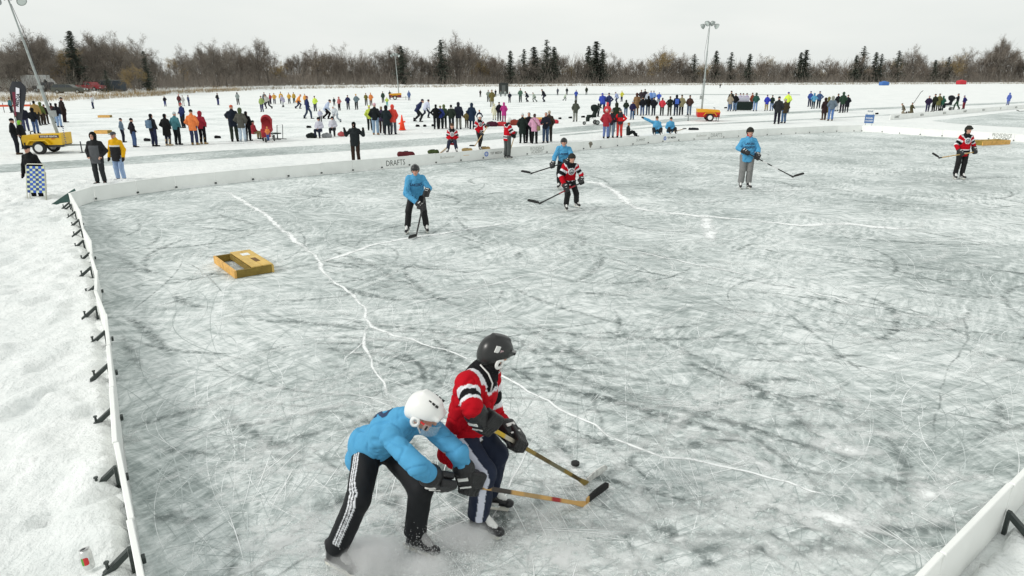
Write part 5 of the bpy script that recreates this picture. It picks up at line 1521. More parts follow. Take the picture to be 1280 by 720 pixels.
# ------------------------------------------------------------------ spectators and far players, left to right
# (foot x, foot y, head y, facing, jacket, trousers, hat colour, options, label)
K, CH, NV, JN, LJ, GY, DG, OL, BR, TN = '#16171a', '#2b2d30', '#1d2742', '#3c5580', '#7f9dc2', '#6b7073', '#27382f', '#575634', '#4a3a2c', '#a08a5c'
WH, RD, PK, TL, OR, YL, HV, RB, PU, LB = '#c9cbcf', '#a3182c', '#c58aa6', '#2f6b7a', '#e0701c', '#d8ab22', '#c5e02e', '#2748a8', '#2f2444', '#7fa8cf'
D = dict
PEOPLE = [
 (48, 249, 180, 178, '#191b1c', '#17181a', K, D(hat='cap', top='jacket', arms='down', gc='#141414', boots='shoe', bc='#241c16'), 'man in black jacket and cap holding a folded blue lawn chair'),
 (23, 193, 147, -60, '#15191b', '#20242c', K, D(hat='beanie', arms='pocket', bc=BR), 'man in black jacket and beanie behind the yellow trailer'),
 (31, 186, 150, -90, '#1b1c1d', '#1a1b1e', '#7ac020', D(hat='hood'), 'dark dressed person in a lime green hood beside the yellow trailer'),
 (27, 163, 135, -20, '#a07a3c', LJ, K, D(arms='pocket'), 'person in tan jacket and pale jeans under the feather flag'),
 (34, 164, 132, 40, '#20222e', '#3d3f63', K, D(arms='pocket'), 'person in dark navy jacket beside the feather flag'),
 (46, 167, 134, 5, '#1b1e24', JN, '#15171a', D(arms='pocket', hat='hood'), 'person in black hooded jacket and blue jeans behind the trailer hood'),
 (48, 157, 125, 20, '#a08040', '#2a2620', K, D(hat='hair'), 'person in ochre jacket with dark hair left of the light mast'),
 (55, 156, 127, -10, '#5d6a32', '#3a3028', '#5d6a32', D(hat='hood'), 'person in olive green hooded jacket left of the light mast'),
 (59, 155, 130, 10, '#2c241f', '#33291f', K, D(), 'person in dark brown clothes half hidden by the light mast'),
 (75, 159, 128, 0, '#1a1c22', LJ, K, D(hat='hair', arms='pocket'), 'person in black jacket and pale jeans right of the light mast'),
 (68, 154, 128, 20, '#5a2a24', '#8fa4ae', K, D(hat='hair'), 'person in maroon jacket close behind the light mast'),
 (81.5, 153, 121, -30, '#2a211f', '#2f2021', K, D(top='coat'), 'tall person in long dark brown coat right of the light mast'),
 (15, 141, 122, 90, '#3a7078', '#232a30', K, D(), 'person in teal jacket beside the orange tape'),
 (127, 230, 164, 186, '#26282b', '#2e3234', '#141516', D(hat='hood', top='parka', arms='pocket', jfun=black_grey), 'man in black hooded jacket and charcoal snow trousers near the board corner'),
 (152, 226, 163, 172, '#d9a514', '#8aa6cc', '#4c4f55', D(hat='cap', top='parka', gc='#2a2620', boots='shoe', bc='#8a8d90', jfun=yellow_black), 'man in yellow and black jacket, pale jeans and grey cap'),
 (155, 178, 147, -70, '#63778a', '#1f2330', K, D(hat='beanie', arms='pocket'), 'person in slate blue jacket behind the man in yellow'),
 (169, 184, 147, -40, '#1e1b22', JN, '#141317', D(arms='pocket'), 'person in black jacket and jeans standing alone right of the man in yellow'),
 (117, 136, 119, 100, '#c3c6cc', '#232c50', '#1a1a1c', D(arms='hips'), 'far person in white jacket and navy trousers near the reeds'),
 (194, 183, 141, -20, '#20232a', '#262c48', K, D(hat='hair', arms='pocket', pack='#5a7690'), 'person in black jacket with grey blue backpack, long dark hair'),
 (211, 182, 141, -15, '#1c1d1e', '#22283a', '#15161a', D(top='coat', hat='hair', arms='pocket', boots='high', bc='#b9a078'), 'woman in long black coat and tan boots beside the teal jacket'),
 (223, 181, 139, -15, '#3c7a84', '#1b2326', '#b9c3c6', D(arms='pocket', boots='shoe'), 'woman in teal jacket, dark leggings and pale beanie'),
 (230, 160, 128, 150, '#1d2c5e', '#1a2028', '#b03038', D(arms='front', group='far hockey players'), 'player in navy jacket and red hat beyond the orange jacket'),
 (244, 181, 136, 2, '#e8761c', '#31395a', '#1d2419', D(arms='pocket', top='parka', bc='#8b6d35'), 'person in bright orange jacket and jeans watching the next rink'),
 (254.5, 180, 138, -8, '#99122e', '#17161c', '#99122e', D(hat='hood', arms='pocket', boots='high', bc='#9c7c44'), 'person in dark red hooded jacket, black leggings and tan boots'),
 (207, 133, 119.5, 60, '#1f1e26', '#2c3a7c', K, D(arms='pocket'), 'far person in black jacket with a blue bag near the shore'),
 (225, 133, 117.5, 0, '#5a2a2c', '#1f1c20', '#d05040', D(), 'far person in maroon jacket and red hat near the shore'),
 (229.5, 132.5, 119, 10, '#c8c9c6', '#d0d0cc', K, D(), 'far person dressed in white near the shore'),
 (236.5, 132.5, 118.5, -40, '#39456a', '#2e3658', K, D(), 'far person in slate blue between the white one and the open snow'),
 (273, 131.5, 116, -30, '#1c2024', '#28306a', K, D(arms='pocket'), 'far person in black jacket and blue trousers standing alone'),
 (298, 131, 115, 30, '#8f9a98', '#2a2d30', K, D(hat='hood', arms='front', lean=12), 'far person in grey hooded top leaning over a dark seat'),
 (294, 177, 130, 20, '#1d2430', '#29332a', '#c2522e', D(hat='cap', arms='pocket+reach', top='parka'), 'tall man in black jacket and orange cap reaching out to one side'),
 (304, 177, 134, 4, '#55554e', '#b3c6d6', '#4c5a3c', D(hat='hood', arms='pocket', top='parka', boots='shoe', bc='#8f9aa2'), 'man in grey jacket, green hood and very pale jeans'),
 (311, 176, 138, -10, '#1c1b1e', '#18181b', K, D(hat='hair', arms='pocket'), 'person in black half hidden beside the pale jeans'),
 (318, 174.5, 150, -35, '#a01c2e', '#8a7a52', '#20281e', D(legs='sit', hat='beanie', arms='front'), 'person in red and black jacket sitting next to the red stroller'),
 (328, 140, 119.5, 170, '#8ba055', '#2b2d58', K, D(arms='pocket'), 'far person in pale green vest left of the yellow team'),
 (335, 136, 118, 160, '#b5b3ac', '#2a2c34', '#55524c', D(legs='skate', arms='front', top='jersey', group='far hockey players'), 'far player in off white jersey left of the yellow team'),
 (331.5, 131, 115, 180, '#4e5459', '#22242a', K, D(), 'far person in dark grey behind the off white jersey'),
 (338.5, 130, 116.5, 150, '#93202f', '#2a2638', K, D(), 'far person in dark red beside the yellow team'),
 (343.5, 130, 116, 200, '#d59a20', '#2c2a45', '#3a3a20', D(arms='hips', top='jersey', group='far hockey players'), 'leftmost far player of the yellow team, hands on hips'),
 (352, 129.5, 114.5, 180, '#d0a01e', '#26303a', '#4c3c1a', D(top='jersey', group='far hockey players'), 'far yellow team player behind the lilac crouching one'),
 (354.5, 134, 119, 60, '#a9a3bd', '#c2c6c8', '#bfb9cf', D(legs='skate', top='jersey', arms='front', group='far hockey players'), 'far crouching player in lilac and white'),
 (362, 129.5, 115.5, 180, '#cfa022', '#24303a', '#5a5220', D(top='jersey', arms='pocket', group='far hockey players'), 'far yellow team player facing us between two team mates'),
 (368, 129, 115, 170, '#b8941f', '#2a4038', '#3c3a1c', D(top='jersey', group='far hockey players'), 'far yellow team player with dark hat behind the orange one'),
 (373.5, 136, 118, -60, '#e08a1c', '#2b2a4a', '#c57a20', D(legs='skate', top='jersey', arms='stick', group='far hockey players'), 'far player in orange jersey skating to the right'),
 (382, 131, 117, 180, '#e0981e', '#6b6444', '#3a2f1a', D(top='jersey', group='far hockey players'), 'far player in orange yellow jersey behind the big navy jacket'),
 (385.5, 148.5, 119.5, -60, '#1f2c5c', '#39455a', '#7a3040', D(legs='step', top='parka', arms='pocket'), 'big man in navy jacket walking across the next rink'),
 (394.5, 139, 119.5, 165, HV, '#272c40', '#2a3020', D(arms='pocket'), 'far person in bright yellow green vest beside the navy jacket'),
 (409, 149, 124.5, -70, '#a9b8d2', '#17171b', '#1c1e28', D(legs='skate', top='jersey', arms='stick', group='far hockey players'), 'player in pale blue jersey and black trousers skating right'),
 (418, 132, 121.5, 180, '#2a3a3c', '#25282c', K, D(), 'far short person in dark green behind the white jerseys'),
 (424.5, 138, 120.5, 150, '#b2605e', '#2d1f24', '#a85a58', D(arms='pocket', hat='hood'), 'far person in faded red hooded jacket'),
 (435.5, 137, 118.5, 178, '#26284e', '#222433', K, D(arms='stick', top='jersey', group='far hockey players'), 'far person in navy jersey with orange waistband'),
 (446, 137, 117, 165, '#62757d', '#22282c', '#c9a030', D(arms='hips', group='far hockey players'), 'far person in grey blue with yellow hat, hands on hips'),
 (400, 172, 146, 175, '#b9b9c8', '#22283c', '#15161c', D(legs='sit', hat='helmet', top='jersey', arms='front', group='white jersey substitutes'), 'white jersey player in black helmet sitting beside the black bag'),
 (417, 170, 145, 185, '#c0c0cc', '#2a2c30', '#15161c', D(legs='sit', hat='helmet', top='jersey', arms='front', group='white jersey substitutes'), 'white jersey player in black helmet sitting right of his team mate'),
 (420, 153, 132, 160, '#c6ccd2', '#9aa4ae', '#e2e4e2', D(legs='skate', hat='helmet', top='jersey', arms='stick', group='white jersey substitutes'), 'player in white with a white helmet crouching behind the seated ones'),
 (401, 153, 136, 180, '#aeb0c4', '#22242e', '#d8c4c0', D(hat='cap', top='jersey', arms='pocket', group='white jersey substitutes'), 'player in white and red cap standing behind the seated ones'),
 (458, 132, 116, 200, '#6d6a2c', '#2c2c22', K, D(arms='front'), 'far person in olive left of the orange cluster'),
 (464, 132, 115.5, 170, '#d87a26', '#5a3a2a', '#d0902a', D(top='parka', arms='pocket'), 'far person in orange jacket above the group at the cone'),
 (445.5, 203, 151, 182, '#22282a', '#33261f', '#101112', D(hat='balaclava', arms='out', gc='#0e0f10', top='parka'), 'man in black balaclava with both gloved hands held up beside his shoulders'),
 (463, 163, 131, 10, '#b8c832', '#1b2224', '#d0d848', D(arms='pocket'), 'person in yellow green vest behind the black jacket, left of the red hood'),
 (470, 168.5, 128, 0, '#1b2023', '#7d99b4', '#d2a0b0', D(arms='pocket', bc='#8a6a48'), 'person in black jacket, pale jeans and pink hat'),
 (478, 166.5, 132, -10, '#3d3350', '#3a2f2c', '#8a7a62', D(arms='pocket', hat='hair'), 'person in dark patterned jacket with light brown hair'),
 (484, 168.5, 131, 0, '#1f2a2e', '#20262e', '#151a1c', D(hat='hood', arms='pocket', top='coat'), 'person in long dark teal hooded coat beside the red hood'),
 (492, 168, 130, -5, '#e03218', '#50525c', '#e03218', D(hat='hood', arms='pocket', top='parka'), 'person in vivid red orange hooded jacket and grey trousers'),
 (479, 128.5, 114, 30, '#34483a', '#2c3a34', K, D(), 'far thin person in dark green on the open ice'),
 (484, 133, 121, 0, '#b8cc3c', '#4aa6a6', '#d6dc60', D(arms='hips'), 'far person in yellow green top and turquoise trousers'),
 (487.5, 124, 113, 40, '#1f2624', '#23262a', K, D(arms='front'), 'far dark person standing at the small light tower'),
 (511.5, 125.5, 113, 10, '#4f6796', '#3a4a78', '#4f6796', D(hat='hood', top='coat'), 'far person in slate blue right of the small light tower'),
 (523.5, 152.5, 124, -75, '#1f2a50', '#23262a', '#1c2030', D(legs='skate', top='jersey', arms='hips', group='far hockey players'), 'player in navy jersey striding beside the orange cone'),
 (533, 147.5, 124.5, -40, '#b6bcd2', '#23283c', '#232838', D(legs='skate', top='jersey', arms='stick', group='far hockey players'), 'player in pale lilac jersey behind the navy striding one'),
 (545.5, 161.5, 129.5, 5, '#15171a', '#1b1e22', K, D(hat='hair', arms='hips'), 'person in black with long black hair right of the orange cone'),
 (551, 161, 131.5, -5, '#253a86', '#232b2c', '#6c7440', D(arms='pocket'), 'person in blue jacket and olive hat squeezed between two others'),
 (555.5, 160.5, 130, -10, '#3b4c36', '#20282a', '#5c6a3c', D(hat='hood', arms='pocket'), 'person in moss green hooded jacket next to the blue jacket'),
 (564.5, 162, 130, -5, '#263028', '#20262c', '#1c1a18', D(hat='hair', arms='pocket', scarf='#d0d0cc'), 'person in dark green jacket with a white scarf'),
 (573.5, 161.5, 127, 0, '#252a38', '#7c7c74', '#262a34', D(hat='hood', arms='down', top='parka'), 'man in charcoal hooded jacket and light grey trousers'),
 (583.5, 160, 138, -20, '#6d5f30', '#3c3526', '#33301e', D(arms='pocket'), 'child in tan jacket beside a long navy coat'),
 (590, 161.5, 128, -15, '#1b2c42', '#1a2c40', '#1b2c42', D(hat='hood', top='coat', arms='pocket'), 'person in long navy hooded coat next to the child in tan'),
 (599.5, 159, 137, 10, '#26304a', '#222a3c', '#c07a2c', D(arms='pocket'), 'person in navy jacket and orange hat behind the standing red player'),
 (600.5, 121.5, 112, 20, '#2a2426', '#33201f', K, D(arms='front'), 'far dark person alone on the snow left of the black shelter'),
 (610.5, 127.5, 112, 170, '#7a857c', '#2f3634', '#39403c', D(top='jersey', arms='stick', group='far hockey players'), 'far player in grey green left of the black shelter'),
 (615, 133.5, 111, 10, '#6d6434', '#6a6236', '#4c4a2c', D(arms='pocket', top='coat'), 'far person in long olive coat in front of the black shelter'),
 (619.5, 121, 111.5, 150, '#22262e', '#22242c', K, D(arms='front'), 'far person in black at the left edge of the black shelter'),
 (626, 121, 113, 180, '#6a746e', '#2c3a40', K, D(), 'far person in grey in front of the black shelter'),
 (631.5, 120.5, 113, 180, '#98a09c', '#46504e', K, D(), 'far person in pale grey in front of the black shelter'),
 (637, 128.5, 114.5, 160, '#1f2230', '#22242c', K, D(arms='pocket'), 'far person in black right of the black shelter'),
 (618, 150, 129, 0, '#d4d2b4', '#c8c8ae', '#d4d2b4', D(top='coat', hat='hood'), 'person in long cream coat left of the magenta coat'),
 (624, 151, 127, 5, '#1c1a24', '#1c1b22', K, D(arms='pocket'), 'person in black beside the magenta coat'),
 (630, 152, 127.5, -5, '#b0107a', '#8c1062', '#b0107a', D(hat='hood', top='coat', arms='pocket'), 'person in long magenta hooded coat'),
 (650.5, 128, 110, 160, '#4a6a58', '#1f3230', '#23302c', D(top='jersey', arms='stick', group='far hockey players'), 'far player in green and white jersey on the middle rink'),
 (659, 127.5, 114, 70, '#262a36', '#20222c', K, D(legs='skate', top='jersey', arms='stick', group='far hockey players'), 'far player in black bending left on the middle rink'),
 (668, 127.5, 115.5, 120, '#9aa898', '#5a665e', '#3a423c', D(legs='skate', top='jersey', arms='stick', group='far hockey players'), 'far player in pale green jersey on the middle rink'),
 (680, 127.5, 111.5, 60, '#1d2128', '#23253c', K, D(legs='skate', top='jersey', arms='stick', group='far hockey players'), 'far player in black bending low on the middle rink'),
 (653, 179, 141, 5, '#1e2a26', '#1c2422', '#b4b8b8', D(top='coat', arms='pocket'), 'person in long dark green coat and grey hat beside the pink jacket'),
 (661, 178.5, 139.5, 170, '#221f26', '#1d1c22', '#1b1a1d', D(arms='cross', hat='hair'), 'person in black facing us beside the pink jacket'),
 (668, 179.5, 141, -15, '#c58aa8', '#15191a', '#4a3a34', D(hat='hair', arms='pocket', top='parka', sling='#7a7048'), 'woman in pink jacket and black trousers with a shoulder bag'),
 (682, 178.5, 139.5, 165, '#1f222e', '#39506e', '#2a2620', D(hat='hair', arms='cross'), 'person in black jacket and blue jeans right of the pink jacket'),
 (686, 177, 137.5, -10, '#3a3026', '#2c2824', '#a8a288', D(arms='pocket'), 'person in dark brown jacket and pale hat behind the jeans'),
 (697, 119, 109.5, 30, '#575c68', '#2f333c', K, D(), 'far person in slate grey on the snow beyond the middle rink'),
 (708.5, 118.5, 109, -20, '#2e3638', '#23282c', K, D(), 'far person in dark grey beyond the pale green player'),
 (706, 126, 117, -60, '#a8b8a4', '#2c3a34', '#4c5a50', D(legs='skate', top='jersey', arms='stick', group='far hockey players'), 'far small player in pale green jersey skating right'),
 (720, 126, 112, 10, '#2546a6', '#1f2c50', '#1c2c5e', D(top='jersey', arms='stick', group='far hockey players'), 'far player in royal blue above the olive parka'),
 (733, 118.5, 108, 0, '#2c3428', '#262a26', K, D(top='coat'), 'far person in dark olive alone on the open snow'),
 (719, 152, 124.5, 10, '#4d5247', '#85887e', '#3a3c32', D(hat='hood', top='parka', arms='pocket', boots='shoe'), 'man in olive grey parka and light grey trousers standing alone'),
 (747.5, 146, 129, -70, '#232f2a', '#20282a', K, D(arms='reach', hat='hood'), 'person in dark green pushing the black stroller'),
 (753, 141, 117, 0, '#2440a8', '#26303c', '#2440a8', D(legs='skate', lean=40, top='jersey', arms='front', group='far hockey players'), 'player in royal blue bending over beyond the stroller'),
 (760.5, 141, 115.5, 20, '#2a3460', '#232b3c', '#2a3040', D(top='jersey', arms='hips', group='far hockey players'), 'player in navy and white jersey beside the royal blue one'),
 (771, 129, 115, 40, '#8c9cc4', '#3a445c', '#38405c', D(legs='skate', top='jersey', arms='stick', group='far hockey players'), 'far player in pale blue jersey beside the yellow one'),
 (777, 127, 113, 30, '#d6d21e', '#2c3048', '#c0bc30', D(top='jersey', arms='hips', group='far hockey players'), 'far player in bright yellow beside the pale blue one'),
 (758.5, 156, 127.5, 10, '#d02a34', '#80323c', '#d8343c', D(hat='hood', arms='pocket'), 'person in bright red jacket with white trim behind the dark red jacket'),
 (757, 173, 135.5, -20, '#9c1026', '#5a70a6', '#d0bcc0', D(arms='pocket', top='parka'), 'person in dark red jacket, jeans and pale pink hat at the boards'),
 (763.5, 172, 136.5, -20, '#2b2630', '#6d7f92', '#7a7f7c', D(arms='pocket'), 'person in black jacket and grey hat beside the dark red jacket'),
 (769.5, 165, 127.5, 0, '#24301f', '#5d7486', '#2a3024', D(hat='hood', arms='pocket', top='parka'), 'person in dark green hooded jacket behind the red snow suit'),
 (774, 172, 135.5, 5, '#8c2226', '#d02a1c', '#454a4c', D(arms='hips', top='jacket', jfun=red_black), 'person in red snow trousers and red and black jacket, hands on hips'),
 (785, 170.5, 153, -80, '#232a2a', '#1f2426', '#8a6c40', D(legs='ground', arms='front'), 'child in dark clothes sitting low beside the red snow suit'),
 (782, 145, 124.5, 0, '#263228', '#4a6684', '#28322a', D(hat='hood', arms='pocket'), 'person in dark green jacket and jeans behind the sitting child'),
 (790, 149.5, 125.5, 150, '#241f44', '#34567c', '#aab4c2', D(arms='pocket'), 'person in purple navy jacket and blue jeans with pale hat'),
 (795, 144, 115, 10, '#8c6a44', '#7a6248', '#4a2f28', D(hat='hood', top='coat'), 'tall person in long tan coat left of the watching row'),
 (801, 130, 112, 0, '#3a2f36', '#2a262c', '#3a2a2a', D(arms='hips', top='jersey', group='far hockey players'), 'far player in dark brown behind the watching row'),
 (805.5, 130, 111, 0, '#28242c', '#26242a', K, D(group='far hockey players'), 'far player in black behind the watching row'),
 (809, 131, 114.5, 0, '#b0b6c4', '#3c4450', '#5c6470', D(top='jersey', group='far hockey players'), 'far player in pale grey jersey behind the watching row'),
 (813, 130, 113, 0, '#5b86cc', '#2c3a5c', '#3a4a70', D(top='jersey', group='far hockey players'), 'far player in light blue jersey behind the watching row'),
 (816.5, 130, 113, 0, '#6f97cf', '#30405c', '#46543c', D(top='jersey', group='far hockey players'), 'far player in light blue jersey with green hat behind the watching row'),
 (802.5, 144.5, 120.5, 0, '#1a1c24', JN, K, D(arms='pocket'), 'person in black jacket and jeans at the left end of the watching row'),
 (809.5, 144, 119.5, 5, '#18191b', '#3f5068', K, D(hat='hood', arms='pocket'), 'person in black hooded jacket second from the left in the watching row'),
 (816.5, 144.5, 121, -5, '#1b1c22', '#2c323e', K, D(arms='pocket', top='parka'), 'person in black parka third from the left in the watching row'),
 (823, 130, 115, -20, '#2450b8', '#26345c', '#2450b8', D(top='jersey', arms='hips', lean=20, group='far hockey players'), 'player in royal blue with a white badge behind the red jacket'),
 (827, 144.5, 121.5, -5, '#cf1c34', '#2c302e', '#4a3430', D(arms='pocket', hat='hair'), 'person in crimson jacket in the watching row'),
 (836.5, 144.5, 120, 0, '#22281f', '#4a4a44', '#242a20', D(arms='hips'), 'person in dark olive jacket right of the crimson one'),
 (844.5, 144.5, 118, 0, '#1a2640', '#2a3448', '#1a1e28', D(hat='hood', arms='pocket', top='parka', pack='#2f5cc0'), 'person in navy jacket with blue patch in the watching row'),
 (851, 144, 118, 0, '#8f8760', '#15161a', '#4a4638', D(arms='pocket', top='parka', hat='beanie'), 'person in beige jacket and black trousers in the watching row'),
 (861, 144, 118.5, -5, '#4a342c', '#5a6c84', K, D(arms='pocket'), 'person in brown jacket and jeans at the right end of the watching row'),
 (911.5, 139, 117, 0, '#9c907c', '#5a7398', '#8a7c60', D(arms='pocket', top='parka', hat='hair'), 'person in beige jacket and jeans left of the folding table'),
 (912.5, 137, 113, 5, '#2a2c26', '#3a4048', K, D(), 'tall person in dark clothes behind the beige jacket'),
 (918, 139, 116, -10, '#17191c', '#5a7596', K, D(arms='pocket'), 'person in black jacket and jeans at the corner of the folding table'),
 (924, 136, 116, 0, '#b8b4cc', '#2c3440', '#2a2a30', D(top='jersey', arms='pocket'), 'first person behind the folding table, in a white and lilac jersey'),
 (927.5, 136, 116, 0, '#c2c0d0', '#2c3440', '#26262c', D(top='jersey', arms='pocket'), 'middle person behind the folding table, in a white jersey'),
 (932, 136, 116, 0, '#b4aac8', '#2c343c', '#2a2c30', D(top='jersey', arms='pocket'), 'last person behind the folding table, in a pale violet jersey'),
 (939, 136.5, 115.5, 20, '#8a3c22', '#242628', '#4c2a1c', D(arms='pocket'), 'person in rust red jacket right of the folding table'),
 (943.5, 139, 115.5, -10, '#26544a', '#6c8cb8', '#3c4c40', D(hat='hood', arms='pocket'), 'person in green jacket and pale jeans beside the rust red one'),
 (957.5, 138.5, 118, 0, '#2030b8', '#a08e5e', '#2a3a60', D(arms='pocket', top='parka'), 'person in vivid blue jacket and khaki trousers'),
 (964, 138.5, 118.5, 0, '#22302a', '#6d86b0', '#2a302a', D(arms='front'), 'person in dark green jacket and pale jeans beside the vivid blue one'),
 (970.5, 155, 114.5, -20, '#2a2c30', '#1e1d2c', '#34302c', D(arms='pocket', top='parka'), 'very tall man in charcoal and navy behind the boards'),
 (979, 154, 123, 10, '#453c2a', '#3f6288', '#9a9c9a', D(arms='pocket', top='parka'), 'person in brown jacket and blue jeans beside the very tall man'),
 (983, 141, 114, -20, '#d4ee1c', '#2a3040', '#3a3488', D(arms='pocket', top='vest'), 'person in fluorescent yellow vest and blue hat behind the brown jacket'),
 (1011.5, 133.5, 113.5, 0, '#2c4a98', '#1f2540', '#20305c', D(arms='pocket'), 'person in blue jacket, left of the turquoise one'),
 (1016, 136, 116, 0, '#4a9cc4', '#1f2c38', '#3c7c9c', D(hat='hood', arms='hips'), 'person in turquoise blue jacket between two blue jackets'),
 (1022.5, 135.5, 113.5, -10, '#33507c', '#1b2630', '#1f2c4c', D(arms='hips'), 'person in slate blue jacket, right of the turquoise one'),
 (1029, 150, 121.5, 10, '#362626', '#4a3a34', '#33241f', D(top='coat', hat='hood', arms='pocket', bc='#6a4c34'), 'person in long dark brown coat behind the far corner of the boards'),
 (1033, 149.5, 120.5, -10, '#6b6228', '#3a3220', '#6d6a2c', D(hat='hood', top='coat'), 'person in olive hooded coat between brown coat and jeans'),
 (1037.5, 151, 119.5, -15, '#5f6f7c', '#4a72ac', '#84897e', D(hat='hood', arms='pocket', bc='#5c5040'), 'person in grey hooded jacket and bright blue jeans'),
 (1045.5, 139, 116.5, 10, '#1f2226', '#c8cacc', '#1c1c20', D(arms='hips'), 'person in black jacket and white trousers'),
 (1051.5, 141, 114, 0, '#2a4434', '#2a2330', '#2e4838', D(hat='hood', top='parka', arms='pocket'), 'person in dark green hooded jacket beside the white trousers'),
 (1057.5, 140.5, 118, -10, '#1c2026', '#202228', K, D(arms='pocket', top='coat'), 'person in black at the right end of the far group'),
 (1129.5, 142, 128.5, 70, '#5d5848', '#8a7f6c', '#6b6650', D(legs='kneel', arms='front', lean=25), 'kneeling person in grey brown jacket at the next rink'),
 (1138.5, 141.5, 128, 200, '#4c4a2e', '#6a6248', '#2c2a20', D(legs='kneel', arms='stick'), 'kneeling person in olive holding up a stick'),
 (1158.5, 140.5, 119, 150, '#2a1f3c', '#2c2a50', '#8a7c90', D(legs='step', arms='pocket', lean=10), 'person in dark purple leaning left beside the olive coats'),
 (1166, 139.5, 117, 10, '#262c20', '#20221f', K, D(arms='pocket'), 'person in dark olive next to the dark purple one'),
 (1171.5, 138.5, 116.5, 0, '#5f6034', '#37341f', '#2b3a2c', D(top='coat', arms='pocket'), 'person in long khaki green coat in the group by the black pushchair'),
 (1176.5, 138.5, 119.5, -10, '#1f5544', '#1c2c2c', '#2a5a48', D(hat='hood', top='parka', arms='pocket'), 'person in bottle green hooded jacket in the group by the black pushchair'),
 (1195, 137, 116.5, 60, '#1c2026', '#24422f', K, D(arms='reach', legs='step'), 'person in black bending to the black pushchair'),
 (1204, 136.5, 119, 20, '#221f66', '#7c1f2c', '#20205c', D(lean=10, arms='pocket'), 'person in indigo jacket and dark red trousers beside the pushchair'),
 (1259.5, 131.5, 115.5, 0, '#4560b8', '#3e54a0', '#4c66b0', D(hat='hood', top='coat'), 'person in long bright blue coat alone by the next rink'),
 (900, 110, 104.5, 0, '#2a2c30', '#2a2c30', K, D(), 'tiny far figure on the open ice beside the light tower'),
]
for (px, yf, yh, fc, jc, tc, hc, opt, lab) in PEOPLE:
    o = dict(opt)
    spectator(px, yf, yh, fc, lab, jc, tc, hc, **o)
# ------------------------------------------------------------------ things on the ice and around it
PINE = plain('pine_board', lin('#cbaa5e'), 0.6, var=0.22, vscale=4, bump=0.2, bscale=25)
PINE_L = plain('pale_pine', lin('#d6a65a'), 0.6, var=0.2, vscale=7, bump=0.2, bscale=30)
PINE_D = plain('olive_pine', lin('#857030'), 0.7, var=0.3, vscale=5, bump=0.2, bscale=25)  # darker, greener tone for the end planks and divider
YELLOW = plain('yellow_enamel', lin('#d9ae12'), 0.35, spec=0.5, var=0.08, vscale=3)
REDP = plain('red_enamel', lin('#c0241e'), 0.4)
GREY = plain('grey_paint', (0.30, 0.32, 0.31), 0.5, var=0.15)
WHITEP = plain('white_paint', (0.72, 0.73, 0.72), 0.4)
DARK = plain('dark_grey', (0.04, 0.042, 0.045), 0.6, var=0.2)
GLASS = plain('dark_glass', (0.02, 0.025, 0.03), 0.08, spec=0.8)
TYRE = plain('tyre_rubber', (0.02, 0.02, 0.02), 0.85)

def goal(name, o, ax, ay, L, W, Hh, label, detail=True):
    """wooden pond hockey goal box: frame of planks, half of it covered"""
    ax, ay = unit(ax), unit(ay); az = A((0, 0, 1.0)); M = np.stack([ax, ay, az], 1)
    root = empty(name, (o[0], o[1], 0.008)); tag(root, label, 'goal', 'wooden goals')
    q = lambda x, y, z: M @ A((x, y, z))
    t = .02
    MB().box(q(L / 2, -W / 2 + t, Hh / 2), (L / 2, t, Hh / 2), M, bev=.004).build('side_plank', PINE_L, root)
    MB().box(q(L / 2, W / 2 - t, Hh / 2), (L / 2, t, Hh / 2), M, bev=.004).build('side_plank', PINE, root)
    MB().box(q(t, 0, Hh / 2), (t, W / 2 - 2 * t - .002, Hh / 2 - .003), M, bev=.004).build('end_plank', PINE_D, root)
    MB().box(q(L - t, 0, Hh / 2), (t, W / 2 - 2 * t - .002, Hh / 2 - .003), M, bev=.004).build('end_plank', PINE_D, root)
    if detail:
        for i in range(2):
            y0 = W / 2 - .01 - (i + .5) * .185
            MB().box(q(L / 2, y0, Hh + .012), (L / 2 - .004, .089, .011), M, bev=.004).build('cover_plank', PINE, root)
        MB().box(q(L / 2, W / 2 - .39, Hh - .05), (L / 2 - .05, .012, .045), M).build('divider', PINE_D, root)
        MB().box(q(L * .36, W / 2 - .17, Hh + .0245), (.15, .045, .0012), M).build('paper_label', plain('brown_label', lin('#6b4f2c'), .8, var=.3, vscale=30), root)
        MB().box(q(L * .74, W / 2 - .2, Hh + .0245), (.09, .07, .0012), M).build('snow_patch', SNOW, root)
    return root
goal('pond_hockey_goal', (-4.50, 11.16), A((-5.567 + 4.716, 11.925 - 10.833, 0)), A((.79, .61, 0)), 1.30, .68, .14, 'wooden goal box with a half covered top lying on the near ice')
gr = gp(1215, 184)
goal('pond_hockey_goal', (24.0, 35.0), (.93, .36, 0), (-.36, .93, 0), 2.1, .7, .22, 'long wooden goal box in front of the end boards', False)
g1 = gp(124, 147); goal('pond_hockey_goal', g1, (1, .1, 0), (-.1, 1, 0), 1.0, .5, .2, 'small far wooden goal near the reeds', False)
g2 = gp(121, 167); goal('pond_hockey_goal', g2, (1, -.05, 0), (.05, 1, 0), .85, .5, .2, 'wooden goal half hidden behind the man in yellow', False)
g3 = gp(655, 150); goal('pond_hockey_goal', g3, (1, .0, 0), (0, 1, 0), 2.3, .5, .2, 'yellow wooden goal behind the pink jacket', False)

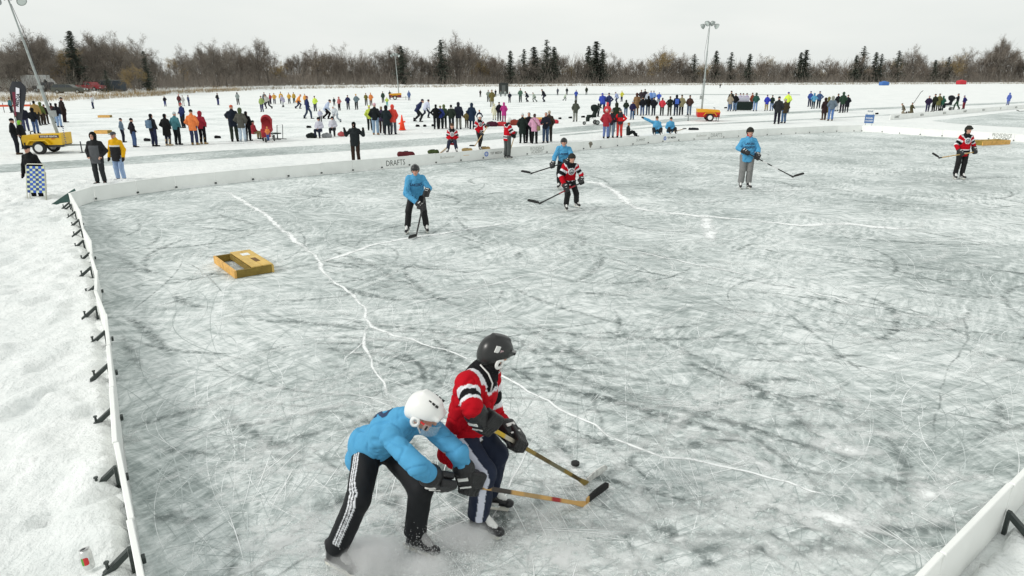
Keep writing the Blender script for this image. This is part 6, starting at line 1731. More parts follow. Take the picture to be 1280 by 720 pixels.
def light_tower(name, base, yaw, body_m, low_m, label, s=1.0, mast=7.0, lean=0.0, text=None, far=False, two=False):
    root = empty(name, base, yaw); root.scale = (s,) * 3
    tag(root, label, 'light tower', 'mobile light towers')
    F2 = np.stack([A((1., 0, 0)), A((0, 0, 1.)), A((0, -1., 0))], 1)
    if two:
        MB().prism([(-.95, .48), (1.02, .48), (1.03, .80), (-1.0, .80)], F2, (0, 0, 0), .55).build('hood_base', low_m, root)
        MB().prism([(-1.0, .803), (1.035, .803), (1.05, 1.10), (-.05, 1.06), (-.92, 1.0)], F2, (0, 0, 0), .548).build('hood', body_m, root)
    else: MB().prism([(-.95, .48), (1.02, .48), (1.05, 1.10), (-.05, 1.04), (-.92, 1.0), (-1.0, .80)], F2, (0, 0, 0), .55).build('hood', body_m, root)
    MB().prism([(-.98, .36), (1.0, .36), (1.0, .476), (-.98, .476)], F2, (0, 0, 0), .50).build('chassis', low_m, root)
    for sg in (-1, 1):
        w = MB().disc((-.08, sg * .70, .34), [.30, .34, .34, .30], [-.09, -.07, .07, .09], (0, 1, 0), 28).build('wheel', TYRE, root, False)
        MB().disc((-.08, sg * .70 + sg * -.0, .34), [.20, .20, .06, .05], [-.096, .096, .10, .105] if sg > 0 else [-.105, -.10, .096, .0965], (0, 1, 0), 22).build('rim', WHITEP, w)
        MB().prism([(-.62, .50), (-.46, .72), (.30, .72), (.50, .50), (.50, .55), (.32, .77), (-.48, .77), (-.66, .54)], F2, (0, sg * .70, 0), .13).build('fender', body_m, root)
    MB().box((1.55, 0, .42), (.55, .04, .035)).tube([(1.02, .35, .42), (1.9, .04, .42)], .03, 6).tube([(1.02, -.35, .42), (1.9, -.04, .42)], .03, 6).build('tongue', GREY, root)
    for x, y in ((1.75, -.12), (-.85, -.60), (-.85, .60)):
        MB().tube([(x, y, .008), (x, y, .62)], .03, 6).box((x, y, .014), (.09, .09, .012)).build('jack_stand', DARK, root)
    MB().tube([(-.6, -.3, 1.04), (-.6, -.3, 1.16), (-.45, -.3, 1.2)], .03, 6).build('exhaust_pipe', DARK, root)
    if text:
        MB().box((.42, -.556, .93), (.50, .004, .075)).build('name_plate', plain('maroon_plate', (.06, .03, .03), .5), root)
        me = text_mesh(text, .115, 0.0, .003)
        o = link('lettering', me, WHITEP, root); o.location = (.42, -.563, .93); o.rotation_euler = (R(90), 0, 0)
        me = text_mesh('RENTS', .07, 0.0, .002)
        o = link('lettering', me, REDP, root); o.location = (.62, -.556, .80); o.rotation_euler = (R(90), 0, 0)
        chn = MB()
        for i in range(9): chn.tube([(1.14, -.45, 1.5 - i * .12), (1.17 + .03 * (i % 2), -.45, 1.44 - i * .12)], .025, 5)
        chn.build('coiled_cable', plain('blue_grey_cable', (.12, .14, .25), .6), root)
    # telescoping mast with lamp head
    l = math.tan(lean)
    P = lambda z, x=0.0: A((.62 - l * (z - 1.0) + x, 0, z))
    m = MB()
    zs = [0.6, 1.0 + (mast - 1) * .36, 1.0 + (mast - 1) * .70, mast]
    for i, r in enumerate((.085, .062, .042)):
        m.tube([P(zs[i] - .15 * (i > 0)), P(zs[i + 1])], r, 8)
    ms = m.build('mast', plain('mast_grey', (.34, .37, .36), .45, metal=.3, var=.15), root)
    if not far:
        MB().box(P(2.1, .12), (.14, .12, .16)).build('winch', GREY, ms); MB().box(P(zs[1]), (.12, .12, .08)).build('mast_collar', GREY, ms)
        MB().tube([P(mast - .3, .06), P(mast * .72, .22), P(mast * .60, .10), P(2.3, .16)], .012, 5).build('cable', DARK, ms)
    MB().tube([P(mast, -.62), P(mast, .62)], .035, 6).build('crossbar', GREY, ms)
    for i, x in enumerate((-.58, -.2, .2, .58)):
        c = P(mast + (.12 if i in (1, 2) else -.12), x)
        fd = unit(((-.7 if i < 2 else .7), -.5 if i % 2 else .6, -.55))
        h = MB().disc(c, [.06, .16, .24, .25], [-.16, -.12, .06, .10], fd, 18).build('lamp_head', plain('lamp_housing', (.30, .33, .32), .5, metal=.4), ms)
        MB().disc(c + fd * .07, [.22, .20, .02], [0, .035, .05], fd, 18).build('lens', plain('lamp_glass', (.55, .60, .58), .15, spec=.7), h)
    return root
tb = gp(53, 193)
light_tower('light_tower', gp(51, 193) + A((0, .6, 0)), R(7), YELLOW, DARK, 'yellow trailer light tower with a tall grey mast behind the rink corner', .84, 7.9, R(9.0), 'ZIEGLER RENTAL')
light_tower('light_tower', gp(888, 152) + A((0, .8, 0)), R(172), plain('yellow_top', lin('#d8a01e'), .4), REDP, 'red and yellow trailer light tower with a mast above the treeline', .88, 8.3, R(.8), two=True)
light_tower('light_tower', gp(493, 125) + A((0, 1, 0)), R(10), plain('yellow_top', lin('#d8a01e'), .4), plain('maroon_paint', (.2, .03, .05), .5), 'small far light tower on the open ice', .95, 7.2, R(3), None, True, True)

# folded lawn chair with blue and white webbing, held by the man in black
def lawn_chair():
    g = gp(46, 252); g[2] = .03
    root = empty('lawn_chair', g, R(-6)); root.rotation_euler = (R(-12), 0, R(-8)); tag(root, 'folded lawn chair with blue and white chequered webbing', 'chair')
    w, h = .29, .97
    fr = plain('aluminium_tube', (.55, .55, .48), .35, metal=.6)
    MB().tube([(-w, 0, .0), (-w, 0, h), (-w + .05, 0, h + .04), (w - .05, 0, h + .04), (w, 0, h), (w, 0, .0), (w - .05, 0, -.0), (-w + .05, 0, -.0), (-w, 0, .0)], .014, 6, False).build('frame', fr, root)
    MB().tube([(-w + .03, .06, .02), (-w + .03, .06, .8)], .013, 6).build('leg', fr, root)
    MB().tube([(w - .03, .06, .02), (w - .03, .06, .8)], .013, 6).build('leg', fr, root)
    blue = plain('blue_webbing', lin('#2d55b0'), .8); pale = plain('pale_green_webbing', lin('#c5d0b0'), .8)
    nx, nz = 6, 11
    for j in range(nz):
        z = .25 + j * .0665
        MB().box((0, -.006, z), (w - .01, .0022, .034)).build('webbing_strip', pale, root)
    for i in range(nx):
        x = -w + .07 + i * .092
        m = MB()
        for j in range(nz):     # woven over and under
            z = .25 + j * .0665
            if (i + j) % 2 == 0: m.box((x, -.013, z), (.044, .0016, .0365))
        tag(m.build('webbing_weave', blue if i % 3 else plain('navy_webbing', lin('#24407c'), .8), root), kind='stuff')
lawn_chair()

def feather_flag(px, py, hgt, face, label, two=True):
    g = gp(px, py); root = empty('feather_flag', g, R(face)); tag(root, label, 'flag', 'feather flags')
    pole = MB().tube([(0, 0, .0), (0, 0, hgt * .6), (.06, 0, hgt * .85), (.30, 0, hgt * .98), (.62, 0, hgt * .97)], .018, 6)
    pole.build('pole', DARK, root)
    n = 18; V, Fc = [], []
    for i in range(n + 1):
        t = i / n; z = hgt * (.14 + .84 * t)
        xl = .02 + .30 * max(0, (t - .7) / .3) ** 2
        xr = .34 + .66 * math.sin(min(1, t * 1.15) * 1.5) ** 2 if t < .9 else 1.0 - (t - .9) * 2.5
        for k in range(5):
            u = k / 4; V.append((xl + (xr - xl) * u, .05 * math.sin(3 * u + 4 * t), z))
    for i in range(n):
        for k in range(4): a = i * 5 + k; Fc.append((a, a + 1, a + 6, a + 5))
    link('banner', mesh_data('banner', V, Fc, True), plain('black_banner', (.02, .022, .028), .7), root)
    if two:
        V = [(x, -.075 + .0 * x, z) for x, z in ((.20, hgt * .46), (.40, hgt * .45), (.68, hgt * .86), (.48, hgt * .88))]
        link('white_panel', mesh_data('white_panel', V, [(0, 1, 2, 3)]), plain('white_banner', (.72, .72, .78), .7), root)
        V = [(x, -.072, z) for x, z in ((.06, hgt * .40), (.16, hgt * .38), (.40, hgt * .80), (.22, hgt * .80))]
        link('red_panel', mesh_data('red_panel', V, [(0, 1, 2, 3)]), plain('maroon_banner', lin('#6a1c34'), .7), root)
        me = text_mesh('MEDIA', .26, 0, .01); o = link('lettering', me, plain('black_banner', (.02, .022, .028), .7), root)
        o.location = (.44, -.079, hgt * .66); o.rotation_euler = (R(90), R(-72), 0)
    return root
feather_flag(24, 172, 3.2, 0, 'dark feather flag with white and maroon panel near the light tower')
feather_flag(-9, 168, 3.2, 0, 'black feather flag cut off by the left edge of the picture', False)
# orange plastic tape strung between stakes
tr = empty('tape_fence', gp(0, 137)); tag(tr, 'orange safety tape strung on stakes above the snow', 'tape fence')
p0, p1 = gp(-12, 141) - gp(0, 137), gp(40, 140) - gp(0, 137)
for i in range(4):
    q = p0 + (p1 - p0) * i / 3; MB().tube([q, q + A((0, 0, .95))], .03, 6).build('stake', DARK, tr)
dv = unit(p1 - p0)
MB().box((p0 + p1) / 2 + A((0, -.05, .66)), (np.linalg.norm(p1 - p0) / 2, .006, .10), np.stack([dv, np.cross(A((0, 0, 1.)), dv), A((0, 0, 1.))], 1)).build('tape', plain('orange_tape', lin('#e2603c'), .6), tr)

# orange cone with a jacket slumped over it
cg = gp(503, 163); cr = empty('traffic_cone', cg); tag(cr, 'bright orange traffic cone on the snow beside the red hooded jacket', 'cone')
CONE = plain('cone_orange', lin('#f0441c'), .5)
MB().disc((0, 0, .03), [.24, .24, .22], [0, .03, .05], (0, 0, 1), 16).build('base', CONE, cr)
MB().disc((0, 0, .08), [.20, .12, .07, .05, .035], [0, .42, .68, .8, .92], (0, 0, 1), 16).build('body', CONE, cr, True)
MB().tube([(-.22, 0, .42), (0, -.02, .52), (.22, .02, .58)], .06, 6).build('handle', CONE, cr)

def bag(px, py, L, W, Hh, m, label, yaw=0, strap=True, group='bags on the snow'):
    L, W, Hh = L * .82, W * .8, Hh * .72
    g = gp(px, py); root = empty('sports_bag', g, R(yaw)); tag(root, label, 'bag', group)
    V, Fc = surf([rbox((0, 0, Hh * .45), (L / 2 - Hh * .4, W * .2, Hh * .12), None, Hh * .33), cap((-L * .42, 0, Hh * .36), (L * .42, 0, Hh * .42), Hh * .38, Hh * .34)], .03, .1, lambda V: (fbm(V * 6, 3, 4) - .5) * .10)
    link('body', mesh_data('body', V, Fc, True), m, root)
    if strap: MB().tube([(-L * .2, -W * .2, Hh * .7), (-L * .1, -W * .1, Hh * 1.0), (L * .1, -W * .1, Hh * 1.0), (L * .2, -W * .2, Hh * .7)], .018, 5).build('strap', DARK, root)
    return root
bag(508, 196, .85, .35, .34, cloth('#5a1f24'), 'long dark red and black bag behind the boards, right of the balaclava man', 6)
bag(542, 192, .55, .3, .26, cloth('#3c4a26'), 'small olive bag on the snow behind the boards', 6)
bag(390, 172.5, .62, .4, .42, cloth('#1a2020'), 'round black bag beside the seated white jerseys')
bag(615, 158, .9, .4, .5, cloth('#4a1c30'), 'dark plum bag below the cream coat')
bag(628, 157.5, .9, .4, .45, cloth('#c0202c'), 'bright red bag below the magenta coat')
bag(643, 156.5, 1.0, .45, .6, cloth('#8a3424'), 'rust and black bag left of the pink jacket')
bag(676, 156, .9, .4, .55, cloth('#b02440'), 'crimson bag showing behind the pink jacket')
bag(692, 154.5, .85, .4, .45, cloth('#c81e36'), 'red bag on the snow right of the blue jeans')
bag(867, 162.5, .8, .3, .2, cloth('#20242a'), 'flat black bag lying behind the boards near the red trailer', 4)
bag(409, 172, .6, .35, .38, cloth('#8a8d90'), 'grey bag between the two seated white jerseys')
bag(427, 170.5, .35, .3, .42, cloth('#b0474a'), 'red and white bag right of the seated white jerseys')
bag(606, 187, .6, .3, .2, cloth('#a88a52'), 'tan bag behind the boards beside the standing red player', 8)
bag(584, 189, .55, .3, .2, cloth('#b89a5c'), 'tan bag behind the boards beside the sitting red player', 8)
for i, (x, y, lb) in enumerate(((184, 176.5, 'between the lone black jacket and the backpack'), (272, 173, 'right of the dark red hood'), (386, 160, 'on the pale ice near the seated white jerseys'), (522, 158.5, 'nearest the orange cone'), (531, 158.5, 'second from the orange cone'), (541, 158, 'beside the long black hair'), (700, 149, 'left of the olive parka'), (713, 148, 'at the left foot of the olive parka'), (729, 147, 'right of the olive parka'), (907, 135.5, 'left of the folding table'), (1096, 143, 'on the snow right of the blue sign'))):
    bag(x, y, .36, .22, .22, cloth('#1c1e20'), 'small black shoe bag ' + lb, 20 * i, False, 'shoe bags along the rink edges')

def stroller(px, py, face, m, label, s=1.0, child=True):
    g = gp(px, py); root = empty('stroller', g, R(face)); root.scale = (s,) * 3; tag(root, label, 'stroller')
    V, Fc = surf([rbox((0, .05, .55), (.20, .22, .03), None, .05), rbox((0, -.18, .80), (.20, .03, .24), frame((0, 1, .35)), .05), rbox((0, .30, .36), (.17, .04, .10), None, .04)], .025, .06)
    link('seat', mesh_data('seat', V, Fc, True), m, root)
    V, Fc = surf([ell((0, -.12, 1.0), (.26, .30, .28)), minus(ell((0, .10, .92), (.21, .32, .26), None, .02)), minus(rbox((0, 0, .70), (.4, .5, .12), None, 0, .02))], .025, .03)
    link('canopy', mesh_data('canopy', V, Fc, True), m, root)
    for x, y, r in ((-.26, -.28, .15), (.26, -.28, .15), (0, .52, .11)):
        w = MB().disc((x, y, r + .004), [r * .8, r, r, r * .8], [-.035, -.02, .02, .035], (1, 0, 0), 18).build('wheel', TYRE, root)
        MB().disc((x, y, r + .004), [r * .6, r * .6], [-.037, .037], (1, 0, 0), 14).build('hub', GREY, w)
    fr = MB()
    for sg in (-1, 1):
        fr.tube([(.24 * sg, -.28, .15), (.22 * sg, -.05, .50), (.03 * sg, .52, .12)], .014, 6).tube([(.22 * sg, -.05, .50), (.23 * sg, -.42, 1.06)], .014, 6)
    fr.tube([(-.23, -.42, 1.06), (.23, -.42, 1.06)], .016, 6)
    fr.build('frame', GREY, root)
    return root
stroller(335, 177, 190, cloth('#a3222c'), 'tall dark red stroller with a hood among the spectators', 1.12)
cb = spectator(335.5, 176.5, 158, 188, 'small child in orange and pink riding in the dark red stroller', '#d87a2c', '#3a5a9a', '#d8a030', arms='front', legs='close', z=0.06, group='spectators on the lake')
stroller(740, 156, 100, cloth('#1e2a26'), 'dark green stroller with a rounded hood left of the red jackets', 1.15)
stroller(1184, 138.5, 70, cloth('#1b2026'), 'black pushchair with white trim on the next rink', 1.25)
# small bicycle-like sled beside the red stroller
sg_ = empty('kick_sled', gp(347, 174), R(60)); tag(sg_, 'small dark sled with handles beside the red stroller', 'sled')
MB().tube([(-.2, -.5, .02), (-.2, .5, .02), (-.2, .62, .12)], .02, 6).build('runner', DARK, sg_)
MB().tube([(.2, -.5, .02), (.2, .5, .02), (.2, .62, .12)], .02, 6).build('runner', DARK, sg_)
MB().box((0, .1, .32), (.2, .22, .03)).tube([(-.2, .2, .02), (-.2, .2, .32)], .02, 6).tube([(.2, .2, .02), (.2, .2, .32)], .02, 6).build('seat', cloth('#22302c'), sg_)
MB().tube([(-.2, -.2, .02), (-.2, -.3, .8), (.2, -.3, .8), (.2, -.2, .02)], .02, 6).build('handle', DARK, sg_)

# folding table with a pale cloth front
tg = gp(927, 138); tt = empty('folding_table', tg); tag(tt, 'dark folding table with a white sign in the far group', 'table')
MB().box((0, 0, .9), (.95, .38, .025)).build('table_top', DARK, tt)
MB().box((0, -.385, .46), (.93, .006, .42)).build('cloth_front', cloth('#23302c'), tt)
for x, y in ((-.85, -.3), (.85, -.3), (-.85, .3), (.85, .3)): MB().tube([(x, y, .005), (x, y, .88)], .02, 6).build('leg', GREY, tt)
MB().box((-.1, -.20, 1.15), (.75, .012, .22), frame((0, 1, .25))).build('sign_board', plain('lilac_white_board', (.62, .62, .72), .6), tt)
# black pop-up shelter
sh = gp(629.5, 117.5); sr = empty('pop_up_shelter', sh); tag(sr, 'black box shelter standing on the far ice', 'shelter')
SHB = plain('black_canvas', (.03, .035, .032), .8, var=.2)
MB().box((0, 1.3, 1.1), (1.05, 1.0, 1.09), None, .03).build('canvas', SHB, sr)
MB().prism([(-1.1, 2.19), (1.1, 2.19), (.7, 2.4), (-.7, 2.4)], np.stack([A((1., 0, 0)), A((0, 0, 1.)), A((0, -1., 0))], 1), (0, 1.3, 0), 1.0).build('roof', SHB, sr)
MB().box((0, .285, .95), (.4, .008, .9)).build('door_flap', plain('grey_canvas', (.10, .11, .105), .8), sr)
# far ice fishing tents
def tent(px, py, w, h, m, label, m2):
    g = gp(px, py); r = empty('ice_tent', g); tag(r, label, 'tent', 'ice fishing tents')
    V, Fc = surf([rbox((0, 0, h * .40), (w * .42, w * .36, h * .28), None, h * .14), ell((0, 0, h * .62), (w * .42, w * .40, h * .38), None, .3), minus(rbox((0, 0, -1), (9, 9, 1.0), None, 0, .05))], .12, .2)
    link('canvas', mesh_data('canvas', V, Fc, True), m, r)
    MB().box((w * .52, -w * .1, h * .4), (w * .05, w * .28, h * .36)).build('side_panel', m2, r)
tent(1104.5, 106.8, 3.5, 2.1, plain('blue_canvas', lin('#3f6cae'), .7), 'bright blue ice tent near the far shore', plain('grey_blue_canvas', lin('#9fb0c4'), .7))
tent(1201, 105.6, 3.8, 2.6, plain('red_canvas', lin('#b8303a'), .7), 'bright red ice tent near the far shore', plain('pink_canvas', lin('#c08c90'), .7))

# blue and white sign behind the far corner of the boards
sg2 = gp(1085, 160); s_ = empty('rink_sign', sg2, R(-30)); tag(s_, 'blue square sign with a white strip above it behind the far corner of the boards', 'sign')
MB().tube([(-.2, .02, 0), (-.2, .02, 1.3)], .02, 6).build('post', GREY, s_); MB().tube([(.2, .02, 0), (.2, .02, 1.3)], .02, 6).build('post', GREY, s_)
MB().box((0, -.01, .62), (.29, .008, .29)).build('blue_panel', plain('sign_blue', lin('#476a9c'), .5, var=.15, vscale=5), s_)
MB().box((.02, -.01, 1.12), (.25, .008, .14)).build('white_panel', WHITEP, s_)
for tx, z, sz, m in (('RINK', 1.12, .16, plain('sign_grey', (.10, .16, .22), .6)), ('POND', .66, .15, WHITEP), ('HOCKEY', .48, .12, WHITEP)):
    o = link('lettering', text_mesh(tx, sz, 0, .003), m, s_); o.location = (0, -.021, z); o.rotation_euler = (R(90), 0, 0)

# low boards of the next rink on the right, and far boards on the open ice
def low_boards(name, a, b, n, label, h=.42, marks=True):
    r = empty(name, a); tag(r, label, 'rink board', 'boards of other rinks')
    d = (b - a) / n; L = np.linalg.norm(d); du = d / L
    M = np.stack([du, np.cross(A((0, 0, 1.)), du), A((0, 0, 1.))], 1)
    rr = random.Random(n)
    for i in range(n):
        p = MB().box(d * (i + .5) + A((0, 0, h / 2 + .01)), (L / 2 - .01, .02, h / 2), M).build('panel', BOARD, r)
        if marks and i % 2 == 0:
            o = link('lettering', text_mesh(['DRAFTS', 'TST', 'SUMMIT', 'MEDIA'][rr.randrange(4)], .26, 0, .01), INK_G, p)
            o.matrix_basis = Matrix(((du[0], 0, -M[0, 1], d[0] * (i + .5) - M[0, 1] * .024), (du[1], 0, -M[1, 1], d[1] * (i + .5) - M[1, 1] * .024), (0, 1, 0, h / 2), (0, 0, 0, 1)))
    return r
low_boards('neighbour_boards', gp(1112, 150), gp(1300, 134), 16, 'low white boards with grey lettering around the next rink at the right')
low_boards('far_boards', gp(760, 108.4), gp(838, 107.2), 14, 'thin grey line of boards far out on the open snow', .5, False)

# dented drink can on the trodden snow
cn = gp(109, 699, .13); can = empty('drink_can', cn); can.scale = (1.25,) * 3; can.rotation_euler = (R(-14), R(-12), R(8)); tag(can, 'crumpled silver drink can with red and green print lying in the snow', 'can')
ALU = plain('brushed_aluminium', (.62, .63, .62), .35, metal=.5, var=.1)
V, Fc = surf([cap((0, 0, -.035), (0, 0, .035), .030, .030), minus(ell((.034, 0, -.02), (.012, .02, .02), None, .01)), minus(rbox((0, 0, .075), (.1, .1, .015), None, 0, .003)), minus(rbox((0, 0, -.075), (.1, .1, .015), None, 0, .003))], .005, .01)
link('body', mesh_data('body', V, Fc, True), ALU, can)
MB().disc((0, 0, .059), [.027, .027, .024], [0, .003, .0035], (0, 0, 1), 20).build('lid', plain('can_lid', (.5, .5, .5), .3, metal=.7), can)
MB().box((.0, -.012, .0645), (.008, .012, .0015)).build('ring_pull', DARK, can)
for x0, c in ((0.0, lin('#c02a30')), (-.017, lin('#4a9a3a'))):
    V = []; w = .016 if x0 == 0 else .008
    for i in range(5):
        a = (x0 / .031) + (i - 2) / 2 * (w / .031) + math.pi * 1.5 + .2
        V += [(.0315 * math.cos(a), .0315 * math.sin(a), -.012 - (.006 if i in (0, 4) else 0.012)), (.0315 * math.cos(a), .0315 * math.sin(a), .012 + (0 if i in (0, 4) else .006))]
    link('print', mesh_data('print', V, [(2 * i, 2 * i + 2, 2 * i + 3, 2 * i + 1) for i in range(4)]), plain('can_red' if x0 == 0 else 'can_green', c, .4), can)

# loose sticks beyond the boards
for nm, a, b, bd in (('black stick lying at the edge of the next rink', gp(1330, 136), gp(1274, 139.5), (-1, .2, .3)), ('pale stick lying behind the boards beside the sitting red player', gp(560, 184), gp(548, 194), (-.8, -.2, 0)), ('dark stick held up by the kneeling person in olive', gp(1140, 141) + A((0, 0, .9)), gp(1143, 141) + A((.25, 0, 1.9)), (.8, 0, .6)), ('pale stick lying on the snow right of the sitting light blue players', gp(842, 165), gp(853, 162), (.9, .3, 0))):
    a = A(a, dtype=float); b = A(b, dtype=float); a[2] += .04; b[2] += .02
    stick(nm, a, b, bd, [(0, 1, lin('#a98a58') if 'pale' in nm else (.02, .02, .02))], plain('black_stick_blade', (.02, .02, .02), .6), None, w=(.016, .02))

# snow thrown up by the skates: loose flakes hanging over the ice
SPRAY = plain('thrown_snow', (.88, .90, .90), .9)
def spray(c, sig, n, drift, label, seed):
    r_ = np.random.RandomState(seed)
    P = r_.normal(0, 1, (n, 3)) * A(sig) + A(c)
    k = r_.rand(n) ** 2.2
    P = P + np.outer(k, A(drift))
    P[:, 2] = np.abs(P[:, 2]) * (.3 + .7 * r_.rand(n)) + .012
    s = r_.uniform(.0018, .0052, n)[:, None, None]
    T = r_.normal(0, 1, (n, 3, 3)); T /= np.linalg.norm(T, axis=2)[:, :, None]
    V = (P[:, None, :] + T * s).reshape(-1, 3)
    tag(link('snow_spray', mesh_data('snow_spray', V, np.arange(3 * n).reshape(-1, 3)), SPRAY), label, kind='stuff')
spray((-.95, 3.92, .06), (.20, .12, .10), 11000, (.35, .0, .10), 'powdery snow thrown up between the light blue player\'s skates', 3)
spray((-.30, 4.12, .05), (.17, .09, .07), 8000, (-.2, -.05, .06), 'powdery snow around the red player\'s skate', 4)
spray((-.70, 3.85, .05), (.22, .11, .06), 6000, (.2, .0, .05), 'powdery snow around the light blue player\'s leading skate', 5)
def puff(c, size, dens, label, seed):
    m = bpy.data.materials.new('airborne_snow'); m.use_nodes = True; N, Lk = m.node_tree.nodes, m.node_tree.links
    N.clear(); out = N.new('ShaderNodeOutputMaterial'); pv = N.new('ShaderNodeVolumePrincipled')
    pv.inputs['Color'].default_value = (.995, .995, .995, 1); pv.inputs['Anisotropy'].default_value = .2
    tc = N.new('ShaderNodeTexCoord')
    no = noise_node(N, Lk, tc.outputs['Object'], 5.5, 5, .6)
    ln = N.new('ShaderNodeVectorMath'); ln.operation = 'DIVIDE'; Lk.new(tc.outputs['Object'], ln.inputs[0]); ln.inputs[1].default_value = size
    le = N.new('ShaderNodeVectorMath'); le.operation = 'LENGTH'; Lk.new(ln.outputs['Vector'], le.inputs[0])
    f = math_node(N, Lk, 'SUBTRACT', 1.0, le.outputs['Value'], True)
    k = math_node(N, Lk, 'SUBTRACT', math_node(N, Lk, 'MULTIPLY', f, 1.3), math_node(N, Lk, 'MULTIPLY', no, .75), True)
    Lk.new(math_node(N, Lk, 'MULTIPLY', k, dens), pv.inputs['Density']); Lk.new(pv.outputs['Volume'], out.inputs['Volume'])
    V, Fc = surf([ell((0, 0, 0), size)], .03, .02)
    V[:, 2] = np.maximum(V[:, 2], -c[2] + .014)
    o = link('snow_spray', mesh_data('snow_spray', V, Fc), m); o.location = c
    tag(o, label, kind='stuff')
puff((-.98, 3.86, .10), (.42, .30, .24), 40, 'white puff of snow between the light blue player\'s legs', 1)
puff((-.34, 4.10, .08), (.36, .20, .17), 40, 'white puff of snow at the red player\'s skate', 2)
puff((-.62, 3.80, .07), (.34, .20, .14), 26, 'thin puff of snow before the light blue player\'s front skate', 3)
# crumbs of ice scattered on the rink
r_ = np.random.RandomState(9)
q = spots(1400, p=1.0); V, Fc = [], []
for p in q:
    s = r_.uniform(.0015, .006); o = len(V)
    for k in range(4): V.append((p[0] + r_.normal(0, s), p[1] + r_.normal(0, s), .010 + (s if k == 3 else 0)))
    Fc += [(o, o + 1, o + 3), (o + 1, o + 2, o + 3), (o + 2, o, o + 3)]
tag(link('ice_crumbs', mesh_data('ice_crumbs', V, np.array(Fc)), SPRAY), 'crumbs of shaved ice scattered over the rink', kind='stuff')
# ------------------------------------------------------------------ far shore, trees, parked vehicles
SH = [(-260, 60), (-150, 80), (-40, 96), (0, 100), (100, 107), (200, 138), (300, 192), (400, 235), (640, 285), (900, 350), (1280, 430), (1500, 470), (1700, 500)]
def shore_y(px): return float(np.interp(px, [s[0] for s in SH], [s[1] for s in SH]))
def at_dist(px, Y, z=0.0): return A(((px - 640) * Y * TH_C / FP, Y, z))
# ground of the bank: rises gently from the ice, snow on top
def bank():
    xs = np.linspace(-260, 1700, 220); V, Fc = [], []
    prof = [(-.5, -.05), (1, .12), (4, .45), (10, .7), (22, .9), (60, 1.0), (160, .9), (700, .8)]
    for i, px in enumerate(xs):
        Y = shore_y(px) + 1.5 * math.sin(px * .05) + math.sin(px * .17)
        for o, z in prof:
            q = at_dist(px, Y + o); V.append((q[0], q[1], z + .15 * math.sin(px * .31 + o) * (o > 2)))
    k = len(prof)
    for i in range(len(xs) - 1):
        for j in range(k - 1): a = i * k + j; Fc.append((a, a + k, a + k + 1, a + 1))
    return tag(link('shore_bank', mesh_data('shore_bank', V, np.array(Fc), True), SNOW), 'snowy bank of the far shore', kind='structure')
bank()
def bank_z(o): return float(np.interp(o, [-.5, 1, 4, 10, 22, 60, 160, 700], [-.05, .12, .45, .7, .9, 1.0, 1.4, 3.0]))

BARK = plain('grey_brown_bark', (0.125, 0.110, 0.094), .95, var=.3, vscale=3)
TWIG = plain('bare_twigs', (0.205, 0.178, 0.150), .95, var=.35, vscale=.6)  # twig and bark colours lightened to stand in for distance haze
TWIG_T = plain('tan_twigs', (0.29, 0.215, 0.105), .95, var=.3, vscale=.6)
TWIG_R = plain('reddish_twigs', (0.195, 0.162, 0.132), .95, var=.3, vscale=.6)
NEEDLE = plain('spruce_needles', (0.058, 0.070, 0.052), .9, var=.45, vscale=1.5)
REED = plain('dry_reeds', (0.30, 0.215, 0.105), .95, var=.35, vscale=.8)

def bare_tree(seed, spread=.5, fork=.25, levels=4, twigs=8, upright=.15):
    """unit-height leafless tree: limbs in one mesh, the haze of twigs in another"""
    r_ = np.random.RandomState(seed); tr, tips = MB(), []
    segs = []
    def grow(p, d, L, rad, lv):
        n = 4 if lv == 0 else 3
        pts, rads = [p], [rad]
        for i in range(n):
            d = unit(d + r_.normal(0, .16 if lv else .06, 3) + A((0, 0, upright * .18 * lv)))
            p = p + d * L / n; pts.append(p); rads.append(rad * (1 - .55 * (i + 1) / n))
        tr.tube(pts, rads, (6, 5, 4, 3, 3)[lv], lv == 0)
        if lv >= levels - 1:
            for q in pts[1:]: tips.append((q, d, L))
            return
        kids = r_.randint(4, 6) if lv == 0 else r_.randint(3, 5)
        for k in range(kids):
            t = (fork + (1 - fork) * (k + .6) / kids) if lv else (.45 + .55 * (k + .5) / kids)
            i = min(n - 1, int(t * n)); q = pts[i] + (pts[i + 1] - pts[i]) * (t * n - i)
            a = 2 * math.pi * (k / kids + r_.rand() * .3) + lv
            o = unit(np.cross(d, (math.cos(a), math.sin(a), .3)))
            ang = R(r_.uniform(25, 58)) * (spread / .5)
            nd = unit(d * math.cos(ang) + o * math.sin(ang))
            grow(q, nd, L * r_.uniform(.52, .78), rads[i] * .62, lv + 1)
        grow(pts[-1], unit(d + r_.normal(0, .25, 3)), L * .7, rads[-1] * .9, lv + 1)
    grow(A((0, 0, 0.)), A((r_.normal(0, .04), r_.normal(0, .04), 1.)), .36, .022, 0)
    V = []
    for q, d, L in tips:
        for k in range(twigs):
            nd = unit(d * .7 + r_.normal(0, .75, 3) + A((0, 0, .05)))
            l = r_.uniform(.035, .080); b = q + r_.normal(0, .012, 3)
            w = unit(np.cross(nd, r_.normal(0, 1, 3))) * r_.uniform(.0008, .0016)
            V += [b - w, b + w, b + nd * l]
            m_ = b + nd * l * r_.uniform(.3, .7)
            for _ in range(3):
                n2 = unit(nd + r_.normal(0, .6, 3)); V += [m_ - w * .8, m_ + w * .8, m_ + n2 * l * .6]
    V = A(V); tv = A(tr.v)
    hgt = max(V[:, 2].max(), tv[:, 2].max())
    return mesh_data('trunk', tv / hgt, tr.f), mesh_data('crown', V / hgt, np.arange(len(V)).reshape(-1, 3))
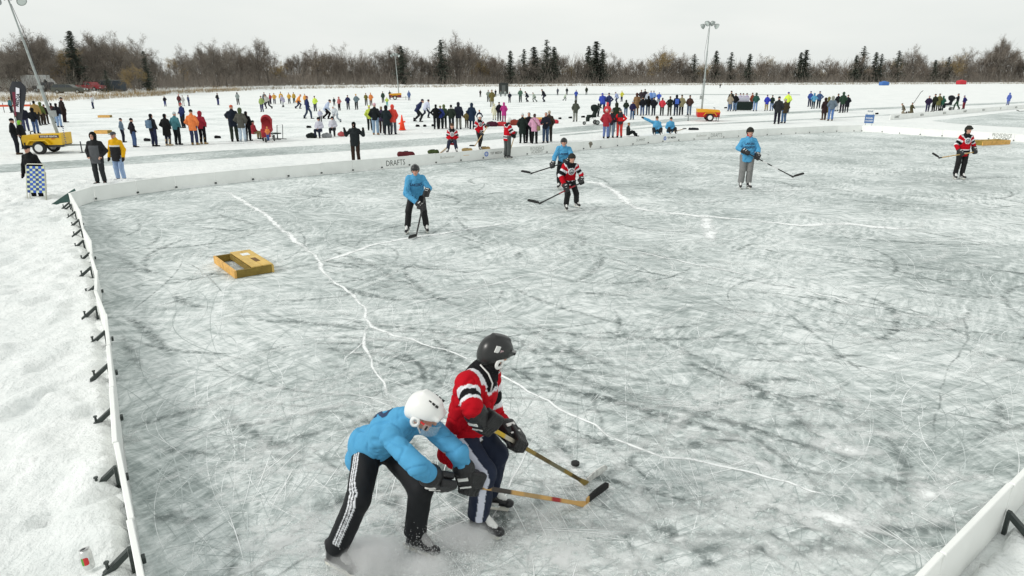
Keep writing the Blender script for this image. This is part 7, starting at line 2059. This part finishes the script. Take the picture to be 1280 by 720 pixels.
def conifer(seed, width=.2, gaps=.1):
    r_ = np.random.RandomState(seed); tr = MB().tube([(0, 0, 0), (0, 0, .5), (0, 0, .97)], [.014, .009, .002], 6)
    V = []
    z = .05
    while z < .985:
        f = (1 - z) ** .8 * r_.uniform(.55, 1.3)
        n = int(6 + 8 * f)
        for k in range(n):
            if r_.rand() < gaps: continue
            a = r_.uniform(0, 2 * math.pi); L = width * f * r_.uniform(.65, 1.15) + .012
            d = A((math.cos(a), math.sin(a), r_.uniform(-.35, -.05)))
            for j in range(7):
                t = (j + r_.rand()) / 7; p = A((0, 0, z)) + d * L * t
                s = (.020 + .012 * f) * (1.2 - .6 * t)
                q = r_.normal(0, 1, (3, 3)) * A((1, 1, .5)); q[2] += A((0, 0, -.8))
                V += [p + s * q[0] * .6, p + s * q[1] * .6, p + s * q[2] * .7]
        z += .024
    V = A(V); V[:, 2] = np.clip(V[:, 2], .02, None)
    return tr.data('trunk'), mesh_data('crown', V, np.arange(len(V)).reshape(-1, 3))
BT = [bare_tree(3, .5), bare_tree(8, .62, .2), bare_tree(21, .42, .3), bare_tree(34, .55, .22), bare_tree(55, .34, .35, upright=.6), bare_tree(71, .58, .15, twigs=10)]
CT = [conifer(2, .20, .25), conifer(5, .25, .35), conifer(9, .15, .15), conifer(14, .30, .4)]
TRUNKS = {}
def tree(name, tm, px, dy, ytop, label, wid=1.0, mat=None, group='trees along the shore', rz=0.0):
    Y = shore_y(px) + dy; b = at_dist(px, Y, bank_z(dy) - .1)
    h = max(1.5, at_y(px, ytop, Y)[2] - b[2])
    root = empty(name, b, rz); root.scale = (h * wid, h * wid, h)
    tag(root, label, 'tree', group)
    link('trunk', tm[0], BARK, root)
    link('crown', tm[1], mat if mat is not None else TWIG, root)
    return root
SIL = [(-60, 40), (0, 50), (15, 52), (40, 30), (55, 34), (75, 52), (95, 42), (130, 34), (160, 37), (185, 44), (198, 58), (212, 78), (225, 54), (250, 52), (270, 46), (300, 50), (325, 44), (350, 66), (375, 58), (395, 52), (420, 51), (450, 58), (495, 52), (530, 60), (555, 48), (575, 37), (600, 55), (640, 66), (683, 52), (700, 60), (740, 56), (770, 66), (800, 65), (830, 56), (860, 66), (900, 66), (950, 65), (1000, 68), (1040, 68), (1075, 62), (1100, 70), (1140, 54), (1160, 70), (1200, 57), (1225, 62), (1240, 44), (1255, 42), (1270, 60), (1280, 62), (1400, 55), (1600, 60)]
def sil(px): return float(np.interp(px, [s[0] for s in SIL], [s[1] for s in SIL]))
# trees one can tell apart: (x, distance behind the shore, top y, template, width, material, label)
NAMED = [
 (-12, 20, 42, 1, .9, None, 'big bare tree cut off by the left edge of the picture'), (14, 26, 54, 5, .9, None, 'low bare tree behind the white truck'), (47, 30, 29, 0, 1.05, None, 'tall spreading bare tree behind the light mast'),
 (78, 40, 53, 3, .8, None, 'bare tree between the light mast and the tall spruce'), (120, 34, 34, 2, 1.0, None, 'tall bare tree right of the tall spruce'), (142, 22, 35, 3, 1.0, None, 'big forked bare tree above the dark container'),
 (172, 36, 38, 1, .9, None, 'rounded bare tree behind the small spruce'), (166, 8, 76, 5, 1.1, TWIG_T, 'yellowish bare willow on the bank right of the dark container'), (228, 30, 53, 0, .9, None, 'bare tree left of the gap in the treeline'),
 (270, 26, 45, 1, 1.0, None, 'broad bare tree above the maroon and white people'), (300, 30, 50, 3, .9, None, 'bare tree behind the grey green hood'), (324, 34, 43, 2, .9, None, 'slim tall bare tree left of the yellow team'),
 (398, 34, 52, 5, 1.0, TWIG_R, 'dense reddish brown bare tree above the yellow team'), (424, 40, 50, 1, 1.0, TWIG_R, 'broad dense bare tree above the pink hooded person'), (457, 30, 60, 3, .9, TWIG_R, 'bare tree left of the small light tower'),
 (500, 36, 51, 2, 1.0, None, 'tall bare tree behind the small light tower'), (573, 36, 36, 0, 1.15, None, 'tallest bare tree in the middle of the shore'), (600, 40, 55, 3, .9, None, 'bare tree right of the tallest one'), (622, 30, 64, 5, .9, TWIG_R, 'low dense bare tree left of the black shelter'),
 (770, 36, 63, 1, .9, None, 'grey bare tree between two groups of spruces'), (828, 40, 55, 5, 1.3, TWIG_R, 'broad domed bare tree left of the right light tower'), (856, 30, 64, 3, .9, TWIG_R, 'reddish bare tree close to the right light tower'), (955, 34, 64, 1, 1.0, TWIG_R, 'reddish bare tree right of the right light tower'),
 (1035, 34, 67, 5, 1.1, TWIG_R, 'low broad bare tree above the turquoise jacket'), (1140, 36, 53, 0, 1.05, None, 'tall spreading bare tree between the two ice tents'), (1205, 36, 57, 3, 1.0, None, 'bare tree above the red ice tent'), (1250, 40, 40, 4, .75, None, 'tallest slim poplar near the right edge'), (1236, 44, 50, 4, .7, None, 'slim poplar left of the tallest one'), (1276, 30, 62, 1, .9, TWIG_R, 'dense bare tree at the right edge')]
for i, (px, dy, yt, ti, w, m, lb) in enumerate(NAMED):
    tree('bare_tree', BT[ti], px, dy, yt, lb, w, m, rz=1.7 * i)
CON = [(97, 30, 36, 2, 1.5, 'tall narrow dark spruce above the red pickup'), (184, 14, 62, 0, 1.15, 'small dark spruce right of the yellowish willow'), (133, 12, 86, 3, 1.3, 'low dark cedar beside the dark container'), (552, 30, 48, 1, 1.0, 'dark spruce left of the tallest bare tree'), (503, 26, 56, 0, 1.0, 'spruce behind the small light tower'),
       (638, 28, 62, 0, 1.0, 'small spruce above the black shelter'), (655, 34, 60, 1, 1.0, 'left spruce of the dark middle group'), (667, 34, 57, 2, 1.5, 'second spruce of the dark middle group'), (683, 36, 48, 1, .95, 'tallest spruce of the dark middle group'), (692, 34, 57, 0, 1.0, 'right spruce of the dark middle group'),
       (735, 34, 56, 0, 1.0, 'spruce with a forked neighbour above the olive parka'), (744, 36, 50, 2, 1.4, 'slim tall spruce above the royal blue player'), (752, 32, 60, 0, 1.0, 'shorter spruce right of the slim one'), (866, 30, 66, 1, 1.0, 'spruce just left of the right light tower'), (893, 34, 62, 0, 1.0, 'spruce just right of the right light tower'), (912, 34, 64, 1, 1.0, 'spruce above the folding table'), (935, 30, 66, 0, 1.0, 'narrow spruce above the rust red jacket'),
       (998, 34, 64, 0, 1.0, 'left spruce of the pair above the blue jackets'), (1004, 34, 61, 2, 1.4, 'right spruce of the pair above the blue jackets'), (1075, 34, 56, 1, .9, 'tallest spruce above the blue sign'), (1067, 30, 68, 0, 1.0, 'short spruce left of the tallest above the blue sign'), (1091, 32, 64, 0, 1.0, 'spruce left of the blue ice tent'), (1098, 32, 66, 1, 1.0, 'spruce right above the blue ice tent'), (1119, 36, 62, 3, 1.0, 'broad spruce right of the blue ice tent'), (1166, 30, 74, 0, 1.0, 'small spruce left of the red ice tent'), (1182, 34, 70, 3, 1.1, 'broad dark pine above the red ice tent')]
for i, (px, dy, yt, ti, w, lb) in enumerate(CON):
    tree('spruce_tree', CT[ti], px, dy, yt, lb, w * (1.6 if px > 200 else 1.1), NEEDLE, 'spruces along the shore', 2.1 * i)
# the rows behind and between them
ROWS = [(60, 'behind the parked vans'), (160, 'behind the parked cars and container'), (260, 'behind the orange jacket'), (330, 'left of the yellow team'), (410, 'behind the yellow team'), (520, 'around the small light tower'), (600, 'behind the striding navy player'), (660, 'behind the black shelter'), (760, 'behind the far players on the middle rink'), (840, 'behind the watching row'), (940, 'around the right light tower'), (1040, 'behind the turquoise jacket'), (1120, 'behind the blue ice tent'), (1230, 'behind the red ice tent'), (9999, 'at the right end of the shore')]
def row_label(px): return 'bare brown tree in the close rows ' + next(t for x, t in ROWS if px < x)
r_ = random.Random(5)
px = -60.0
while px < 1420:
    yt = sil(px) + r_.uniform(3, 18)
    tree('bare_tree', BT[r_.randrange(6)], px, r_.uniform(24, 60), min(yt, 86), row_label(px), r_.uniform(.85, 1.25), r_.choice([TWIG, TWIG_R, TWIG, TWIG_T if r_.random() < .3 else TWIG_R]), 'close rows of bare trees', r_.uniform(0, 6))
    px += r_.uniform(6.5, 11)
# undergrowth: thin stems and twigs no one could count
def stems(name, n, dlo, dhi, hlo, hhi, w, m, label, x0=-120, x1=1420, seed=1, lean=.35, ymax=None):
    g = np.random.RandomState(seed)
    px = g.uniform(x0, x1, n); o = dlo + (dhi - dlo) * g.rand(n)
    Y = np.interp(px, [s[0] for s in SH], [s[1] for s in SH]) + o
    X = (px - 640) * Y * TH_C / FP; Z = np.interp(o, [-.5, 1, 4, 10, 22, 60, 160], [-.05, .12, .45, .7, .9, 1.0, 1.4])
    h = (hlo + (hhi - hlo) * g.rand(n) ** 1.5) * (1 if ymax is None else np.interp(px, [s[0] for s in SIL], [1.0] * len(SIL)))
    if ymax is not None:
        top = np.interp(px, [s[0] for s in SIL], [s[1] for s in SIL])
        h = h * (98 - top) / 40.0 * Y / 320.0
    d = np.stack([g.normal(0, lean, n), g.normal(0, lean, n), np.ones(n)], 1)
    B = np.stack([X, Y, Z], 1)
    if ymax is not None: B[:, 2] += h * g.rand(n) * .9; h = h * .45
    wv = np.stack([np.cos(g.uniform(0, 6.28, n)), np.sin(g.uniform(0, 6.28, n)) * .3, np.zeros(n)], 1) * (w * (Y / 300.0) * g.uniform(.5, 1.5, n))[:, None]
    V = np.stack([B - wv, B + wv, B + d * h[:, None]], 1).reshape(-1, 3)
    return tag(link(name, mesh_data(name, V, np.arange(3 * n).reshape(-1, 3)), m), label, kind='stuff')
stems('undergrowth', 34000, 26, 75, 3, 11, .075, TWIG, 'brown tangle of trunks and twigs behind the shore trees', seed=2, ymax=1)
stems('undergrowth', 26000, 34, 90, 3, 11, .09, TWIG_R, 'reddish brown tangle of twigs deep in the shore wood', seed=3, ymax=1)
stems('undergrowth', 30000, 45, 110, 1.5, 6.5, .13, TWIG, 'dark mass of stems deep in the shore wood', seed=12, ymax=1)
stems('brush', 20000, 16, 60, 1.5, 5.5, .07, TWIG, 'low bare brush at the foot of the shore trees', seed=6, lean=.5)
stems('reeds', 9000, -.5, 5, .5, 1.35, .05, REED, 'dry tan reeds along the left shore', -160, 300, 7, .3)
stems('reeds', 7000, -.5, 4, .35, 1.5, .07, plain('grey_reeds', (.24, .19, .12), .95, var=.3), 'thin grey tan reeds along the distant shore', 300, 1420, 8, .3)

# parked vehicles on the bank
def car(px, dy, face, prof, win, L, wd, m, label, wheels=(-.31, .30), r=.36, cat='car'):
    Y = shore_y(px) + dy; b = at_dist(px, Y, bank_z(dy))
    root = empty('parked_car' if cat == 'car' else 'parked_truck', b, R(face)); tag(root, label, cat, 'vehicles parked on the bank')
    F2 = np.stack([A((1., 0, 0)), A((0, 0, 1.)), A((0, -1., 0))], 1)
    MB().prism([(x * L, z) for x, z in prof], F2, (0, 0, 0), wd / 2).build('body', m, root)
    for wpoly in win:
        for sg in (-1, 1):
            MB().prism([(x * L, z) for x, z in wpoly], F2, (0, sg * (wd / 2 + .004), 0), .012).build('window', GLASS, root)
    for x in wheels:
        for sg in (-1, 1):
            w = MB().disc((x * L, sg * (wd / 2 - .06), r), [r * .85, r, r, r * .85], [-.12, -.09, .09, .12], (0, 1, 0), 20).build('wheel', TYRE, root)
            MB().disc((x * L, sg * (wd / 2 - .06), r), [r * .55, r * .55], [-.125, .125], (0, 1, 0), 14).build('rim', GREY, w)
    MB().box((L * .505, wd * .33, .75), (.02, .16, .09)).build('headlight', WHITEP, root); MB().box((L * .505, -wd * .33, .75), (.02, .16, .09)).build('headlight', WHITEP, root)
    MB().box((-L * .505, 0, .5), (.05, wd * .48, .11)).build('bumper', DARK, root)
    return root
SUV = [(-.5, .35), (.5, .35), (.5, .80), (.46, .95), (.22, 1.05), (.08, 1.52), (-.05, 1.62), (-.40, 1.60), (-.49, 1.08)]
SUVW = [[(.18, 1.06), (.065, 1.46), (-.02, 1.52), (-.02, 1.06)], [(-.04, 1.06), (-.04, 1.53), (-.22, 1.53), (-.22, 1.06)], [(-.24, 1.06), (-.24, 1.53), (-.38, 1.52), (-.46, 1.08)]]
PICK = [(-.5, .5), (.5, .5), (.5, .95), (.46, 1.08), (.22, 1.15), (.12, 1.72), (-.10, 1.76), (-.13, 1.18), (-.5, 1.16)]
PICKW = [[(.185, 1.17), (.10, 1.65), (.02, 1.68), (.02, 1.17)], [(.0, 1.17), (.0, 1.68), (-.09, 1.68), (-.105, 1.19)]]
BOXT = [(-.5, .6), (.5, .6), (.5, 1.1), (.46, 1.4), (.36, 2.3), (.30, 2.4), (.30, 3.0), (-.5, 3.0)]
BOXW = [[(.44, 1.45), (.355, 2.2), (.31, 2.2), (.31, 1.45)]]
car(84, 14, 12, SUV, SUVW, 5.1, 1.9, plain('dark_grey_green_paint', lin('#4a4c44'), .3, spec=.5), 'dark grey estate car parked on the bank right of the light mast')
car(112, 24, -14, PICK, PICKW, 5.4, 1.95, plain('red_car_paint', lin('#8c1c28'), .3, spec=.5), 'red pickup parked on the bank under the tall spruce', r=.42, cat='truck')
car(45, 30, 5, BOXT, BOXW, 6.4, 2.3, WHITEP, 'white box truck parked behind the feather flag', r=.45, cat='truck')
car(16, 34, 178, BOXT, BOXW, 6.8, 2.3, plain('cream_paint', (.60, .60, .55), .5), 'cream camper van parked behind the left feather flag', r=.42, cat='truck')
car(58, 22, 175, PICK, PICKW, 5.0, 1.9, plain('black_car_paint', (.02, .02, .022), .3), 'black pickup parked left of the light mast', r=.4, cat='truck')
cb_ = at_dist(140, shore_y(140) + 18, bank_z(18)); cr_ = empty('cargo_container', cb_, R(-4)); tag(cr_, 'dark blue grey cargo container beside the red pickup', 'container', 'vehicles parked on the bank')
CONT = plain('container_blue_grey', lin('#333c44'), .6, var=.15)
MB().box((0, 0, 1.1), (2.0, 1.0, 1.0)).build('body', CONT, cr_)
for i in range(15): MB().box((-1.86 + i * .265, -1.02, 1.1), (.06, .016, .94)).build('rib', CONT, cr_)
MB().box((0, 0, 2.13), (2.02, 1.04, .025)).build('roof', GREY, cr_)
for x in (-1.6, 1.6):
    MB().box((x, 0, .05), (.2, .9, .048)).build('skid', DARK, cr_)
